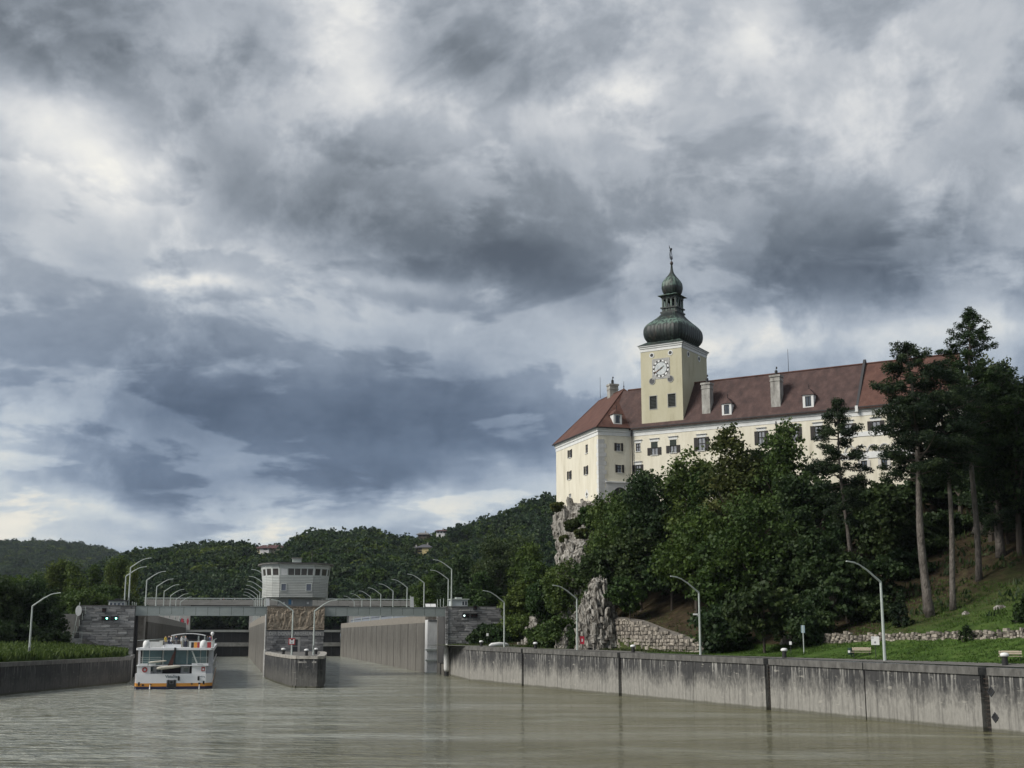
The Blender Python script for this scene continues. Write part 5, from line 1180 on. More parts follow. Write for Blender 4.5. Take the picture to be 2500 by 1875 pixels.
x, y, z = QP(1961, 5.2); t = thing('sign_post', (x, y, z), 'grey sign post turned edge on behind the bollard', 'sign'); fr = Fr((x, y), (.35, -.94))
MB().tube([(x, y, z - .2), (x, y, z + 2.9)], .055, 8).build('post', lamp_grey, t); MB().box(fr, -.35, .35, -.02, .02, z + 2.1, z + 2.9).build('plate', M('sign_back', (.17, .23, .26)), t)
x, y, z = QP(1929, 4.8); t = thing('sign_post', (x, y, z), 'small white plate on thin dark post near the bollard', 'sign'); fr = Fr((x, y), (.95, -.3))
MB().tube([(x, y, z - .2), (x, y, z + 1.5)], .03, 6).build('post', dark_metal, t); MB().box(fr, -.13, .13, -.05, -.02, z + .95, z + 1.3).build('plate', white, t)
x, y, z = QP(1219, 3.6); t = thing('rowing_boat', (x, y, z), 'small white upturned boat on the quay by the first lamp', 'boat'); fr = Fr((x, y), (.9, .4))
MB().tube([fr.p(-1.9, 0, z + .2), fr.p(-1.4, 0, z + .3), fr.p(0, 0, z + .38), fr.p(1.3, 0, z + .32), fr.p(1.9, 0, z + .22)], [.1, .34, .42, .34, .1], 10).build('hull', white, t, smooth=True)
x, y, z = QP(1190, 8.0); t = thing('sign_post', (x, y, z), 'small white plate in front of the ivy on the stone head', 'sign'); MB().tube([(x, y, z - .1), (x, y, z + 2.2)], .03, 6).build('post', dark_metal, t); MB().box(Fr((x, y), (1, 0)), -.2, .2, -.05, -.03, z + 1.6, z + 2.1).build('plate', white, t)
# ------------------------------------------------------------------ castle
plaster = M('cream_plaster', [(.25, (.47, .43, .335)), (.40, (.635, .595, .48)), (.52, (.69, .65, .535)), (.75, (.75, .715, .60))], scale=(1, 1, .22), noise=.8, detail=7, bump=.15, bscale=6)
plaster_t = M('tower_plaster', [(.25, (.36, .33, .225)), (.42, (.47, .44, .315)), (.72, (.53, .50, .375))], scale=(1, 1, .25), noise=.6, detail=7, bump=.15, bscale=6)
trimw = M('castle_trim', [(.3, (.60, .61, .60)), (.7, (.74, .745, .73))], scale=(1, 1, .3), noise=.7)
quoin_m = M('quoin_grey', [(.3, (.46, .46, .45)), (.7, (.58, .575, .56))], noise=1.2, rand=.06)
def roof_mat(name, c0, c1, c2):
    m = M(name, [(.28, c0), (.5, c1), (.75, c2)], scale=(1, 1, .55), noise=.8, detail=10, rough=.8, bump=.5, bscale=7)
    nt = m.node_tree; N = nt.nodes.new; Lk = nt.links.new; b = nt.nodes['Principled BSDF']; old = b.inputs['Normal'].links[0].from_socket      # courses of tiles
    g = N('ShaderNodeNewGeometry'); sp = N('ShaderNodeSeparateXYZ'); Lk(g.outputs['Position'], sp.inputs[0]); w = N('ShaderNodeMath'); w.operation = 'MULTIPLY'; Lk(sp.outputs[2], w.inputs[0]); w.inputs[1].default_value = 2.6; f = N('ShaderNodeMath'); f.operation = 'FRACT'; Lk(w.outputs[0], f.inputs[0])
    bp = N('ShaderNodeBump'); bp.inputs['Strength'].default_value = .55; bp.inputs['Distance'].default_value = .12; Lk(f.outputs[0], bp.inputs['Height']); Lk(old, bp.inputs['Normal']); Lk(bp.outputs[0], b.inputs['Normal']); return m
tile = roof_mat('old_roof_tiles', (.042, .026, .024), (.070, .040, .036), (.115, .070, .061)); tile_r = roof_mat('red_roof_tiles', (.066, .030, .023), (.102, .046, .034), (.145, .074, .055))
gutter = M('gutter', (.022, .018, .018), rough=.5); shut = M('dark_shutter', (.014, .011, .010), rough=.6); shut_w = M('pale_shutter', (.55, .53, .5))
wfr = M('window_frame', (.035, .03, .028)); curtain = M('curtained_pane', [(.3, (.20, .21, .23)), (.7, (.34, .35, .37))], noise=2, rough=.15, spec=.8)
dA = np.array([-.298, .9546]); dB = np.array([.9546, .298]); Wc = PY(1460, 1046, 225)[:2]; LA, ZE = 22.5, 43.75
Af = Wc + dA * LA; FA = Fr(Af, -dA); FB = Fr(Wc, dB); Mc = Wc + dB * 6.26
an_ = math.radians(-32.3); FM = Fr(Mc, (math.cos(an_), math.sin(an_)))
castle = thing('castle', (*Wc, 30), 'cream castle with red brown roofs and onion domed clock tower on the rock', 'castle')
ZB = 24.0
def win(fr, cu, cv, wpx, hpx, style, s=.2411, o=(1330, 880)):
    x0, za = fr.xz(o[0] + (cu - wpx / 2) * s, o[1] + cv * s); x1, _ = fr.xz(o[0] + (cu + wpx / 2) * s, o[1] + cv * s)
    _, zt = fr.xz(o[0] + cu * s, o[1] + (cv - hpx / 2) * s); _, zb = fr.xz(o[0] + cu * s, o[1] + (cv + hpx / 2) * s)
    return [min(x0, x1), max(x0, x1), zb, zt, style]
C6 = dict(s=.28933, o=(1650, 830))
wA = [win(FA, 256, 945, 22, 76, 'sh'), win(FA, 424, 895, 24, 86, 'pl'), win(FA, 251, 1163, 22, 82, 'sh'), win(FA, 419, 1113, 22, 84, 'sh'), win(FA, 255, 1390, 24, 80, 'wh'), win(FA, 426, 1357, 16, 40, 'sm')]
wB = [win(FB, 748, 877, 42, 76, 'sh'), win(FB, 758, 1097, 42, 76, 'sh')]
wM = [win(FM, 946, 880, 48, 80, 'pl'), win(FM, 1110, 890, 68, 132, 'ha'), win(FM, 1300, 868, 68, 130, 'ha'), win(FM, 1588, 846, 74, 132, 'sh'),
      win(FM, 722, 826, 56, 112, 'sh', **C6), win(FM, 1454, 766, 68, 116, 'sh', **C6), win(FM, 1000, 796, 62, 114, 'sh', **C6), win(FM, 1200, 782, 62, 114, 'sh', **C6), win(FM, 1690, 742, 70, 116, 'sh', **C6), win(FM, 1590, 1056, 50, 76, 'ws', **C6),
      win(FM, 1760, 1040, 50, 76, 'ws', **C6), win(FM, 946, 1100, 50, 84, 'sh')]
LM = 56.0
wd = MB()
wd.wall(FA, 0, LA, ZB, ZE - 1.3, [w[:4] for w in wA]); wd.wall(FB, 0, 6.3, ZB, ZE - 1.3, [w[:4] for w in wB] + [])
Pb = Wc + dB * 17.0; fr2 = Fr(Pb, dA); wd.wall(fr2, 0, LA, ZB, ZE - 1.3); fr3 = Fr(Pb + dA * LA, -dB); wd.wall(fr3, 0, 17, ZB, ZE - 1.3)
wd.build('wing_wall', plaster, castle)
MB().wall(FM, 0, LM, ZB, ZE - 1.3, [w[:4] for w in wM]).build('main_wall', plaster, castle)
ew = MB(); fe = Fr(FM.p(LM, 0), FM.ey); ew.wall(fe, 0, 10.2, ZB, ZE); fw = Fr(FM.p(LM, 10.2), -FM.ex); ew.wall(fw, 0, LM, ZB, ZE)
ew.add([fe.p(-.1, 0, ZE), fe.p(10.3, 0, ZE), fe.p(5.1, 0, 51.6)], [(0, 1, 2)]); ew.build('end_wall', plaster, castle)
# moulded cornice in three steps
def cornice(fr, x0, x1, z1, h, o, m=trimw, steps=((0, .5, .06), (.5, .8, .18), (.8, 1.0, .34))):
    b = MB()
    for a, c, d in steps: b.box(fr, x0 - d * o[0], x1 + d * o[1], -d, .1, z1 - h + h * a + .002, z1 - h + h * c)
    return b.build('cornice', m, castle)
cornice(FA, 0, LA, ZE - .05, 1.3, (1, 1)); cornice(FB, 0.07, 6.2, ZE - .052, 1.3, (0, 0)); cornice(FM, .25, LM, ZE - .054, 1.3, (0, 1))
gb = MB(); gb.box(FA, -.5, LA + .45, -.62, -.42, ZE - .10, ZE + .08); gb.box(FB, -.35, 6.1, -.64, -.44, ZE - .10, ZE + .08); gb.box(FM, .3, 21, -.66, -.46, ZE - .10, ZE + .08); gb.box(FM, 20.9, LM + .3, -.67, -.47, ZE - .10, ZE + .08)
gb.build('gutter', gutter, castle)
dpz = MB(); q = FM.p(.35, -.3); dpz.tube([(q[0], q[1], ZE), (q[0], q[1], ZB)], .11, 8); q = FM.p(FM.xz(1895, 1040)[0], -.12); dpz.tube([(q[0], q[1], ZE - 1), (q[0], q[1], ZB)], .08, 8); dpz.build('downpipe', gutter, castle)
# quoins
for k in range(16):
    z0 = 30.0 + k * .78
    if z0 + .76 > ZE - 1.3: break
    L1 = .95 if k % 2 else .62; L2 = 1.5 if k % 2 else 1.15
    MB().box(FA, LA - L1, LA + .035, -.035, .03, z0 + .02, z0 + .76).build('quoin', trimw, castle); MB().box(FB, .04, L2, -.036, .03, z0 + .02, z0 + .76).build('quoin', quoin_m, castle)
# ledge and arch on the inner wing face
zl = FB.xz(1520, 1177)[1]; MB().box(FB, 1.3, 6.2, -.28, .02, zl - .16, zl + .06).build('ledge', trimw, castle); MB().box(FB, 1.35, 6.2, -.05, .02, zl - 2.6, zl - .162).build('arch_panel', quoin_m, castle)
ar = MB(); xc_, rr_ = 4.0, 1.35; arc = [(xc_ + rr_ * math.cos(t), zl - 2.3 + rr_ * math.sin(t)) for t in np.linspace(0, math.pi, 13)]
ar.v = [FB.p(x, -.07, z) for x, z in [(xc_ + rr_, zl - 4), *arc, (xc_ - rr_, zl - 4)]]; ar.f = [tuple(range(len(ar.v)))]; ar.build('arch_opening', black, castle)
def build_window(fr, w, root):
    x0, x1, z0, z1, st = w; cx = (x0 + x1) / 2; W, Hh = x1 - x0, z1 - z0; fm = white if st in ('wh',) else wfr
    f = MB(); t = min(.09, W * .12)
    f.box(fr, x0, x1, .12, .2, z0, z0 + t); f.box(fr, x0, x1, .12, .2, z1 - t, z1); f.box(fr, x0, x0 + t, .121, .199, z0 + t, z1 - t); f.box(fr, x1 - t, x1, .121, .199, z0 + t, z1 - t)
    f.box(fr, cx - t / 2, cx + t / 2, .10, .18, z0 + t, z1 - t)
    if Hh > 1.0: f.box(fr, x0 + t, x1 - t, .105, .185, z0 + Hh * .52, z0 + Hh * .52 + t)
    if st == 'sm': f = MB().ring(fr, cx, (z0 + z1) / 2, W * .6, W * 1.25, -.02, .02, 4)
    o = f.build('window', fm if st != 'sm' else trimw, root)
    MB().box(fr, x0 + t, x1 - t, .19, .23, z0 + t, z1 - t).build('pane', curtain if st in ('sh', 'ha', 'pl') else glass, o, root)
    MB().box(fr, x0 - .08, x1 + .08, -.14, .1, z0 - .11, z0 - .002).build('sill', trimw, o, root)
    if st in ('sh', 'ha', 'ws'):
        top = z1 + .04 if st != 'ha' else z0 + Hh * .56
        for s in (-1, 1):
            sx = x0 - .03 if s < 0 else x1 + .03; sw = W * .5 if fr is not FA else W * .45
            a, b = (sx - sw, sx) if s < 0 else (sx, sx + sw)
            MB().box(fr, a, b, -.09, -.03, z0 - .03, top).build('shutter', shut_w if st == 'ws' else shut, o, root)
    if st in ('sh', 'ha', 'pl', 'ws') and fr is FM:
        MB().box(fr, x0 - .2, x1 + .2, -.03, .02, z1 + .05, z1 + .55).build('hood', trimw, o, root)
        MB().box(fr, x0 - .32, x1 + .32, -.22, .02, z1 + .553, z1 + .66).build('hood_ledge', quoin_m, o, root)
        if st == 'ha': MB().box(fr, x0 + .04, x1 - .04, .06, .11, z0 + Hh * .56, z1 - .03).build('blind', M('dark_blind', (.03, .04, .035)), o, root)
for w in wA: build_window(FA, w, castle)
for w in wB: build_window(FB, w, castle)
for w in wM: build_window(FM, w, castle)
# band of arches on the right part of the main wall
bx = FM.xz(2067, 1103)[0]; zb0 = FM.xz(2100, 1120)[1]; zb1 = FM.xz(2100, 1104)[1]; zb2 = FM.xz(2100, 1083)[1]
MB().box(FM, bx - 1, LM, -.12, .02, zb0, zb1).build('band', trimw, castle); MB().box(FM, bx - 1, LM, -.1, .02, zb2 + 1.15, zb2 + 1.9).build('band', trimw, castle)
for k in range(9):
    xc = bx + .6 + k * 1.85
    if xc > LM - 1: break
    b = MB(); n = 10
    for j in range(n):
        t0, t1 = math.pi * j / n, math.pi * (j + 1) / n
        b.hexa([FM.p(xc + .78 * math.cos(t0), -.16, zb1 + .03 + 1.0 * math.sin(t0)), FM.p(xc + .78 * math.cos(t1), -.16, zb1 + .03 + 1.0 * math.sin(t1)), FM.p(xc + .78 * math.cos(t1), .02, zb1 + .03 + 1.0 * math.sin(t1)), FM.p(xc + .78 * math.cos(t0), .02, zb1 + .03 + 1.0 * math.sin(t0))],
               [FM.p(xc + .94 * math.cos(t0), -.16, zb1 + .03 + 1.17 * math.sin(t0)), FM.p(xc + .94 * math.cos(t1), -.16, zb1 + .03 + 1.17 * math.sin(t1)), FM.p(xc + .94 * math.cos(t1), .02, zb1 + .03 + 1.17 * math.sin(t1)), FM.p(xc + .94 * math.cos(t0), .02, zb1 + .03 + 1.17 * math.sin(t0))])
    b.build('blind_arch', quoin_m, castle)
# roofs
YR, ZR, ex_ = 5.1, 51.9, .62
xf = FM.xz(2100, 980, 1.5)[0]
def gable(x0, x1, m, nm):
    zo = ZE - .05
    A = [FM.p(x, y, z) for x, y, z in ((x0, -ex_, zo), (x1, -ex_, zo), (x1, YR, ZR), (x0, YR, ZR), (x1, 2 * YR + ex_, zo), (x0, 2 * YR + ex_, zo))]
    B = [(p[0], p[1], p[2] - .22) for p in A]
    return MB().add(A + B, [(0, 1, 2, 3), (3, 2, 4, 5), (6, 9, 8, 7), (9, 11, 10, 8), (0, 6, 7, 1), (5, 4, 10, 11), (0, 3, 9, 6), (3, 5, 11, 9), (1, 7, 8, 2), (2, 8, 10, 4)]).build(nm, m, castle)
rf = gable(-4.0, xf, tile, 'roof'); gable(xf + .02, LM + .4, tile_r, 'roof')
MB().hexa([FM.p(xf - .18, -.75, ZE - .3), FM.p(xf + .22, -.75, ZE - .3), FM.p(xf + .22, 2 * YR + .7, ZE - .3), FM.p(xf - .18, 2 * YR + .7, ZE - .3)], [FM.p(xf - .18, YR - .1, ZR + .75), FM.p(xf + .22, YR - .1, ZR + .75), FM.p(xf + .22, YR + .1, ZR + .75), FM.p(xf - .18, YR + .1, ZR + .75)]).build('fire_wall', M('fire_wall_lead', (.05, .05, .054)), castle)
MB().box(FM, xf - .2, xf + .24, -.8, -.3, ZE - .75, ZE + .25).build('fire_wall_foot', trimw, castle)
rg = MB(); rg.tube([FM.p(-3, YR, ZR + .03), FM.p(LM + .3, YR, ZR + .03)], .16, 8); rg.build('ridge_tiles', tile_r, castle)
hW = 8.6; ap = np.array([*(Wc + dA * hW + dB * hW), 0]); ap[2] = ZV(950, ap[1]); rend = np.array([*(Wc + dA * (LA - .9) + dB * hW), 0]); rend[2] = ap[2]
eo = .6
def wp(a, b, z): q = Wc + dA * a + dB * b; return (q[0], q[1], z)
zo = ZE - .04; c0, c1, c2, c3 = wp(-eo, -eo, zo), wp(-eo, 2 * hW + eo, zo), wp(LA + eo, 2 * hW + eo, zo), wp(LA + eo, -eo, zo)
wr = MB().add([c0, c1, c2, c3, tuple(ap), tuple(rend)], [(0, 3, 5, 4), (0, 4, 1), (1, 4, 5, 2), (2, 5, 3), (0, 1, 2, 3)]).build('roof', tile_r, castle)
hp = MB(); hp.tube([c0, tuple(ap)], .12, 6); hp.tube([tuple(ap), c1], .12, 6); hp.tube([tuple(ap), tuple(rend)], .12, 6); hp.tube([tuple(rend), c3], .12, 6); hp.build('hip_tiles', tile_r, wr, castle)
fn = MB(); fn.lathe((ap[0], ap[1], ap[2]), [(.14, 0), (.06, .3), (.12, .5), (.05, .7), (.02, 1.5)], 8); fn.build('finial', gutter, wr, castle)
# dormers
def dormer(fr, u, v, roof, y0, wd_, zlift=0.0):
    sl = (ZR - ZE) / (YR + ex_) if fr is FM else (ap[2] - zo) / (hW + eo)
    for _ in range(12):
        x, z = fr.xz(u, v, y0); h = wd_ * .60; y0 = (z - h + .12 - zo) / sl - (ex_ if fr is FM else eo)
    z0, z1 = z - h, z + h; w = wd_ / 2
    b = MB()
    b.wall(fr, x - w, x + w, z0, z1, [(x - w * .55, x + w * .55, z0 + .28, z1 - .22)], y0, .2)
    for s in (-1, 1): b.add([fr.p(x + s * w, y0, z0 - .1), fr.p(x + s * w, y0, z1), fr.p(x + s * w, y0 + (z1 - z0) / sl + .2, z1)], [(0, 1, 2)])
    b.add([fr.p(x - w, y0, z0), fr.p(x + w, y0, z0), fr.p(x + w, y0 + .3, z0 - .05), fr.p(x - w, y0 + .3, z0 - .05)], [(0, 1, 2, 3)])
    o = b.build('dormer', trimw, castle, fix=False)
    wf = MB(); wf.box(fr, x - w * .55, x + w * .55, y0 + .08, y0 + .14, z0 + .28, z0 + .36); wf.box(fr, x - .04, x + .04, y0 + .07, y0 + .13, z0 + .36, z1 - .22); wf.box(fr, x - w * .55, x - w * .45, y0 + .08, y0 + .14, z0 + .36, z1 - .22); wf.box(fr, x + w * .45, x + w * .55, y0 + .08, y0 + .14, z0 + .36, z1 - .22)
    wf.build('dormer_frame', wfr, o, castle); MB().box(fr, x - w * .54, x + w * .54, y0 + .14, y0 + .18, z0 + .28, z1 - .22).build('pane', glass, o, castle)
    e = .2; pk = (x, z1 + wd_ * .62); r_ = MB()
    a, bb, c = fr.p(x - w - e, y0 - e, z1), fr.p(x + w + e, y0 - e, z1), fr.p(x, y0 + w * .7, pk[1]); d, f = fr.p(x - w - e, y0 + 2.2, z1), fr.p(x + w + e, y0 + 2.2, z1); g = fr.p(x, y0 + 3.2, pk[1])
    r_.add([a, bb, c, d, f, g], [(0, 1, 2), (0, 2, 5, 3), (1, 4, 5, 2), (0, 3, 4, 1)]); r_.build('dormer_roof', roof, o, castle)
    fi = MB(); p = fr.p(x, y0 + w * .7, pk[1] - .05); fi.lathe(p, [(.09, 0), (.04, .3), (.09, .45), (.02, .9)], 6); fi.build('finial', gutter, o, castle)
dormer(FB, 1508, 1024, tile_r, .35, 1.6); dormer(FM, 1774, 1000, tile, .45, 1.75); dormer(FM, 1973, 980, tile, .45, 1.85)
# chimneys
chim = M('chimney_render', [(.25, (.14, .13, .12)), (.5, (.33, .32, .295)), (.75, (.50, .49, .46))], scale=(1, 1, .4), noise=1.3, detail=7, bump=.3)
def chimney(fr, u, vt, vb, wpx, y0, dep, name='chimney', cap=True):
    x, zt = fr.xz(u, vt, y0); _, zb = fr.xz(u, vb, y0); w = abs(fr.xz(u + wpx / 2, vt, y0)[0] - fr.xz(u - wpx / 2, vt, y0)[0]) / 2
    o = MB().box(fr, x - w, x + w, y0, y0 + dep, zb - .4, zt - 1.1).build(name, chim, castle)
    c = MB(); c.box(fr, x - w - .08, x + w + .08, y0 - .08, y0 + dep + .08, zt - 1.098, zt - .9); c.box(fr, x - w - .02, x + w + .02, y0 - .02, y0 + dep + .02, zt - .898, zt - .35); c.box(fr, x - w - .14, x + w + .14, y0 - .14, y0 + dep + .14, zt - .348, zt); c.build('chimney_cap', chim, o, castle)
    p = MB(); q_ = fr.p(x, y0 + dep / 2, zt); p.lathe((q_[0], q_[1], q_[2]), [(.25, .002), (.25, .75), (.2, .9)], 10); p.tube([(q_[0], q_[1], zt + .8), (q_[0], q_[1], zt + 1.5)], [.06, .03], 6)
    p.lathe((q_[0] + .1, q_[1], zt + 1.15), [(.05, 0), (.15, .1), (.12, .3), (.03, .4)], 8); p.build('chimney_pot', black, o, castle)
chimney(FM, 1722, 934, 1021, 20, .5, 1.5); chimney(FM, 1891, 915, 1006, 23, .5, 1.6)
fcw = Fr(wp(hW + 5.2, hW - 2.4, 0)[:2], dB); chimney(fcw, 1499, 937, 980, 20, 0, 1.5)
for (fr, u, v0, v1, y) in ((fcw, 1465, 921, 968, 2.2), (FM, 1923, 852, 906, YR), (FM, 2191, 830, 872, YR)):
    x, zt = fr.xz(u, v0, y); _, zb = fr.xz(u, v1, y); MB().tube([fr.p(x, y, zb - .3), fr.p(x, y, zt)], [.05, .03], 6).build('lightning_rod', gutter, castle)
# ------------------------------------------------------------------ clock tower
TX0, TX1 = 2.25, 10.3; TD = 10.8; ZC = 57.45
FT = Fr(FM.p(TX0, -.06), FM.ex); TW = TX1 - TX0; FR_ = Fr(FM.p(TX1, -.06), FM.ey)
C5 = dict(s=.30151, o=(1500, 580)); C8 = dict(s=.12055, o=(1560, 720))
def tw(fr, px, py, w, h, **k): return win(fr, px, py, w, h, 't', **k)
tws = [tw(FT, 315, 1336, 56, 104, **C5), tw(FT, 465, 1317, 60, 104, **C5)]
tb = MB(); tb.wall(FT, 0, TW, 43.2, ZC, [w[:4] for w in tws]); tb.wall(FR_, 0, TD, 43.2, ZC); tb.wall(Fr(FR_.p(TD, 0), -FM.ex), 0, TW, 43.2, ZC); tb.wall(Fr(FT.p(0, TD), -FM.ey), 0, TD, 43.2, ZC)
tower = tb.build('tower_wall', plaster_t, castle)
for w in tws:
    x0, x1, z0, z1, _ = w; f = MB().box(FT, x0, x1, .18, .24, z0, z1).build('tower_window', shut, tower, castle)
    e = MB(); e.box(FT, x0 - .12, x0, -.03, .1, z0 - .12, z1 + .12); e.box(FT, x1, x1 + .12, -.03, .1, z0 - .12, z1 + .12); e.box(FT, x0, x1, -.031, .1, z1, z1 + .12); e.box(FT, x0, x1, -.05, .1, z0 - .12, z0); e.build('surround', M('surround_grey', (.33, .33, .31)), tower, castle)
    l = MB()
    for k in range(9): zz = z0 + (z1 - z0) * (k + .3) / 9; l.hexa([FT.p(x0 + .05, .08, zz), FT.p(x1 - .05, .08, zz), FT.p(x1 - .05, .17, zz + .14), FT.p(x0 + .05, .17, zz + .14)], [FT.p(x0 + .05, .07, zz + .02), FT.p(x1 - .05, .07, zz + .02), FT.p(x1 - .05, .17, zz + .16), FT.p(x0 + .05, .17, zz + .16)])
    l.build('louvre', M('louvre_dark', (.04, .045, .042)), tower, castle)
for px, py, r_, rw in ((303, 954, 13, 20), (453, 932, 13, 20)):
    x, z = FT.xz(1500 + px * .30151, 580 + py * .30151); k = .30151 / 12.6
    MB().ring(FT, x, z, r_ * k, rw * k, -.06, .02, 24).build('oculus_ring', trimw, tower, castle); MB().disc(FT, x, z, r_ * k, -.02, .01, 24).build('oculus', black, tower, castle)
for px, py in ((306, 1164), (454, 1144)):
    x, z = FT.xz(1500 + px * .30151, 580 + py * .30151); k = .30151 / 12.6
    MB().ring(FT, x, z, 21 * k, 26 * k, -.07, .02, 24).build('oculus_ring', M('surround_grey', (.33, .33, .31)), tower, castle); MB().disc(FT, x, z, 21 * k, -.02, .01, 24).build('oculus', M('oculus_grey', (.10, .10, .105)), tower, castle)
for px, py in ((597, 944), (684, 982)):
    x, z = FR_.xz(1500 + px * .30151, 580 + py * .30151)
    MB().ring(FR_, x, z, .34, .56, -.05, .02, 24).build('oculus_ring', trimw, tower, castle); MB().disc(FR_, x, z, .34, -.02, .01, 24).build('oculus', black, tower, castle)
# clock
cx_, cz_ = FT.xz(1500 + 377 * .30151, 580 + 1060 * .30151); cr_ = 1.62
clk = MB().box(FT, cx_ - 1.72, cx_ + 1.72, -.05, .01, cz_ - 1.85, cz_ + 1.85).build('clock_panel', M('clock_panel_grey', [(.3, (.25, .25, .25)), (.5, (.36, .36, .35)), (.7, (.46, .45, .44))], noise=3, detail=8), castle)
face_m = M('clock_face_paint', [(.3, (.42, .46, .48)), (.6, (.60, .62, .62))], noise=2)
MB().disc(FT, cx_, cz_, 1.18, -.09, -.052, 36).build('clock_face', face_m, clk, castle); MB().ring(FT, cx_, cz_, 1.16, 1.24, -.11, -.053, 36).build('clock_ring', black, clk, castle)
MB().ring(FT, cx_, cz_, 1.60, 1.65, -.08, -.053, 36).build('clock_ring', M('surround_grey', (.33, .33, .31)), clk, castle)
for k in range(12):
    t0, t1 = math.radians(k * 30 + 3.5 - 15), math.radians(k * 30 + 26.5 - 15); b = MB()
    t0, t1 = math.radians(90 - k * 30 - 23), math.radians(90 - k * 30 - 7)
    P4 = [(1.27 * math.cos(t0), 1.27 * math.sin(t0)), (1.58 * math.cos(t0), 1.58 * math.sin(t0)), (1.58 * math.cos(t1), 1.58 * math.sin(t1)), (1.27 * math.cos(t1), 1.27 * math.sin(t1))]
    b.hexa([FT.p(cx_ + x, -.051, cz_ + z) for x, z in P4], [FT.p(cx_ + x, -.09, cz_ + z) for x, z in P4]); b.build('dial_plate', white, clk, castle)
ROM = ['XII', 'I', 'II', 'III', 'IV', 'V', 'VI', 'VII', 'VIII', 'IX', 'X', 'XI']
num_m = M('numeral_black', (.02, .02, .022))
def numeral(txt, ang):
    cu = bpy.data.curves.new('numeral', 'FONT'); cu.body = txt; cu.size = .36; cu.extrude = .004; cu.offset = .012; cu.align_x = 'CENTER'; cu.align_y = 'CENTER'; cu.resolution_u = 1
    t = bpy.data.objects.new('numeral', cu); col.objects.link(t); bpy.context.view_layer.update(); me = bpy.data.meshes.new_from_object(t.evaluated_get(bpy.context.evaluated_depsgraph_get())); bpy.data.objects.remove(t)
    v = np.zeros(len(me.vertices) * 3); me.vertices.foreach_get('co', v); v = v.reshape(-1, 3); c, s = math.cos(-ang), math.sin(-ang); rr = 1.42
    v[:, 1] *= .9
    w = [FT.p(cx_ + rr * math.sin(ang) + a * c - b * s, -.1 - d, cz_ + rr * math.cos(ang) + a * s + b * c) for a, b, d in v]
    me.vertices.foreach_set('co', (np.array(w) - root_loc(castle)).reshape(-1)); me.materials.clear(); me.materials.append(num_m); me.update()
    o = bpy.data.objects.new('numeral', me); col.objects.link(o); o.parent = clk
for k in range(12): numeral(ROM[k], math.radians(k * 30))
def hand(deg, l, w, m):
    a = math.radians(deg); dx_, dz_ = math.sin(a), math.cos(a); b = MB()
    P4 = [(-.35 * dx_ - w * dz_, -.35 * dz_ + w * dx_), (-.35 * dx_ + w * dz_, -.35 * dz_ - w * dx_), (l * dx_ + w * .4 * dz_, l * dz_ - w * .4 * dx_), (l * dx_ - w * .4 * dz_, l * dz_ + w * .4 * dx_)]
    b.hexa([FT.p(cx_ + x, -.14, cz_ + z) for x, z in P4], [FT.p(cx_ + x, -.18, cz_ + z) for x, z in P4]); b.build('clock_hand', m, clk, castle)
hand(238, 1.45, .09, M('hand_copper', (.16, .065, .03))); hand(52, .75, .11, M('hand_pale', (.28, .33, .31)))
cornice(FT, 0, TW, ZC + 1.1, 1.1, (1, 1)); cornice(FR_, .35, TD, ZC + 1.098, 1.098, (0, 1)); cornice(Fr(FT.p(0, TD), -FM.ey), 0, TD, ZC + 1.096, 1.096, (0, 0))
# onion dome: rounded square rings with standing seams
pat = bpy.data.materials.new('copper_patina'); pat.use_nodes = True
def _pat():
    nt = pat.node_tree; N = nt.nodes.new; Lk = nt.links.new; b = nt.nodes['Principled BSDF']; b.inputs['Roughness'].default_value = .55
    tc = N('ShaderNodeTexCoord'); sp = N('ShaderNodeSeparateXYZ'); Lk(tc.outputs['Object'], sp.inputs[0])
    at = N('ShaderNodeAttribute'); at.attribute_name = 'tint'
    mp = N('ShaderNodeMapping'); mp.inputs['Scale'].default_value = (1.6, 1.6, .35); Lk(tc.outputs['Object'], mp.inputs[0])
    nz_ = N('ShaderNodeTexNoise'); Lk(mp.outputs[0], nz_.inputs['Vector']); nz_.inputs['Scale'].default_value = 1.4; nz_.inputs['Detail'].default_value = 7
    ad = N('ShaderNodeMath'); ad.operation = 'MULTIPLY_ADD'; Lk(nz_.outputs[0], ad.inputs[0]); ad.inputs[1].default_value = 1.5; Lk(at.outputs['Fac'], ad.inputs[2])
    r = N('ShaderNodeValToRGB'); Lk(ad.outputs[0], r.inputs[0]); e = r.color_ramp.elements
    e[0].position = .0; e[0].color = (.008, .011, .011, 1); e[1].position = 1.15 if False else 1; e[1].color = (.11, .17, .14, 1)
    for p, c in ((.6, (.012, .018, .017)), (.78, (.02, .032, .028)), (.9, (.055, .09, .074))): e.new(p).color = (*c, 1)
    n2 = N('ShaderNodeTexNoise'); Lk(mp.outputs[0], n2.inputs['Vector']); n2.inputs['Scale'].default_value = .7; n2.inputs['Detail'].default_value = 4
    mr = N('ShaderNodeMapRange'); Lk(n2.outputs[0], mr.inputs[0]); mr.inputs[1].default_value = .56; mr.inputs[2].default_value = .72; mr.inputs[4].default_value = .5
    mx = N('ShaderNodeMix'); mx.data_type = 'RGBA'; Lk(mr.outputs[0], mx.inputs[0]); Lk(r.outputs[0], mx.inputs[6]); mx.inputs[7].default_value = (.075, .048, .035, 1); Lk(mx.outputs[2], b.inputs['Base Color'])
_pat()
AX = FT.p(TW / 2, TD / 2)[:2]; FO = Fr(AX, FM.ex)
def zax(v): return ZV(v, AX[1])
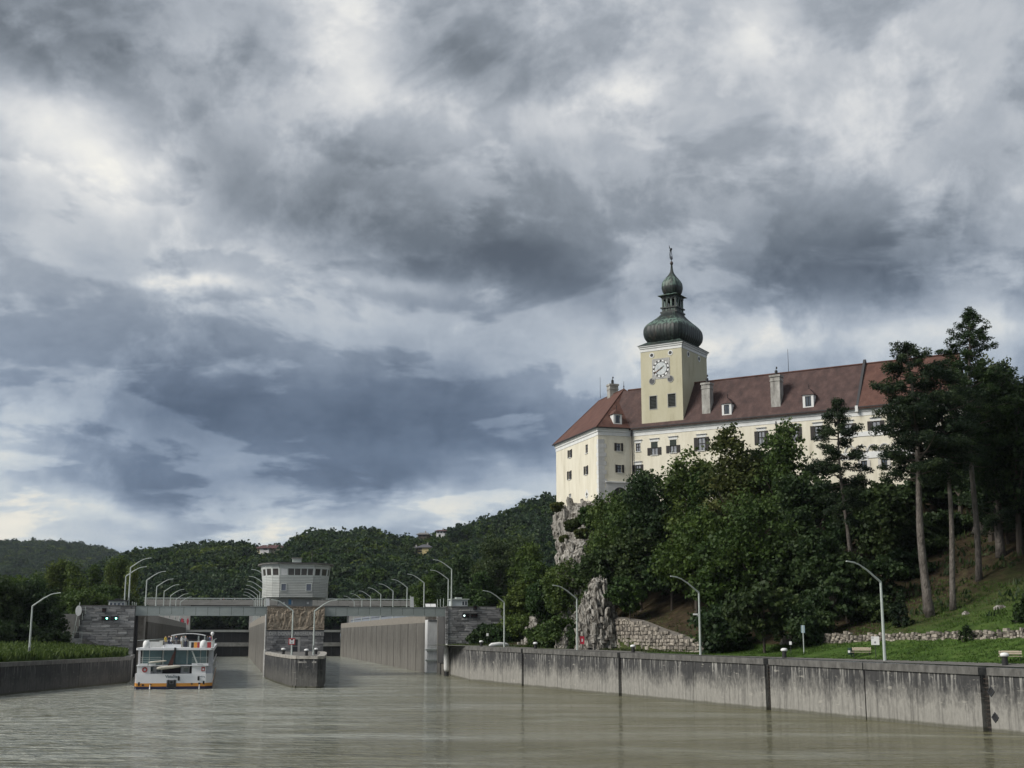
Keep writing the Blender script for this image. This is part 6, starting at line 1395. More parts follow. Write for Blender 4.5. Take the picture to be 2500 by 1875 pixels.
def dome(name, prof, aspect, n_exp, per, ridge, parent, tints):
    m = per * 4; V, T = [], []
    for (z, r), tv in zip(prof, tints):
        for k in range(m):
            t = 2 * math.pi * k / m; c, s = math.cos(t), math.sin(t)
            rr = (abs(c) ** n_exp + abs(s) ** n_exp) ** (-1 / n_exp)
            e = ridge if k % 3 == 0 else 0
            V.append(FO.p((r + e) * rr * c, (r * aspect + e) * rr * s, z)); T.append(tv)
    L_ = len(prof); b = MB(); b.v = V; b.f = [(i * m + k, i * m + (k + 1) % m, (i + 1) * m + (k + 1) % m, (i + 1) * m + k) for i in range(L_ - 1) for k in range(m)] + [tuple((L_ - 1) * m + k for k in range(m))]
    o = b.build(name, pat, parent, castle); at = o.data.attributes.new('tint', 'FLOAT', 'POINT'); at.data.foreach_set('value', np.array(T, np.float32)); return o
k0 = (TW / 2) / 81 ; asp = TD / TW
def prof_from(pts_, sub=3):
    vv = np.array(pts_, float); t = np.arange(len(vv)); tt = np.linspace(0, len(vv) - 1, (len(vv) - 1) * sub + 1)
    # Catmull-Rom through the measured silhouette
    out = []
    for x in tt:
        i = min(int(x), len(vv) - 2); f = x - i; p0, p1, p2, p3 = vv[max(i - 1, 0)], vv[i], vv[i + 1], vv[min(i + 2, len(vv) - 1)]
        out.append(.5 * ((2 * p1) + (-p0 + p2) * f + (2 * p0 - 5 * p1 + 4 * p2 - p3) * f * f + (-p0 + 3 * p1 - 3 * p2 + p3) * f ** 3))
    return out
sk = MB(); e1 = .45
sk.hexa([FT.p(-e1, -e1, ZC + 1.103), FT.p(TW + e1, -e1, ZC + 1.103), FT.p(TW + e1, TD + e1, ZC + 1.103), FT.p(-e1, TD + e1, ZC + 1.103)], [FT.p(.9, 1.1, ZC + 2.0), FT.p(TW - .9, 1.1, ZC + 2.0), FT.p(TW - .9, TD - 1.1, ZC + 2.0), FT.p(.9, TD - 1.1, ZC + 2.0)])
so_ = sk.build('skirt_roof', pat, castle); so_.data.attributes.new('tint', 'FLOAT', 'POINT').data.foreach_set('value', [.0] * 8)
P1_ = prof_from([(846, 66), (840, 73), (832, 80), (822, 83), (812, 82.5), (804, 79), (797, 71), (790, 60), (783, 49), (776, 39.5), (771, 34), (767, 31)])
tn = [(-.12 if v > 809 else .06 if v > 803 else .2 if v > 788 else .02 if v > 780 else -.15) for v, h in P1_]
dome_o = dome('onion_dome', [(zax(v), h * k0) for v, h in P1_], asp, 5.0, 33, .045, castle, tn)
# lantern
dr = MB(); ZL = [zax(v) for v in (767, 764, 756, 753, 732, 729, 725.5, 723.5, 720)]; wl = 28.5 * k0; dl = wl * 1.12
def sq(b, k, z0, z1, kd=0.0): b.box(FO, -wl * k - kd, wl * k + kd, -dl * k - kd, dl * k + kd, z0, z1)
sq(dr, 1.0, ZL[0] - .3, ZL[2]); lan = dr.build('lantern', pat, castle); lan.data.attributes.new('tint', 'FLOAT', 'POINT').data.foreach_set('value', [-.2] * 8)
def patp(b, nm, t=-.15):
    o = b.build(nm, pat, lan, castle); o.data.attributes.new('tint', 'FLOAT', 'POINT').data.foreach_set('value', [t] * len(o.data.vertices)); return o
b = MB(); sq(b, 1.0, ZL[0] - .05, ZL[1], .25); sq(b, 1.0, ZL[2] + .002, ZL[3], .22); patp(b, 'lantern_ledge')
for s in range(4):
    fr = Fr(FO.p(*[(0, -dl), (wl, 0), (0, dl), (-wl, 0)][s]), [FO.ex, FO.ey, -FO.ex, -FO.ey][s]); hw_ = wl if s % 2 == 0 else dl
    for k in range(5): b = MB(); xx = -hw_ + (k + .5) * 2 * hw_ / 5; b.box(fr, xx - .2, xx + .2, -.06, .01, ZL[1] + .08, ZL[2] - .08); patp(b, 'parapet_panel', .05)
    for k in range(4):
        xx = -hw_ + .16 + k * (2 * hw_ - .32) / 3
        if k == 3: continue
        b = MB(); b.box(fr, xx - .15, xx + .15, 0.02, .3, ZL[3] + .002, ZL[4]); patp(b, 'lantern_column', .1)
    b = MB()
    for k in range(3):
        xc = -hw_ + .16 + (k + .5) * (2 * hw_ - .32) / 3; w_ = (2 * hw_ - .32) / 6
        for s2 in (-1, 1): b.add([fr.p(xc + s2 * w_, .05, ZL[4]), fr.p(xc + s2 * w_, .05, ZL[4] - .75), fr.p(xc + s2 * w_ * .55, .05, ZL[4] - .22), fr.p(xc, .05, ZL[4])], [(0, 1, 2, 3)])
    patp(b, 'arch_spandrel', -.1)
b = MB(); sq(b, 1.0, ZL[4] + .002, ZL[6], .05); patp(b, 'lantern_frieze', .0)
b = MB(); sq(b, .25, ZL[3], ZL[4]); patp(b, 'bell_frame', -.4)
b = MB(); o1, o2 = .62, -.25
b.hexa([FO.p(-wl - o1, -dl - o1, ZL[6] + .002), FO.p(wl + o1, -dl - o1, ZL[6] + .002), FO.p(wl + o1, dl + o1, ZL[6] + .002), FO.p(-wl - o1, dl + o1, ZL[6] + .002)], [FO.p(-wl - o2, -dl - o2, ZL[8]), FO.p(wl + o2, -dl - o2, ZL[8]), FO.p(wl + o2, dl + o2, ZL[8]), FO.p(-wl - o2, dl + o2, ZL[8])]); patp(b, 'lantern_eave', .2)
P2_ = prof_from([(719, 27), (713, 31.5), (706, 34), (699, 34), (692, 32), (685, 26), (678, 18), (671, 10.5), (664, 5.5), (656, 3.6), (648, 2.6), (645, 1.6)])
tn2 = [(-.12 if v > 702 else .16 if v > 680 else .0) for v, h in P2_]
dome('upper_onion', [(zax(v), h * k0) for v, h in P2_], 1.12, 3.2, 18, .02, castle, tn2)
b = MB(); zb_ = zax(643); b.lathe((*AX, zb_ - .3), [(.04, -.2), (.2, 0), (.3, .28), (.3, .38), (.2, .62), (.04, .7)], 14); b.build('ball', M('ball_bronze', (.05, .035, .03), rough=.4), castle, smooth=True)
b = MB(); b.tube([(*AX, zb_), (*AX, zax(626))], .06, 6); fv = Fr(AX, (.8, .6))
b.hexa([fv.p(-.35, -.03, zax(634)), fv.p(.15, -.03, zax(634)), fv.p(.15, .03, zax(634)), fv.p(-.35, .03, zax(634))], [fv.p(-.1, -.03, zax(631.5)), fv.p(.25, -.03, zax(631.5)), fv.p(.25, .03, zax(631.5)), fv.p(-.1, .03, zax(631.5))])
b.tube([fv.p(-.28, 0, zax(632)), fv.p(-.35, 0, zax(622)), fv.p(-.2, 0, zax(611))], [.12, .1, .1], 6); b.tube([fv.p(.22, 0, zax(632)), fv.p(.12, 0, zax(622)), fv.p(-.02, 0, zax(612))], [.09, .06, .06], 6)
b.tube([fv.p(-.2, 0, zax(612)), fv.p(.0, 0, zax(608.5)), fv.p(.08, 0, zax(606))], [.2, .2, .12], 8); b.tube([fv.p(-.15, 0, zax(610)), fv.p(-.45, 0, zax(605)), fv.p(-.5, 0, zax(600))], [.1, .07, .03], 6)
b.build('weather_vane', M('vane_iron', (.018, .02, .024)), castle)

# ------------------------------------------------------------------ rocks
rock_m = M('limestone', [(.30, (.016, .014, .012)), (.40, (.075, .066, .055)), (.50, (.24, .225, .20)), (.70, (.48, .465, .43))], scale=(1, .8, .48), noise=1.1, detail=10, dist=2.2, bump=1.0, bscale=2.6, rough=.95)
def vor(x, y, z, s):
    # slabs standing on end: distance to the joints between tilted blocks, each block proud or set back
    t = 0
    for sc_, w in ((.42, 1.0), (.95, .45)):
        p = Vector(((x + z * .22) * sc_ + s, y * sc_, z * sc_ * .30)); d, pt = mnoise.voronoi(p)[:2]
        t += w * (min(1.0, (d[1] - d[0]) * 4.0) * .55 - .5 + mnoise.cell(pt[0] * 7.1) * .55)
    return t
def rock(name, c, rings, seed, label, amp=.8, n=84, slabs=0):
    t = thing(name, (c[0], c[1], rings[0][0]), label, 'rock'); b = MB(); off = Vector((seed * 7.3, seed * 3.1, 0)); zz = []
    for (z0, *a), (z1, *d) in zip(rings, rings[1:]):
        k = max(2, int((z1 - z0) / .28))
        for i in range(k): f = i / k; zz.append((z0 + (z1 - z0) * f, [x + (y - x) * f for x, y in zip(a, d)]))
    zz.append((rings[-1][0], list(rings[-1][1:])))
    for z, (cx, cy, rx, ry) in zz:
        for k in range(n):
            th = 2 * math.pi * k / n; x, y = cx + rx * math.cos(th), cy + ry * math.sin(th)
            p = Vector((x * .5, y * .5, z * .22)) + off; p2 = Vector((x * 1.3 + z * .25, y * 1.3, z * .55)) + off
            p3 = Vector((x * .95 + z * .28, y * .95, z * .10)) + off
            dd = (mnoise.ridged_multi_fractal(p, .9, 2.1, 4, 1.0, 2.0) - 1.0) * .45 * amp + mnoise.noise(p2) * .35 * amp + mnoise.noise(p2 * 2.7) * .2 * amp + vor(x, y, z, seed) * amp
            b.v.append((x + dd * math.cos(th), y + dd * math.sin(th), z + mnoise.noise(p2 * .7) * .35 * amp))
    L_ = len(zz); b.f = [(i * n + k, i * n + (k + 1) % n, (i + 1) * n + (k + 1) % n, (i + 1) * n + k) for i in range(L_ - 1) for k in range(n)] + [tuple((L_ - 1) * n + k for k in range(n))]
    # fractured slabs standing on end, leaning with the strata, some proud and some fallen back
    rs = random.Random(seed * 13 + 1); z_lo, z_hi = rings[0][0], rings[-1][0]; Ht = z_hi - z_lo
    for i in range(slabs):
        f = rs.random() ** .9; z = z_lo + Ht * f * .93; ring = zz[min(len(zz) - 1, int(f * len(zz)))][1]; cx, cy, rx, ry = ring; th = rs.uniform(math.pi * .78, math.pi * 2.12)
        big = min(rx, ry); px_, py_ = cx + rx * .97 * math.cos(th), cy + ry * .97 * math.sin(th); h = rs.uniform(.05, .15) * Ht * rs.choice((.6, 1, 1.3)); w1, w2 = rs.uniform(.10, .26) * (big if big < 4 else 4.2), rs.uniform(.12, .26) * (big if big < 4 else 4.2)
        if z + h > z_hi + .5: h = z_hi + .5 - z
        if h < .25: continue
        m_ = rs.randint(4, 6); rot = rs.uniform(0, 6.28); lean = (rs.gauss(-.10, .10), rs.gauss(.02, .10)); lo, hi = [], []
        for k in range(m_):
            a = rot + 2 * math.pi * k / m_ + rs.uniform(-.3, .3); q1, q2 = rs.uniform(.75, 1.15), rs.uniform(.5, 1.0); c_, s_ = math.cos(a), math.sin(a); ct, st_ = math.cos(th), math.sin(th)
            ox, oy = w1 * c_, w2 * s_; X, Y = ox * -st_ + oy * ct, ox * ct + oy * st_
            lo.append((px_ + X * q1 - lean[0] * h * .3, py_ + Y * q1, z - .3)); hi.append((px_ + X * q2 + lean[0] * h, py_ + Y * q2 + lean[1] * h + .15 * h * 0, z + h * rs.uniform(.75, 1.1)))
        b.hexa(lo, hi)
    b.build('stone_face', rock_m, t); return t
# cliff carrying the wing
def wq(a, b_): q = Wc + dA * a + dB * b_; return float(q[0]), float(q[1])
cA = wq(11, 8)
rings = [(5, cA[0] - .5, cA[1] - 3, 12.5, 17.5), (12, cA[0] - .2, cA[1] - 2, 11.5, 16), (18, cA[0], cA[1] - .5, 10.6, 14.6), (23, cA[0] - .3, cA[1] - .3, 10.6, 14.2), (27.5, cA[0] - .6, cA[1] - .3, 11.2, 14.6), (30.2, cA[0] - .3, cA[1], 10.3, 13.6), (31.2, cA[0], cA[1], 8.5, 12)]
rock('cliff', cA, rings, 1, 'tall pale limestone cliff carrying the castle wing', 1.2, 150, 640)
Yp = 190.5
def pin(u, Y=Yp): return PX(u, Y, 8)
rings = [(5.0, pin(1464), Yp + 2.5, 3.0, 3.2), (8, pin(1464), Yp + 2.6, 2.9, 3.0), (11, pin(1463), Yp + 2.8, 2.4, 2.7), (13, pin(1468), Yp + 3, 1.75, 2.2), (15, pin(1467), Yp + 3.2, 1.0, 1.6), (15.9, pin(1463), Yp + 3.3, .5, .8)]
rock('rock_pinnacle', (pin(1464), Yp + 2.5), rings, 2, 'craggy pale rock pinnacle between the lamp and the stone retaining wall', .6, 90, 230)
rings = [(5.0, pin(1436), Yp + 1.6, 1.5, 1.5), (9, pin(1436), Yp + 1.8, 1.45, 1.5), (12, pin(1434), Yp + 2.2, 1.0, 1.2), (13.6, pin(1440), Yp + 2.4, .5, .7)]
rock('rock_outcrop', (pin(1436), Yp + 1.6), rings, 8, 'lower rock shoulder leaning on the craggy pinnacle next to the red box', .45, 60, 60)
Yq = 228.0
rings = [(5.2, PX(1292, Yq, 7), Yq, 1.7, 1.6), (8, PX(1300, Yq, 7), Yq, 1.3, 1.3), (11.5, PX(1312, Yq, 7), Yq + 1, .8, .9), (13.4, PX(1322, Yq, 7), Yq + 1, .5, .6)]
rock('rock_outcrop', (PX(1295, Yq, 7), Yq), rings, 3, 'slim pale rock outcrop leaning among the light green trees', .4, 50, 36)
rings = [(5, PX(1378, 203, 7), 203, 1.9, 1.5), (7, PX(1382, 203, 7), 203, 1.3, 1.1), (9.2, PX(1388, 203, 7), 203.3, .4, .5)]
rock('rock_outcrop', (PX(1378, 203, 7), 203), rings, 4, 'dark grey boulder beside the second quay lamp', .4, 44, 12)
Yr_ = 207.0
rings = [(6, PX(1420, Yr_, 8), Yr_ + 3, 3.2, 3), (14, PX(1425, Yr_, 8), Yr_ + 4, 3.0, 3), (20, PX(1412, Yr_, 8), Yr_ + 5, 2.6, 2.5), (23, PX(1418, Yr_, 8), Yr_ + 6, 1.6, 1.5)]
rock('rock_outcrop', (PX(1420, Yr_, 8), Yr_ + 3), rings, 6, 'pale rock glimpsed through leaves under the cliff', .7, 64, 80)

# ------------------------------------------------------------------ stone walls at the foot of the slope
rubble = M('rubble_stone', [(.28, (.11, .094, .076)), (.5, (.225, .20, .168)), (.75, (.37, .345, .30))], noise=1.3, bump=.5, rand=.55)
rubble_me = [block_mesh('stone', rubble, .16, 20 + s) for s in range(6)]
pA, pB = np.array(QP(1503, 8.3)[:2]), np.array(QP(1722, 8.0)[:2]); FW = Fr(pA, pB - pA); LW = float(np.linalg.norm(pB - pA))
rw = thing('retaining_wall', (*pA, 5.5), 'sloping topped rubble stone retaining wall beside the rock pinnacle', 'wall')
def wtop(x): return float(np.interp(x / LW, [0, .16, .3, .55, .8, 1.0], [10.2, 9.9, 9.6, 8.35, 7.35, 6.9]))
b = MB(); n = 14
xs = np.linspace(-1, LW, n)
for a, c in zip(xs, xs[1:]): b.hexa([FW.p(a, .08, 4.8), FW.p(c, .08, 4.8), FW.p(c, .9, 4.8), FW.p(a, .9, 4.8)], [FW.p(a, .08, wtop(a) - .1), FW.p(c, .08, wtop(c) - .1), FW.p(c, .9, wtop(c) + .1), FW.p(a, .9, wtop(a) + .1)])
b.build('core', M('rubble_mortar', [(.3, (.10, .09, .078)), (.7, (.17, .155, .135))], noise=2), rw)
r = random.Random(3); z = 5.35; cnt = 0
while z < 10.1:
    h = r.uniform(.30, .62); x = -.8 + r.uniform(0, .4)
    while x < LW - .1:
        l = r.choice((r.uniform(.4, .65), r.uniform(.6, 1.15)))
        if z + h * .6 < wtop(x + l / 2): put_block(r.choice(rubble_me), 'stone', rw, FW, x + l / 2, z + h / 2 + r.uniform(-.09, .09), l * r.uniform(.8, 1.0) - .04, h * r.uniform(.72, 1.12) - .05, .1, .16 * r.uniform(.7, 1.8)); cnt += 1
        x += l
    z += h
dr_pts = [np.array(QP(u, q)[:2]) for u, q in ((1905, 9.2), (2000, 9.3), (2100, 9.4), (2200, 9.4), (2300, 9.4), (2400, 9.4), (2520, 9.3))]
dw = thing('drystone_wall', (*dr_pts[0], 6.2), 'low dry stone wall running between the lawn and the pine slope', 'wall')
cnt = 0; boxes = MB()
for a, c in zip(dr_pts, dr_pts[1:]):
    fr = Fr(a, c - a); L_ = float(np.linalg.norm(c - a)); x = 0
    while x < L_:
        l = r.uniform(.28, .7); p = fr.p(x + l / 2, 0); w_, q_ = to_q(*p[:2]); zb_ = bank_z(w_, 8.6) - .2; z = zb_
        ht = 1.25 if p[1] > 140 else 1.0
        while z < zb_ + ht:
            h = r.uniform(.2, .36); xo, yo = r.uniform(-.12, .12), r.uniform(-.12, .2) + (z - zb_) * .25
            if cnt < 300 and z > zb_ + .1: put_block(r.choice(rubble_me), 'stone', dw, fr, x + l / 2 + xo, z + h / 2, l * r.uniform(.7, 1.0), h * .92, yo, .35); cnt += 1
            else: boxes.box(fr, x + xo, x + xo + l * .85, yo - .05, yo + .3, z, z + h * .9)
            z += h
        x += l
if boxes.v: o = boxes.build('stone_fill', rubble, dw); o['kind'] = 'stuff'
# ------------------------------------------------------------------ houses on the hill
def house(label, u0, u1, vr, ve, vb, Y, wall, roof, wins, hip=.18, dep=10, zdeep=8, wing=None):
    fr = Fr((0, Y), (1, -.12)); x0, x1 = fr.xz(u0, ve)[0], fr.xz(u1, ve)[0]; zr, ze, zb = ZV(vr, Y), ZV(ve, Y), ZV(vb, Y); t = thing('house', fr.p((x0 + x1) / 2, 0, zb), label, 'house')
    MB().box(fr, x0 + .4, x1 - .4, 0, dep, zb - zdeep, ze).build('wall', wall, t); w = x1 - x0; h = w * hip; o = 1.0
    b = MB(); b.add([fr.p(x0 - o, -o, ze + .02), fr.p(x1 + o, -o, ze + .02), fr.p(x1 + o, dep + o, ze + .02), fr.p(x0 - o, dep + o, ze + .02), fr.p(x0 + h, dep / 2, zr), fr.p(x1 - h, dep / 2, zr)], [(0, 1, 5, 4), (1, 2, 5), (2, 3, 4, 5), (3, 0, 4), (0, 3, 2, 1)]); rf_ = b.build('roof', roof, t)
    MB().box(fr, x0 + w * .62, x0 + w * .62 + .8, dep * .4, dep * .5, zr - 1.5, zr + 1).build('chimney', chim, rf_, t)
    for a, c in wins:
        f = MB().box(fr, x0 + w * a, x0 + w * a + 1.3, -.08, .1, ze - 1.0 - (ze - zb) * c, ze - .3 - (ze - zb) * c + .3).build('window', dark_metal, t)
    return t
cream = M('house_cream', (.55, .50, .36)); hwhite = M('house_white', (.66, .66, .66)); roof_d = M('house_roof_red', (.085, .04, .04)); roof_s = M('house_roof_slate', (.085, .085, .095)); timber = M('house_timber', (.10, .08, .065))
house('large red roofed house with pale walls on the wooded ridge', 622, 692, 1324, 1334, 1348, 905, cream, roof_d, ((.1, .2), (.2, .2), (.68, .2), (.85, .3)), dep=14)
house('small white gabled house beside the large red roofed one', 604, 619, 1327, 1332, 1340, 910, hwhite, roof_d, ((.3, .2),), .3)
house('white balcony house between the walls of the red roofed one', 634, 658, 1329, 1333.5, 1342, 898, hwhite, roof_d, ((.4, .1), (.6, .1)), dep=6)
house('yellow house with dark hipped roof amid the hillside trees', 1018, 1052, 1326, 1335, 1349, 780, M('house_yellow', (.60, .50, .25)), roof_s, ((.08, .5), (.2, .5), (.1, .1), (.22, .1)), .3)
house('grey gabled barn beside the yellow house', 1004, 1016, 1331, 1337, 1350, 778, M('house_grey', (.30, .30, .28)), roof_s, ((.3, .3),), .4)
house('weathered timber house on the skyline', 1019, 1044, 1297, 1303, 1309, 872, timber, M('house_roof_grey', (.16, .155, .15)), ((.2, .1), (.6, .2)), .1)
house('white house with dark roof highest on the skyline', 1064, 1087, 1290.5, 1295, 1304, 868, hwhite, roof_d, ((.15, .1), (.5, .1), (.8, .1)), .05)

# ------------------------------------------------------------------ foliage
rng = np.random.default_rng(4)
def unit(v): return v / (np.linalg.norm(v, axis=-1, keepdims=True) + 1e-9)
def leaves(P, Nn, size, tint, rng, asp=(.7, 1.3), loose=.9):
    n = len(P); nn = unit(Nn * .8 + rng.normal(size=(n, 3)) * loose); a = unit(np.cross(nn, rng.normal(size=(n, 3)))); b = np.cross(nn, a)
    s = size * rng.uniform(.65, 1.35, (n, 1)); k = rng.uniform(*asp, (n, 1)); a = a * s * .5; b = b * s * .5 * k
    return np.stack([P - a, P - b * .8 + a * .1, P + a, P + b * .8 - a * .1], 1), tint
def crown(seed, kind, ncl=300, per=20, size=.034, ratio=1.0):
    r = np.random.default_rng(seed); L = []
    if kind == 'round': nl, ctr, R = 22, (0, 0, .60), (.36, .36, .30)
    elif kind == 'broad': nl, ctr, R = 20, (0, 0, .56), (.38, .38, .30)
    elif kind == 'tall': nl, ctr, R = 24, (0, 0, .56), (.33, .33, .36)
    elif kind == 'poplar': nl, ctr, R = 26, (0, 0, .53), (.27, .27, .42)
    elif kind == 'shrub': nl, ctr, R = 16, (0, 0, .42), (.38, .38, .38)
    for i in range(nl):
        d = unit(r.normal(size=3)); rr = r.uniform(.45, 1.0) ** .5
        p = np.array(ctr) + d * np.array(R) * rr
        if kind == 'poplar': p[:2] *= np.interp(p[2], [.1, .35, .75, 1], [.8, 1, .7, .15])
        if kind == 'tall': p[:2] *= np.interp(p[2], [.1, .4, .7, 1], [.8, 1.1, .85, .35])
        L.append((p, r.uniform(.10, .19) * (.75 if kind == 'poplar' else 1), r.uniform(0, 1)))
    L.append((np.array(ctr), min(R) * .8, .3))
    w = np.array([l[1] ** 2 for l in L]); w /= w.sum(); idx = r.choice(len(L), ncl, p=w)
    C = np.array([L[i][0] for i in idx]); Rr = np.array([L[i][1] for i in idx]); T = np.array([L[i][2] for i in idx])
    d = r.normal(size=(ncl, 3)); d[:, 2] = d[:, 2] * .8 + .25; d = unit(d); cp_ = C + d * (Rr * r.uniform(.6, 1.12, ncl))[:, None] * np.array([1, 1, .85])
    ct = np.clip(T * .45 + r.uniform(0, .6, ncl), 0, 1)
    cp_ = cp_ * np.array([ratio, ratio, 1]); L = [(p * np.array([ratio, ratio, 1]), a_, b_) for p, a_, b_ in L]
    P = np.repeat(cp_, per, 0) + r.normal(size=(ncl * per, 3)) * (np.array([.028, .028, .018]) * (2.0 if kind == 'shrub' else 1)); D = np.repeat(d, per, 0); tt = np.clip(np.repeat(ct, per) + r.normal(size=ncl * per) * .1, 0, 1)
    Q, tt = leaves(P, D, size, tt, r)
    return Q, tt, L
bark = M('bark', [(.3, (.035, .028, .022)), (.6, (.085, .07, .056)), (.8, (.14, .12, .10))], scale=(1, 1, .3), noise=3, bump=.6)
pine_bark = M('pine_bark', [(.3, (.045, .039, .034)), (.55, (.115, .101, .088)), (.8, (.22, .20, .18))], scale=(1, 1, .45), noise=2.4, detail=8, bump=1.0, rand=.1)
LEAF = {
    'mid': leaf_mat('leaf_mid', (.026, .050, .013), (.046, .083, .019), (.082, .126, .030)),
    'bright': leaf_mat('leaf_bright', (.045, .078, .016), (.078, .118, .024), (.12, .165, .040)),
    'dark': leaf_mat('leaf_dark', (.018, .036, .013), (.032, .057, .018), (.054, .083, .025), .2),
    'light': leaf_mat('leaf_light', (.034, .062, .012), (.062, .102, .018), (.10, .145, .028)),
    'olive': leaf_mat('leaf_olive', (.034, .050, .013), (.064, .082, .022), (.11, .12, .035)),
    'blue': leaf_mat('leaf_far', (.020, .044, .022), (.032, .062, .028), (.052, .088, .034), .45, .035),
    'pine': leaf_mat('needle_dark', (.010, .022, .011), (.019, .037, .016), (.036, .058, .022), .15),
    'fir': leaf_mat('needle_green', (.012, .028, .010), (.022, .046, .014), (.040, .072, .020), .15),
}
CROWN, TRUNK = {}, {}
def get_crown(kind, k, leaf, ratio, hb):
    key = (kind, k, leaf, ratio, hb)
    if key not in CROWN:
        if (kind, k, ratio, hb) not in CROWN:
            CROWN[(kind, k, ratio, hb)] = crown({'round': 100, 'broad': 200, 'tall': 300, 'poplar': 400, 'shrub': 500}[kind] + k, kind, int((430 if hb > 8 else 170) * min(1.7, max(.55, ratio / .75))), 24, .46 / hb, ratio)
        Q, tt, L = CROWN[(kind, k, ratio, hb)]
        o = quads_mesh('crown', Q, LEAF[leaf], tt); CROWN[key] = o.data; bpy.data.objects.remove(o)
        if (kind, k, ratio, hb) not in TRUNK:
            b = MB(); top = .62 if kind != 'poplar' else .85
            b.tube([(0, 0, -.06), (.004, 0, .12), (-.006, .004, .35), (0, 0, top)], [.022, .018, .013, .005], 8)
            for p, rr, _ in L[:10]:
                s = np.array((0, 0, max(.15, p[2] * .55))); m_ = (s + p) / 2 + np.array((0, 0, -.02)); b.tube([s, m_, p], [.010, .006, .003], 5)
            o = b.build('trunk', bark); TRUNK[(kind, k, ratio, hb)] = o.data; bpy.data.objects.remove(o)
    return CROWN[key], TRUNK[(kind, k, ratio, hb)]
WIDEN = {}
def tree(kind, k, leaf, u, Y, vt, wpx, label, zf, group, name='broadleaf_tree', cat='tree', x=None, sink=.3):
    x = PX(u, Y, 12) if x is None else x; z = zf(x, Y) - sink; h = ZV(vt, Y) - z; w = wpx / F * Y * (WIDEN.get(group, 1.0) if kind != 'poplar' else 1.0)
    if group == 'scrub on the cliff': z -= max(0, w * .85 - h) * .7; h = max(h, w * .85)
    if h < w * .45: h = w * .6
    ratio = min(2.2, max(.15, round(w / h / .12) * .12))
    hb = min((3, 5, 8, 12, 16, 20, 26), key=lambda c: abs(c - h))
    cm, tm = get_crown(kind, k, leaf, ratio, hb); t = thing(name, (x, Y, z), label, cat, group); t.scale = (w / ratio * 1.0, w / ratio, h); t.rotation_euler = (0, 0, (u * 1.7 + Y) % 6.28)
    for nm, me in (('crown', cm), ('trunk', tm)):
        o = bpy.data.objects.new(nm, me); col.objects.link(o); o.parent = t
    return t
G1, G2, G3 = 'trees on the left bank', 'trees between the lock and the castle rock', 'broadleaf trees on the castle slope'
WIDEN.update({G1: 1.2, G2: 1.15, G3: 1.3})
for a in [
    ('round', 0, 'dark', -25, 218, 1400, 170, 'dark broad tree cut by the photo edge on the grassy bank'), ('round', 1, 'dark', 60, 226, 1415, 140, 'dark round tree directly behind the lone bank lamp'),
    ('broad', 0, 'dark', 108, 240, 1452, 96, 'dark tree between the lone lamp and the stone stair'), ('round', 2, 'light', 15, 262, 1378, 130, 'tall green tree rising over the dark trees behind the lone lamp'),
    ('broad', 1, 'mid', 160, 268, 1425, 120, 'mid green tree behind the satellite dish'), ('round', 0, 'bright', 212, 258, 1437, 100, 'rounded light green tree above the stair side lock head'),
    ('poplar', 0, 'bright', 120, 330, 1361, 32, 'slim poplar on its own before the far hill'), ('poplar', 1, 'bright', 144, 332, 1358, 34, 'slim poplar joined to the pale green tree'),
    ('tall', 0, 'bright', 182, 330, 1368, 80, 'pale green tree topping the row before the hill'), ('poplar', 1, 'bright', 224, 335, 1371, 44, 'pointed pale tree next to the poplar trio'),
    ('broad', 2, 'bright', 98, 325, 1385, 70, 'pale bushy tree at the foot of the slim poplar'), ('poplar', 0, 'bright', 262, 330, 1350, 42, 'poplar of the trio farthest from the lamps'),
    ('poplar', 1, 'mid', 288, 334, 1349, 40, 'middle poplar of the trio'), ('poplar', 0, 'bright', 318, 330, 1361, 46, 'poplar of the trio rising behind the lamp arms'),
    ('round', 1, 'mid', 248, 312, 1420, 90, 'green tree filling the gap below the poplars'), ('broad', 0, 'dark', 312, 322, 1432, 80, 'dark tree beneath the last poplar behind the cabin'),
    ('shrub', 0, 'dark', 52, 216, 1500, 120, 'dark shrub at the back of the weeds by the lone lamp'), ('shrub', 1, 'dark', 118, 222, 1512, 90, 'dark shrub between weeds and trees beside the lamp'),
    ('shrub', 0, 'mid', 146, 226, 1545, 50, 'green shrub against the stair landing'), ('shrub', 1, 'dark', -20, 208, 1490, 110, 'dark shrub at the very edge of the bank'),
    ('broad', 1, 'dark', 180, 262, 1475, 90, 'dark low tree directly behind the stair'), ('shrub', 1, 'mid', 342, 300, 1470, 40, 'small green bush behind the first lock lamp')]:
    tree(*a[:8], left_z, G1, 'shrub' if a[0] == 'shrub' else 'poplar' if a[0] == 'poplar' else 'broadleaf_tree', 'shrub' if a[0] == 'shrub' else 'tree')
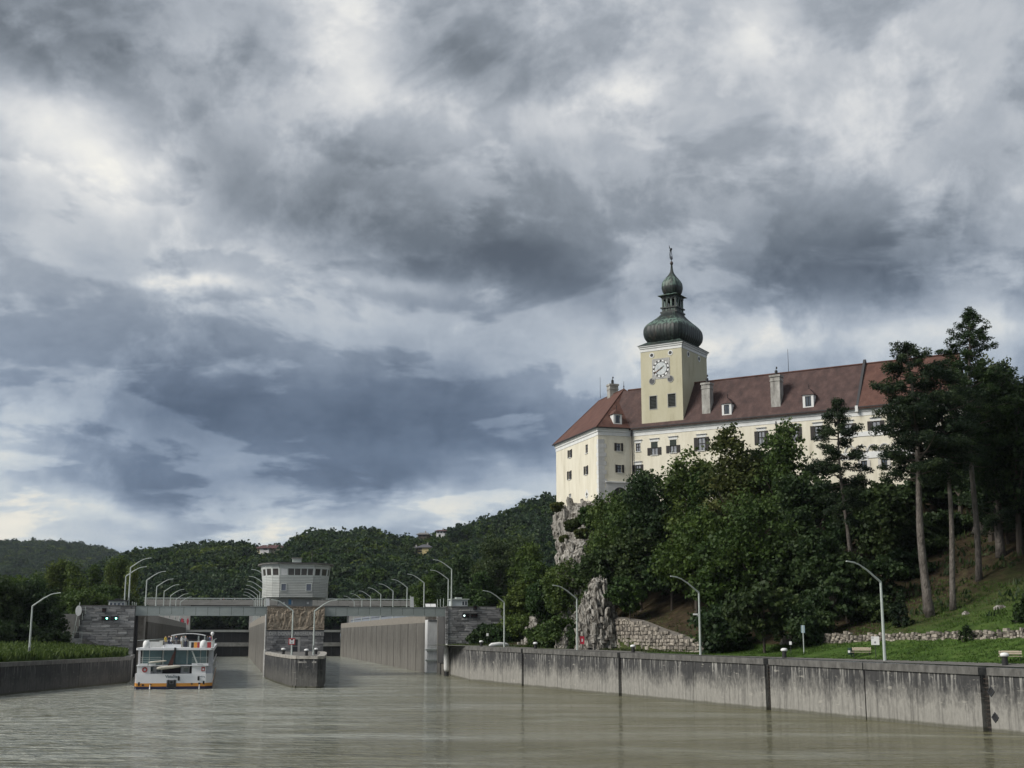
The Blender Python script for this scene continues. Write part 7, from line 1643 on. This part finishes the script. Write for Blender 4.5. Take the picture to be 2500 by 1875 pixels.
for a in [
    ('broad', 2, 'light', 1030, 345, 1398, 76, 'light green tree behind the lamp row of the open chamber'), ('round', 1, 'mid', 1066, 352, 1374, 72, 'green tree between the chamber lamps and pale cabin'),
    ('tall', 1, 'dark', 1104, 336, 1376, 76, 'dark upright tree above the pale cabin'), ('round', 2, 'dark', 1155, 322, 1340, 100, 'dark tree beside the great dark tree above the stone head'),
    ('tall', 0, 'dark', 1218, 302, 1300, 130, 'great dark tree towering over the stone head'), ('round', 0, 'dark', 1275, 318, 1302, 90, 'dark tree just behind the light green pair'),
    ('tall', 1, 'light', 1292, 258, 1325, 110, 'light green tree at the outer edge of the rock'), ('round', 2, 'light', 1338, 244, 1350, 115, 'light green tree leaning against the cliff foot'),
    ('broad', 0, 'light', 1272, 248, 1400, 100, 'low light green tree behind the first quay lamp'), ('round', 1, 'mid', 1380, 210, 1358, 100, 'mid green tree standing in front of the cliff'),
    ('broad', 2, 'mid', 1340, 223, 1408, 104, 'mid green tree over the slim rock outcrop'), ('shrub', 0, 'light', 1262, 240, 1478, 86, 'light shrub by the foot of the slim outcrop'),
    ('shrub', 1, 'dark', 1205, 245, 1505, 84, 'dark shrub spreading over the stone head'), ('shrub', 0, 'dark', 1172, 249, 1528, 60, 'low dark shrub in front of the stone head'),
    ('shrub', 1, 'mid', 1360, 205, 1478, 90, 'green shrub above the grey boulder'), ('shrub', 0, 'mid', 1325, 214, 1502, 84, 'green shrub between outcrop and boulder'),
    ('shrub', 1, 'mid', 1238, 240, 1522, 66, 'green shrub under the first quay lamp arm'), ('tall', 1, 'mid', 1180, 290, 1395, 90, 'mid green tree between the stone head and great dark tree'),
    ('broad', 1, 'dark', 1130, 300, 1420, 90, 'dark tree filling behind the stone head'), ('shrub', 1, 'dark', 1420, 198, 1505, 60, 'dark shrub wedged between lamp and pinnacle'),
    ('shrub', 0, 'mid', 1442, 203, 1385, 44, 'shrub clinging to the rock above the pinnacle')]:
    tree(*a[:8], right_z, G2, 'shrub' if a[0] == 'shrub' else 'broadleaf_tree', 'shrub' if a[0] == 'shrub' else 'tree')
for a in [
    ('round', 1, 'mid', 1535, 199, 1180, 130, 'green tree covering the slope under the castle wing'), ('tall', 0, 'mid', 1486, 204, 1205, 100, 'green tree beside the bare top of the cliff'),
    ('broad', 1, 'dark', 1478, 197, 1315, 100, 'dark tree right above the rock pinnacle'), ('round', 0, 'dark', 1565, 193, 1290, 120, 'dark tree above the stone retaining wall'),
    ('broad', 2, 'mid', 1538, 188, 1398, 90, 'bushy tree overhanging the top of the retaining wall'), ('round', 2, 'dark', 1622, 194, 1106, 150, 'dark tree masking the corner of the main facade'),
    ('tall', 1, 'dark', 1578, 201, 1140, 110, 'dark tree in front of the wing arch'), ('round', 0, 'mid', 1692, 191, 1098, 136, 'round topped tree below the first facade windows'),
    ('broad', 0, 'light', 1700, 180, 1222, 170, 'broad light green tree in the middle of the slope'), ('round', 1, 'dark', 1640, 187, 1335, 130, 'dark tree behind the camera carrying lamp'),
    ('tall', 0, 'olive', 1805, 184, 1036, 150, 'olive tinted tree reaching the castle cornice'), ('round', 2, 'mid', 1755, 187, 1095, 110, 'green tree between the olive tree and round topped one'),
    ('round', 1, 'dark', 1870, 187, 1082, 110, 'dark tree between the olive tree and the tallest broadleaf'), ('tall', 1, 'mid', 1932, 181, 1020, 150, 'tallest broadleaf tree against the castle facade'),
    ('broad', 2, 'mid', 1850, 161, 1178, 160, 'green spreading tree below the tallest broadleaf'), ('round', 0, 'mid', 1785, 164, 1300, 170, 'big round tree low on the slope'),
    ('broad', 1, 'dark', 1925, 159, 1288, 160, 'dark spreading tree beside the thin pine trunk'), ('round', 2, 'dark', 1990, 171, 1112, 120, 'dark tree just behind the thin pine crown'),
    ('tall', 0, 'dark', 2008, 153, 1290, 140, 'dark tall tree close to the thin pine trunk'), ('shrub', 1, 'dark', 1772, 158, 1420, 130, 'dark shrub past the low end of the retaining wall'),
    ('broad', 0, 'dark', 1862, 148, 1405, 150, 'dark low tree above the dry stone wall'), ('round', 0, 'dark', 2108, 167, 1180, 140, 'dark tree between the thin pine and the big pine'),
    ('broad', 2, 'dark', 2066, 151, 1335, 120, 'dark tree just past the thin pine trunk'), ('shrub', 0, 'dark', 1965, 146, 1425, 110, 'dark shrub beneath the thin pine'),
    ('tall', 1, 'dark', 2158, 162, 1168, 120, 'dark tree filling beside the big pine trunk'), ('round', 1, 'dark', 2215, 172, 1185, 130, 'dark tree behind the big pine trunk'),
    ('broad', 0, 'dark', 2300, 176, 1150, 150, 'dark tree behind the slim pine trunk'), ('round', 2, 'dark', 2360, 168, 1000, 140, 'dark tree under the tall spire crown'),
    ('tall', 0, 'dark', 2430, 158, 930, 150, 'dark tree close to the photo edge beyond the spire'), ('round', 1, 'dark', 2500, 150, 905, 170, 'dark tree cut by the photo edge above the slope'),
    ('round', 0, 'olive', 2462, 180, 868, 110, 'pale loose tree crown above the dark trees'), ('broad', 1, 'dark', 2470, 155, 1120, 170, 'low hanging dark tree near the slope path'),
    ('broad', 1, 'dark', 2150, 151, 1345, 120, 'dark low tree between the two leaning pine trunks'), ('round', 2, 'dark', 2238, 166, 1290, 110, 'dark tree filling the gap behind the two stemmed pine'), ('broad', 0, 'dark', 2345, 174, 1240, 110, 'dark tree filling behind the spire trunk'), ('broad', 2, 'dark', 2030, 147, 1395, 100, 'dark low tree over the start of the dry stone wall'),
    ('broad', 1, 'dark', 2440, 166, 1230, 130, 'dark tree on the upper slope near the photo edge'), ('round', 1, 'dark', 2385, 182, 1120, 120, 'dark tree high on the slope behind the spire'), ('broad', 2, 'dark', 2312, 184, 1220, 120, 'dark tree high on the slope behind the slim pine'), ('round', 0, 'dark', 2505, 172, 1250, 130, 'dark tree cut by the photo edge on the upper slope'),
    ('shrub', 0, 'dark', 2262, 163, 1392, 110, 'dark undergrowth between the big pine and the slim pine'), ('shrub', 1, 'mid', 2425, 170, 1310, 110, 'green undergrowth high on the slope near the edge'), ('shrub', 0, 'dark', 2150, 146, 1455, 90, 'dark undergrowth at the foot of the leaning thin pine'),
    ('shrub', 1, 'dark', 2320, 166, 1320, 110, 'dark undergrowth behind the slim pine'), ('shrub', 0, 'dark', 2210, 158, 1365, 120, 'dark undergrowth behind the big pine'),
    ('shrub', 1, 'dark', 2110, 150, 1420, 110, 'dark undergrowth above the dry stone wall'), ('broad', 2, 'dark', 2395, 172, 1180, 130, 'dark tree behind the bright bark of the far pine')]:
    tree(*a[:8], right_z, G3, 'shrub' if a[0] == 'shrub' else 'broadleaf_tree', 'shrub' if a[0] == 'shrub' else 'tree')

for a in [('round', 0, 'dark', 2600, 150, 960, 170, 'dark tree standing past the edge conifer on the slope'), ('broad', 1, 'dark', 2720, 142, 1050, 180, 'dark tree second past the edge conifer on the slope'), ('round', 2, 'mid', 2850, 136, 1020, 190, 'green tree third past the edge conifer on the slope'), ('broad', 0, 'dark', 2680, 162, 900, 170, 'dark tree upslope behind those past the edge conifer'), ('round', 1, 'dark', 3000, 140, 980, 200, 'dark tree farthest past the edge conifer on the slope')]: tree(*a, right_z, G3)
for i, (u, Y, vt, w, z, lf, lab) in enumerate(((1400, 219, 1262, 44, 26, 'olive', 'scrub clinging to the middle of the cliff face'), (1362, 222, 1222, 34, 29.4, 'olive', 'tuft of scrub on the outer edge of the cliff top'), (1455, 216, 1232, 84, 26, 'mid', 'leafy scrub beside the bare cliff top'),
        (1480, 213, 1214, 90, 25, 'mid', 'leafy scrub under the corner of the castle wing'), (1446, 215, 1322, 70, 19, 'dark', 'dark scrub hanging low on the cliff'), (1476, 210, 1285, 90, 18, 'mid', 'green scrub halfway down beside the cliff'), (1392, 214, 1338, 50, 20, 'mid', 'green scrub below the scrubby cliff face'), (1428, 206, 1356, 64, 15.5, 'mid', 'green scrub over the notch between cliff and pinnacle'), (1378, 219, 1302, 26, 23.5, 'olive', 'small tuft rooted in a crack of the cliff'), (1424, 217, 1286, 40, 24.5, 'olive', 'dry scrub spilling down the cliff beside the leafy scrub'))):
    tree('shrub', i % 2, lf, u, Y, vt, w, lab, lambda x, y, z=z: z, 'scrub on the cliff', 'shrub', 'shrub')
# ------------------------------------------------------------------ pines: bare trunk, tiers of branches with needle pads
def pine(label, u0, v0, u1, v1, Y, prof, seed, leaf='pine', nb=46, tr=.45, dense=60, pad=.62, name='pine_tree', gap=0.0, root_q=None):
    x0 = PX(u0, Y, 10); z0 = right_z(x0, Y) - .2; zt = ZV(v1, Y); x1 = PX(u1, Y, zt); h = zt - z0; r = np.random.default_rng(seed); t = thing(name, (x0, Y, z0), label, 'tree', 'pines on the grass slope')
    def ax(f): return np.array((x0 + (x1 - x0) * f + .25 * math.sin(f * 7 + seed), Y + .2 * math.sin(f * 5), z0 + h * f))
    b = MB(); fs = np.linspace(0, 1, 16); b.tube([ax(f) for f in fs], [tr * (1.25 if f == 0 else 1) * (1 - .9 * f ** 1.3) + .03 for f in fs], 10); b.build('trunk', pine_bark, t, smooth=True)
    bb = MB(); PP, DD, TT = [], [], []
    f0 = prof[0][0]
    nb = int(nb * 1.25)
    for i in range(nb):
        f = f0 + (1 - f0) * (i + r.uniform(0, 1)) / nb; R = np.interp(f, [p[0] for p in prof], [p[1] for p in prof]) * r.uniform(.4, 1.15); th = i * 2.4 + r.uniform(-.4, .4)
        s = ax(f); d = np.array((math.cos(th), math.sin(th), r.uniform(-.15, .5))); e = s + d * R; m_ = (s + e) / 2 + np.array((0, 0, -.06 * R)); bb.tube([s, m_, e], [.03 + .018 * R, .02 + .01 * R, .015], 5)
        npd = max(2, int(R / (pad * .95)))
        for j in range(npd):
            g = 1 - j / npd * .62
            for q in range(2 if g > .5 else 1):
                side = np.array((-d[1], d[0], 0)) * r.uniform(-.55, .55) * R * g * .5; c = s + (e - s) * g + side + np.array((0, 0, r.uniform(-.35, .5))); tv = r.uniform(0, 1); n = dense
                o = r.normal(size=(n, 3)); o = unit(o) * r.uniform(.2, 1, (n, 1)) ** .6; PP.append(c + o * np.array((pad, pad, pad * .6))); DD.append(unit(o + np.array((0, 0, .6)))); TT.append(np.full(n, tv) + r.normal(size=n) * .1)
    bb.build('branches', bark, t)
    Q, tt = leaves(np.concatenate(PP), np.concatenate(DD), .34, np.clip(np.concatenate(TT), 0, 1), r, (.25, .5), .8); Q = Q - np.array((x0, Y, z0)); o = quads_mesh('crown', Q, LEAF[leaf], tt, t); return t
pine('big two stemmed black pine with wide ragged crown before the castle', 2271, 1513, 2214, 845, 140, [(.48, 3.4), (.56, 6.0), (.62, 5.0), (.68, 5.6), (.74, 4.2), (.82, 5.0), (.9, 3.0), (.96, 1.6), (1, .4)], 3, nb=68, tr=.43, pad=.62, dense=56)
pine('second slender stem leaning out beside the big pine', 2256, 1505, 2238, 960, 142, [(.62, 1.6), (.75, 3.0), (.9, 2.6), (1, .6)], 8, nb=26, tr=.27, pad=.7, dense=46)
pine('slim straight pine between the big pine and the spire', 2333, 1509, 2296, 892, 140, [(.5, 1.2), (.62, 3.6), (.75, 4.2), (.88, 3.2), (1, .5)], 5, nb=46, tr=.29, pad=.8, dense=56)
pine('thin dark pine in front of the right hand facade', 2084, 1470, 2042, 978, 152, [(.42, 1.4), (.5, 2.6), (.6, 3.4), (.72, 3.6), (.8, 2.6), (.86, 2.0), (.93, 1.6), (1, .3)], 6, nb=46, tr=.25, pad=.62, dense=60)
pine('tall spire shaped conifer with sparse pointed top', 2392, 1491, 2360, 762, 147, [(.42, 2.5), (.6, 4.6), (.74, 4.4), (.82, 3.0), (.9, 2.0), (.96, 1.2), (1, .2)], 7, 'fir', nb=84, tr=.33, pad=.5, dense=40)
pine('dark conifer with drooping boughs at the photo edge', 2452, 1440, 2440, 900, 152, [(.12, 2.0), (.25, 4.2), (.5, 5.0), (.75, 4.0), (.92, 2.2), (1, .3)], 9, 'pine', nb=70, tr=.5, pad=.85, dense=56)
pine('dark conifer right at the photo edge', 2530, 1450, 2520, 930, 150, [(.12, 2.0), (.25, 4.2), (.5, 5.0), (.75, 4.0), (.92, 2.2), (1, .3)], 10, 'pine', nb=60, tr=.5, pad=.85, dense=56)
pine('thick trunked dark tree shading the upper slope', 2408, 1395, 2404, 1000, 162, [(.35, 2.0), (.6, 4.2), (.85, 3.4), (1, .5)], 12, 'pine', nb=40, tr=.8, pad=.9, dense=56)
pine('small young fir above the dry stone wall', 2197, 1530, 2196, 1452, 137, [(.1, 1.1), (.4, .9), (.8, .4), (1, .05)], 13, 'pine', nb=26, tr=.08, pad=.22, dense=30, name='young_fir')
pine('young fir at the photo edge beside the lawn', 2500, 1580, 2502, 1455, 121, [(.05, 1.1), (.4, .9), (.8, .4), (1, .05)], 14, 'fir', nb=34, tr=.08, pad=.25, dense=36, name='young_fir')
pine('tiny sapling in the middle of the lawn', 2352, 1575, 2353, 1538, 122, [(.4, .35), (.7, .45), (1, .1)], 15, 'fir', nb=8, tr=.03, pad=.2, dense=16, name='sapling')
for k, (u, v, lab) in enumerate(((2445, 1477, 'grey flat boulder lying on the upper lawn'), (2360, 1484, 'small flat stone near the spire trunk'))):
    x, y, z = QP(u, 20 - 2 * k); rock('field_boulder', (x, y), [(z - .3, x, y, .7 - .3 * k, .5), (z + .1, x, y, .75 - .3 * k, .5), (z + .35, x, y, .4 - .2 * k, .3)], 31 + k, lab, .12, 18)

# ------------------------------------------------------------------ weeds, lawn tufts, slope undergrowth
def tufts(name, pts, hmin, hmax, leaf, per, label, cat, spread=.12, wid=.10):
    r = np.random.default_rng(len(pts)); P = np.repeat(np.array(pts), per, 0); n = len(P); P[:, :2] += r.normal(size=(n, 2)) * spread
    h = r.uniform(hmin, hmax, n); th = r.uniform(0, 6.28, n); wv = np.stack([np.cos(th), np.sin(th), np.zeros(n)], 1) * (wid * r.uniform(.5, 1.2, n))[:, None]; up = np.stack([r.normal(size=n) * .3, r.normal(size=n) * .3, np.ones(n)], 1) * h[:, None]
    Q = np.stack([P - wv, P + wv, P + up + wv * .3, P + up - wv * .3], 1); tt = np.clip(np.repeat(r.uniform(0, 1, len(pts)), per) + r.normal(size=n) * .12, 0, 1)
    o = quads_mesh(name, Q, LEAF[leaf], tt); tag(o, label, cat, None, 'stuff'); return o
rr = random.Random(9); W = []
for i in range(5200):
    y = rr.uniform(150, 236); d = abs(rr.gauss(0, 1)) * (6 if y < 224 else 2.2) + 1.6; x = lq_x(y) - d; W.append((x, y, 4.17 + min(1.5, max(0, d - 1) * .12)))
tufts('weeds', W, .15, 1.25, 'bright', 7, 'tall green weeds along the top of the dark quay wall', 'weeds', .3, .2)
W = []
for i in range(9000):
    w_, q_ = rr.uniform(60, 215), rr.uniform(2.3, 9.0); x, y, _ = QW.p(w_, q_); W.append((x, y, bank_z(w_, q_) - .02))
GR = leaf_mat('lawn_blade', (.034, .070, .011), (.054, .106, .016), (.086, .142, .026), 0, 0); LEAF['lawn'] = GR
tufts('lawn_grass', W, .05, .16, 'lawn', 5, 'short green lawn grass between the quay and the dry stone wall', 'grass', .15, .05)
W = []
for i in range(7000):
    w_, q_ = rr.uniform(88, 215), rr.uniform(10.6, 27); x, y, _ = QW.p(w_, q_); W.append((x, y, bank_z(w_, q_) - .02))
tufts('slope_grass', W, .06, .28, 'lawn', 5, 'longer grass on the slope under the pines', 'grass', .2, .06)
W = []
for i in range(5200):
    w_, q_ = rr.uniform(70, 230), rr.uniform(17, 60); x, y, _ = QW.p(w_, q_)
    if mnoise.noise(Vector((x * .22, y * .22, 0))) + (q_ - 30) * .012 - max(0, w_ - 120) * .002 < -.05: continue
    W.append((x, y, bank_z(w_, q_) - .02))
tufts('undergrowth', W, .15, .75, 'dark', 7, 'dark undergrowth scattered over the shaded slope', 'undergrowth', .45, .16)
W = []
for i in range(900):
    w_, q_ = rr.uniform(-26, 62), rr.choice((rr.uniform(5.3, 7.6), rr.uniform(5.3, 7.6), rr.uniform(9, 12))); x, y, _ = QW.p(w_, q_); W.append((x, y, bank_z(w_, q_) - .02))
tufts('verge_weeds', W, .08, .35, 'olive', 6, 'weedy grass strip along the foot of the rocks', 'grass', .2, .08)

# ------------------------------------------------------------------ far woods as instanced crowns
src = bpy.data.collections.new('wood_sources')
def src_crown(k, kind, leaf, n, per, size):
    Q, tt, L = crown(700 + k, kind, n, per, size); o = quads_mesh('wood_crown', Q, LEAF[leaf], tt); col.objects.unlink(o); src.objects.link(o)
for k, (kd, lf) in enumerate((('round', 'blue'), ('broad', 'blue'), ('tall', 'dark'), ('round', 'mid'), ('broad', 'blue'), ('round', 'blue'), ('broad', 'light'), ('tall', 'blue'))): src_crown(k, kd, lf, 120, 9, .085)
def woods(name, pts, scl, label):
    me = bpy.data.meshes.new(name); me.from_pydata(pts, [], []); a = me.attributes.new('scl', 'FLOAT_VECTOR', 'POINT'); a.data.foreach_set('vector', np.array(scl, np.float32).reshape(-1))
    o = bpy.data.objects.new(name, me); col.objects.link(o); tag(o, label, 'woods', None, 'stuff')
    ng = bpy.data.node_groups.new(name, 'GeometryNodeTree'); ng.interface.new_socket('Geometry', in_out='INPUT', socket_type='NodeSocketGeometry'); ng.interface.new_socket('Geometry', in_out='OUTPUT', socket_type='NodeSocketGeometry')
    N = ng.nodes.new; gi, go = N('NodeGroupInput'), N('NodeGroupOutput'); ip = N('GeometryNodeInstanceOnPoints'); ci = N('GeometryNodeCollectionInfo'); ci.inputs['Collection'].default_value = src; ci.inputs['Separate Children'].default_value = True; ci.inputs['Reset Children'].default_value = True
    na = N('GeometryNodeInputNamedAttribute'); na.data_type = 'FLOAT_VECTOR'; na.inputs[0].default_value = 'scl'; rv = N('FunctionNodeRandomValue'); rv.data_type = 'FLOAT_VECTOR'; rv.inputs[0].default_value = (0, 0, 0); rv.inputs[1].default_value = (0, 0, 6.28)
    lk = ng.links.new; lk(gi.outputs[0], ip.inputs['Points']); lk(ci.outputs[0], ip.inputs['Instance']); ip.inputs['Pick Instance'].default_value = True; lk(rv.outputs[0], ip.inputs['Rotation']); lk(na.outputs[0], ip.inputs['Scale']); lk(ip.outputs[0], go.inputs[0])
    md = o.modifiers.new('woods', 'NODES'); md.node_group = ng; return o
def to_px(x, y, z):
    d = np.array((x, y, z - H)); zc = d[1] * cP + d[2] * sP; yc = -d[1] * sP + d[2] * cP; return 1250 + F * d[0] / zc, 937.5 - F * yc / zc
rr = random.Random(21); P_, S_ = [], []
HOUSES = [(604, 700, 1322, 1350, 893), (1002, 1054, 1325, 1351, 774), (1017, 1046, 1296, 1311, 868), (1062, 1089, 1289, 1306, 864)]
tries = 0
for i in range(420):
    y = rr.uniform(546, 575); a = rr.uniform(-.42, .1); s = rr.uniform(.8, 1.2); P_.append((a * y, y, 7.5)); S_.append((10 * s, 10 * s, 12 * s))
while len(P_) < 5000 and tries < 60000:
    tries += 1; y = 548 + (rr.random() ** .8) * 460; a = rr.uniform(-.42, .30); x = a * y; Yr = ridge_y(a)
    if y > Yr + 25: continue
    z = hill_z(a, y); s = rr.choice((rr.uniform(.6, .95), rr.uniform(.85, 1.2), rr.uniform(1.1, 1.55))); u, v = to_px(x, y, z); ht = 11.5 * s; vt = to_px(x, y, z + ht)[1]
    if any(h[0] - 3 < u < h[1] + 3 and vt < h[3] - 2 and y < h[4] + 12 and v > h[2] and y > h[4] - 130 for h in HOUSES): continue
    if any(h[0] - 2 < u < h[1] + 2 and abs(y - h[4] - 25) < 26 for h in HOUSES): continue
    if a < -.0 and s > 1.25 and y > Yr - 60: continue
    if 1085 < u < 1175 and y > ridge_y(a) * .80 and y < ridge_y(a) * .93 and vt < 1325 - (u - 1085) * .25 : continue
    P_.append((x, y, z - 1.5)); S_.append((11.5 * s * rr.uniform(.8, 1.25), 11.5 * s * rr.uniform(.8, 1.25), ht + 1.5))
for (ua, ub, v0, vb, hy) in HOUSES:                                                        # trees right below each house hide its footing
    for k in range(int((ub - ua) / 4) + 3):
        u = ua - 4 + (ub - ua + 8) * (k + .5) / (int((ub - ua) / 4) + 3); y = hy - rr.uniform(4, 16); a = (u - 1250) * cP / F; z = hill_z(a, y) - 2; ht = ZV(vb + rr.uniform(-2.5, 1.5), y) - z
        if ht > 3: P_.append((a * y, y, z)); S_.append((7.5, 7.5, ht))
# conifers standing out on the skyline ridge near the castle are part of the same wood
woods('hill_woods', P_, S_, 'dense green woodland covering the hill behind the lock')
P_, S_ = [], []
while len(P_) < 2600:
    y = rr.uniform(1500, 2420); a = rr.uniform(-.46, -.17); s = rr.uniform(.8, 1.3); P_.append((a * y, y, far_z(a, y) - 2)); S_.append((15 * s, 15 * s, 15 * s))
woods('distant_woods', P_, S_, 'bluish woodland on the distant hill at the photo edge')
# meadow on the hill side
pts = []
for i in range(12):
    u = 1090 + i * 7.5; a = (u - 1250) * cP / F; y0, y1 = ridge_y(a) * (.80 + .004 * i), ridge_y(a) * .93
    pts.append([(a * y, y, hill_z(a, y) + 1.2) for y in np.linspace(y0, y1, 6)])
mo = grid_mesh('meadow', pts, meadow_m, [[0.0] * 6] * 12)

# ------------------------------------------------------------------ haze
HAZE = True
if HAZE:
    hm = bpy.data.materials.new('haze'); hm.use_nodes = True; nt = hm.node_tree; nt.nodes.clear(); v = nt.nodes.new('ShaderNodeVolumePrincipled'); v.inputs['Color'].default_value = (.80, .88, 1.0, 1); v.inputs['Density'].default_value = .00004; v.inputs['Anisotropy'].default_value = .2
    ou = nt.nodes.new('ShaderNodeOutputMaterial'); nt.links.new(v.outputs[0], ou.inputs['Volume'])
    hb_ = MB().box(W0, -9500, 9500, -2500, 16500, -5, 260).build('haze', hm); hb_['kind'] = 'stuff'
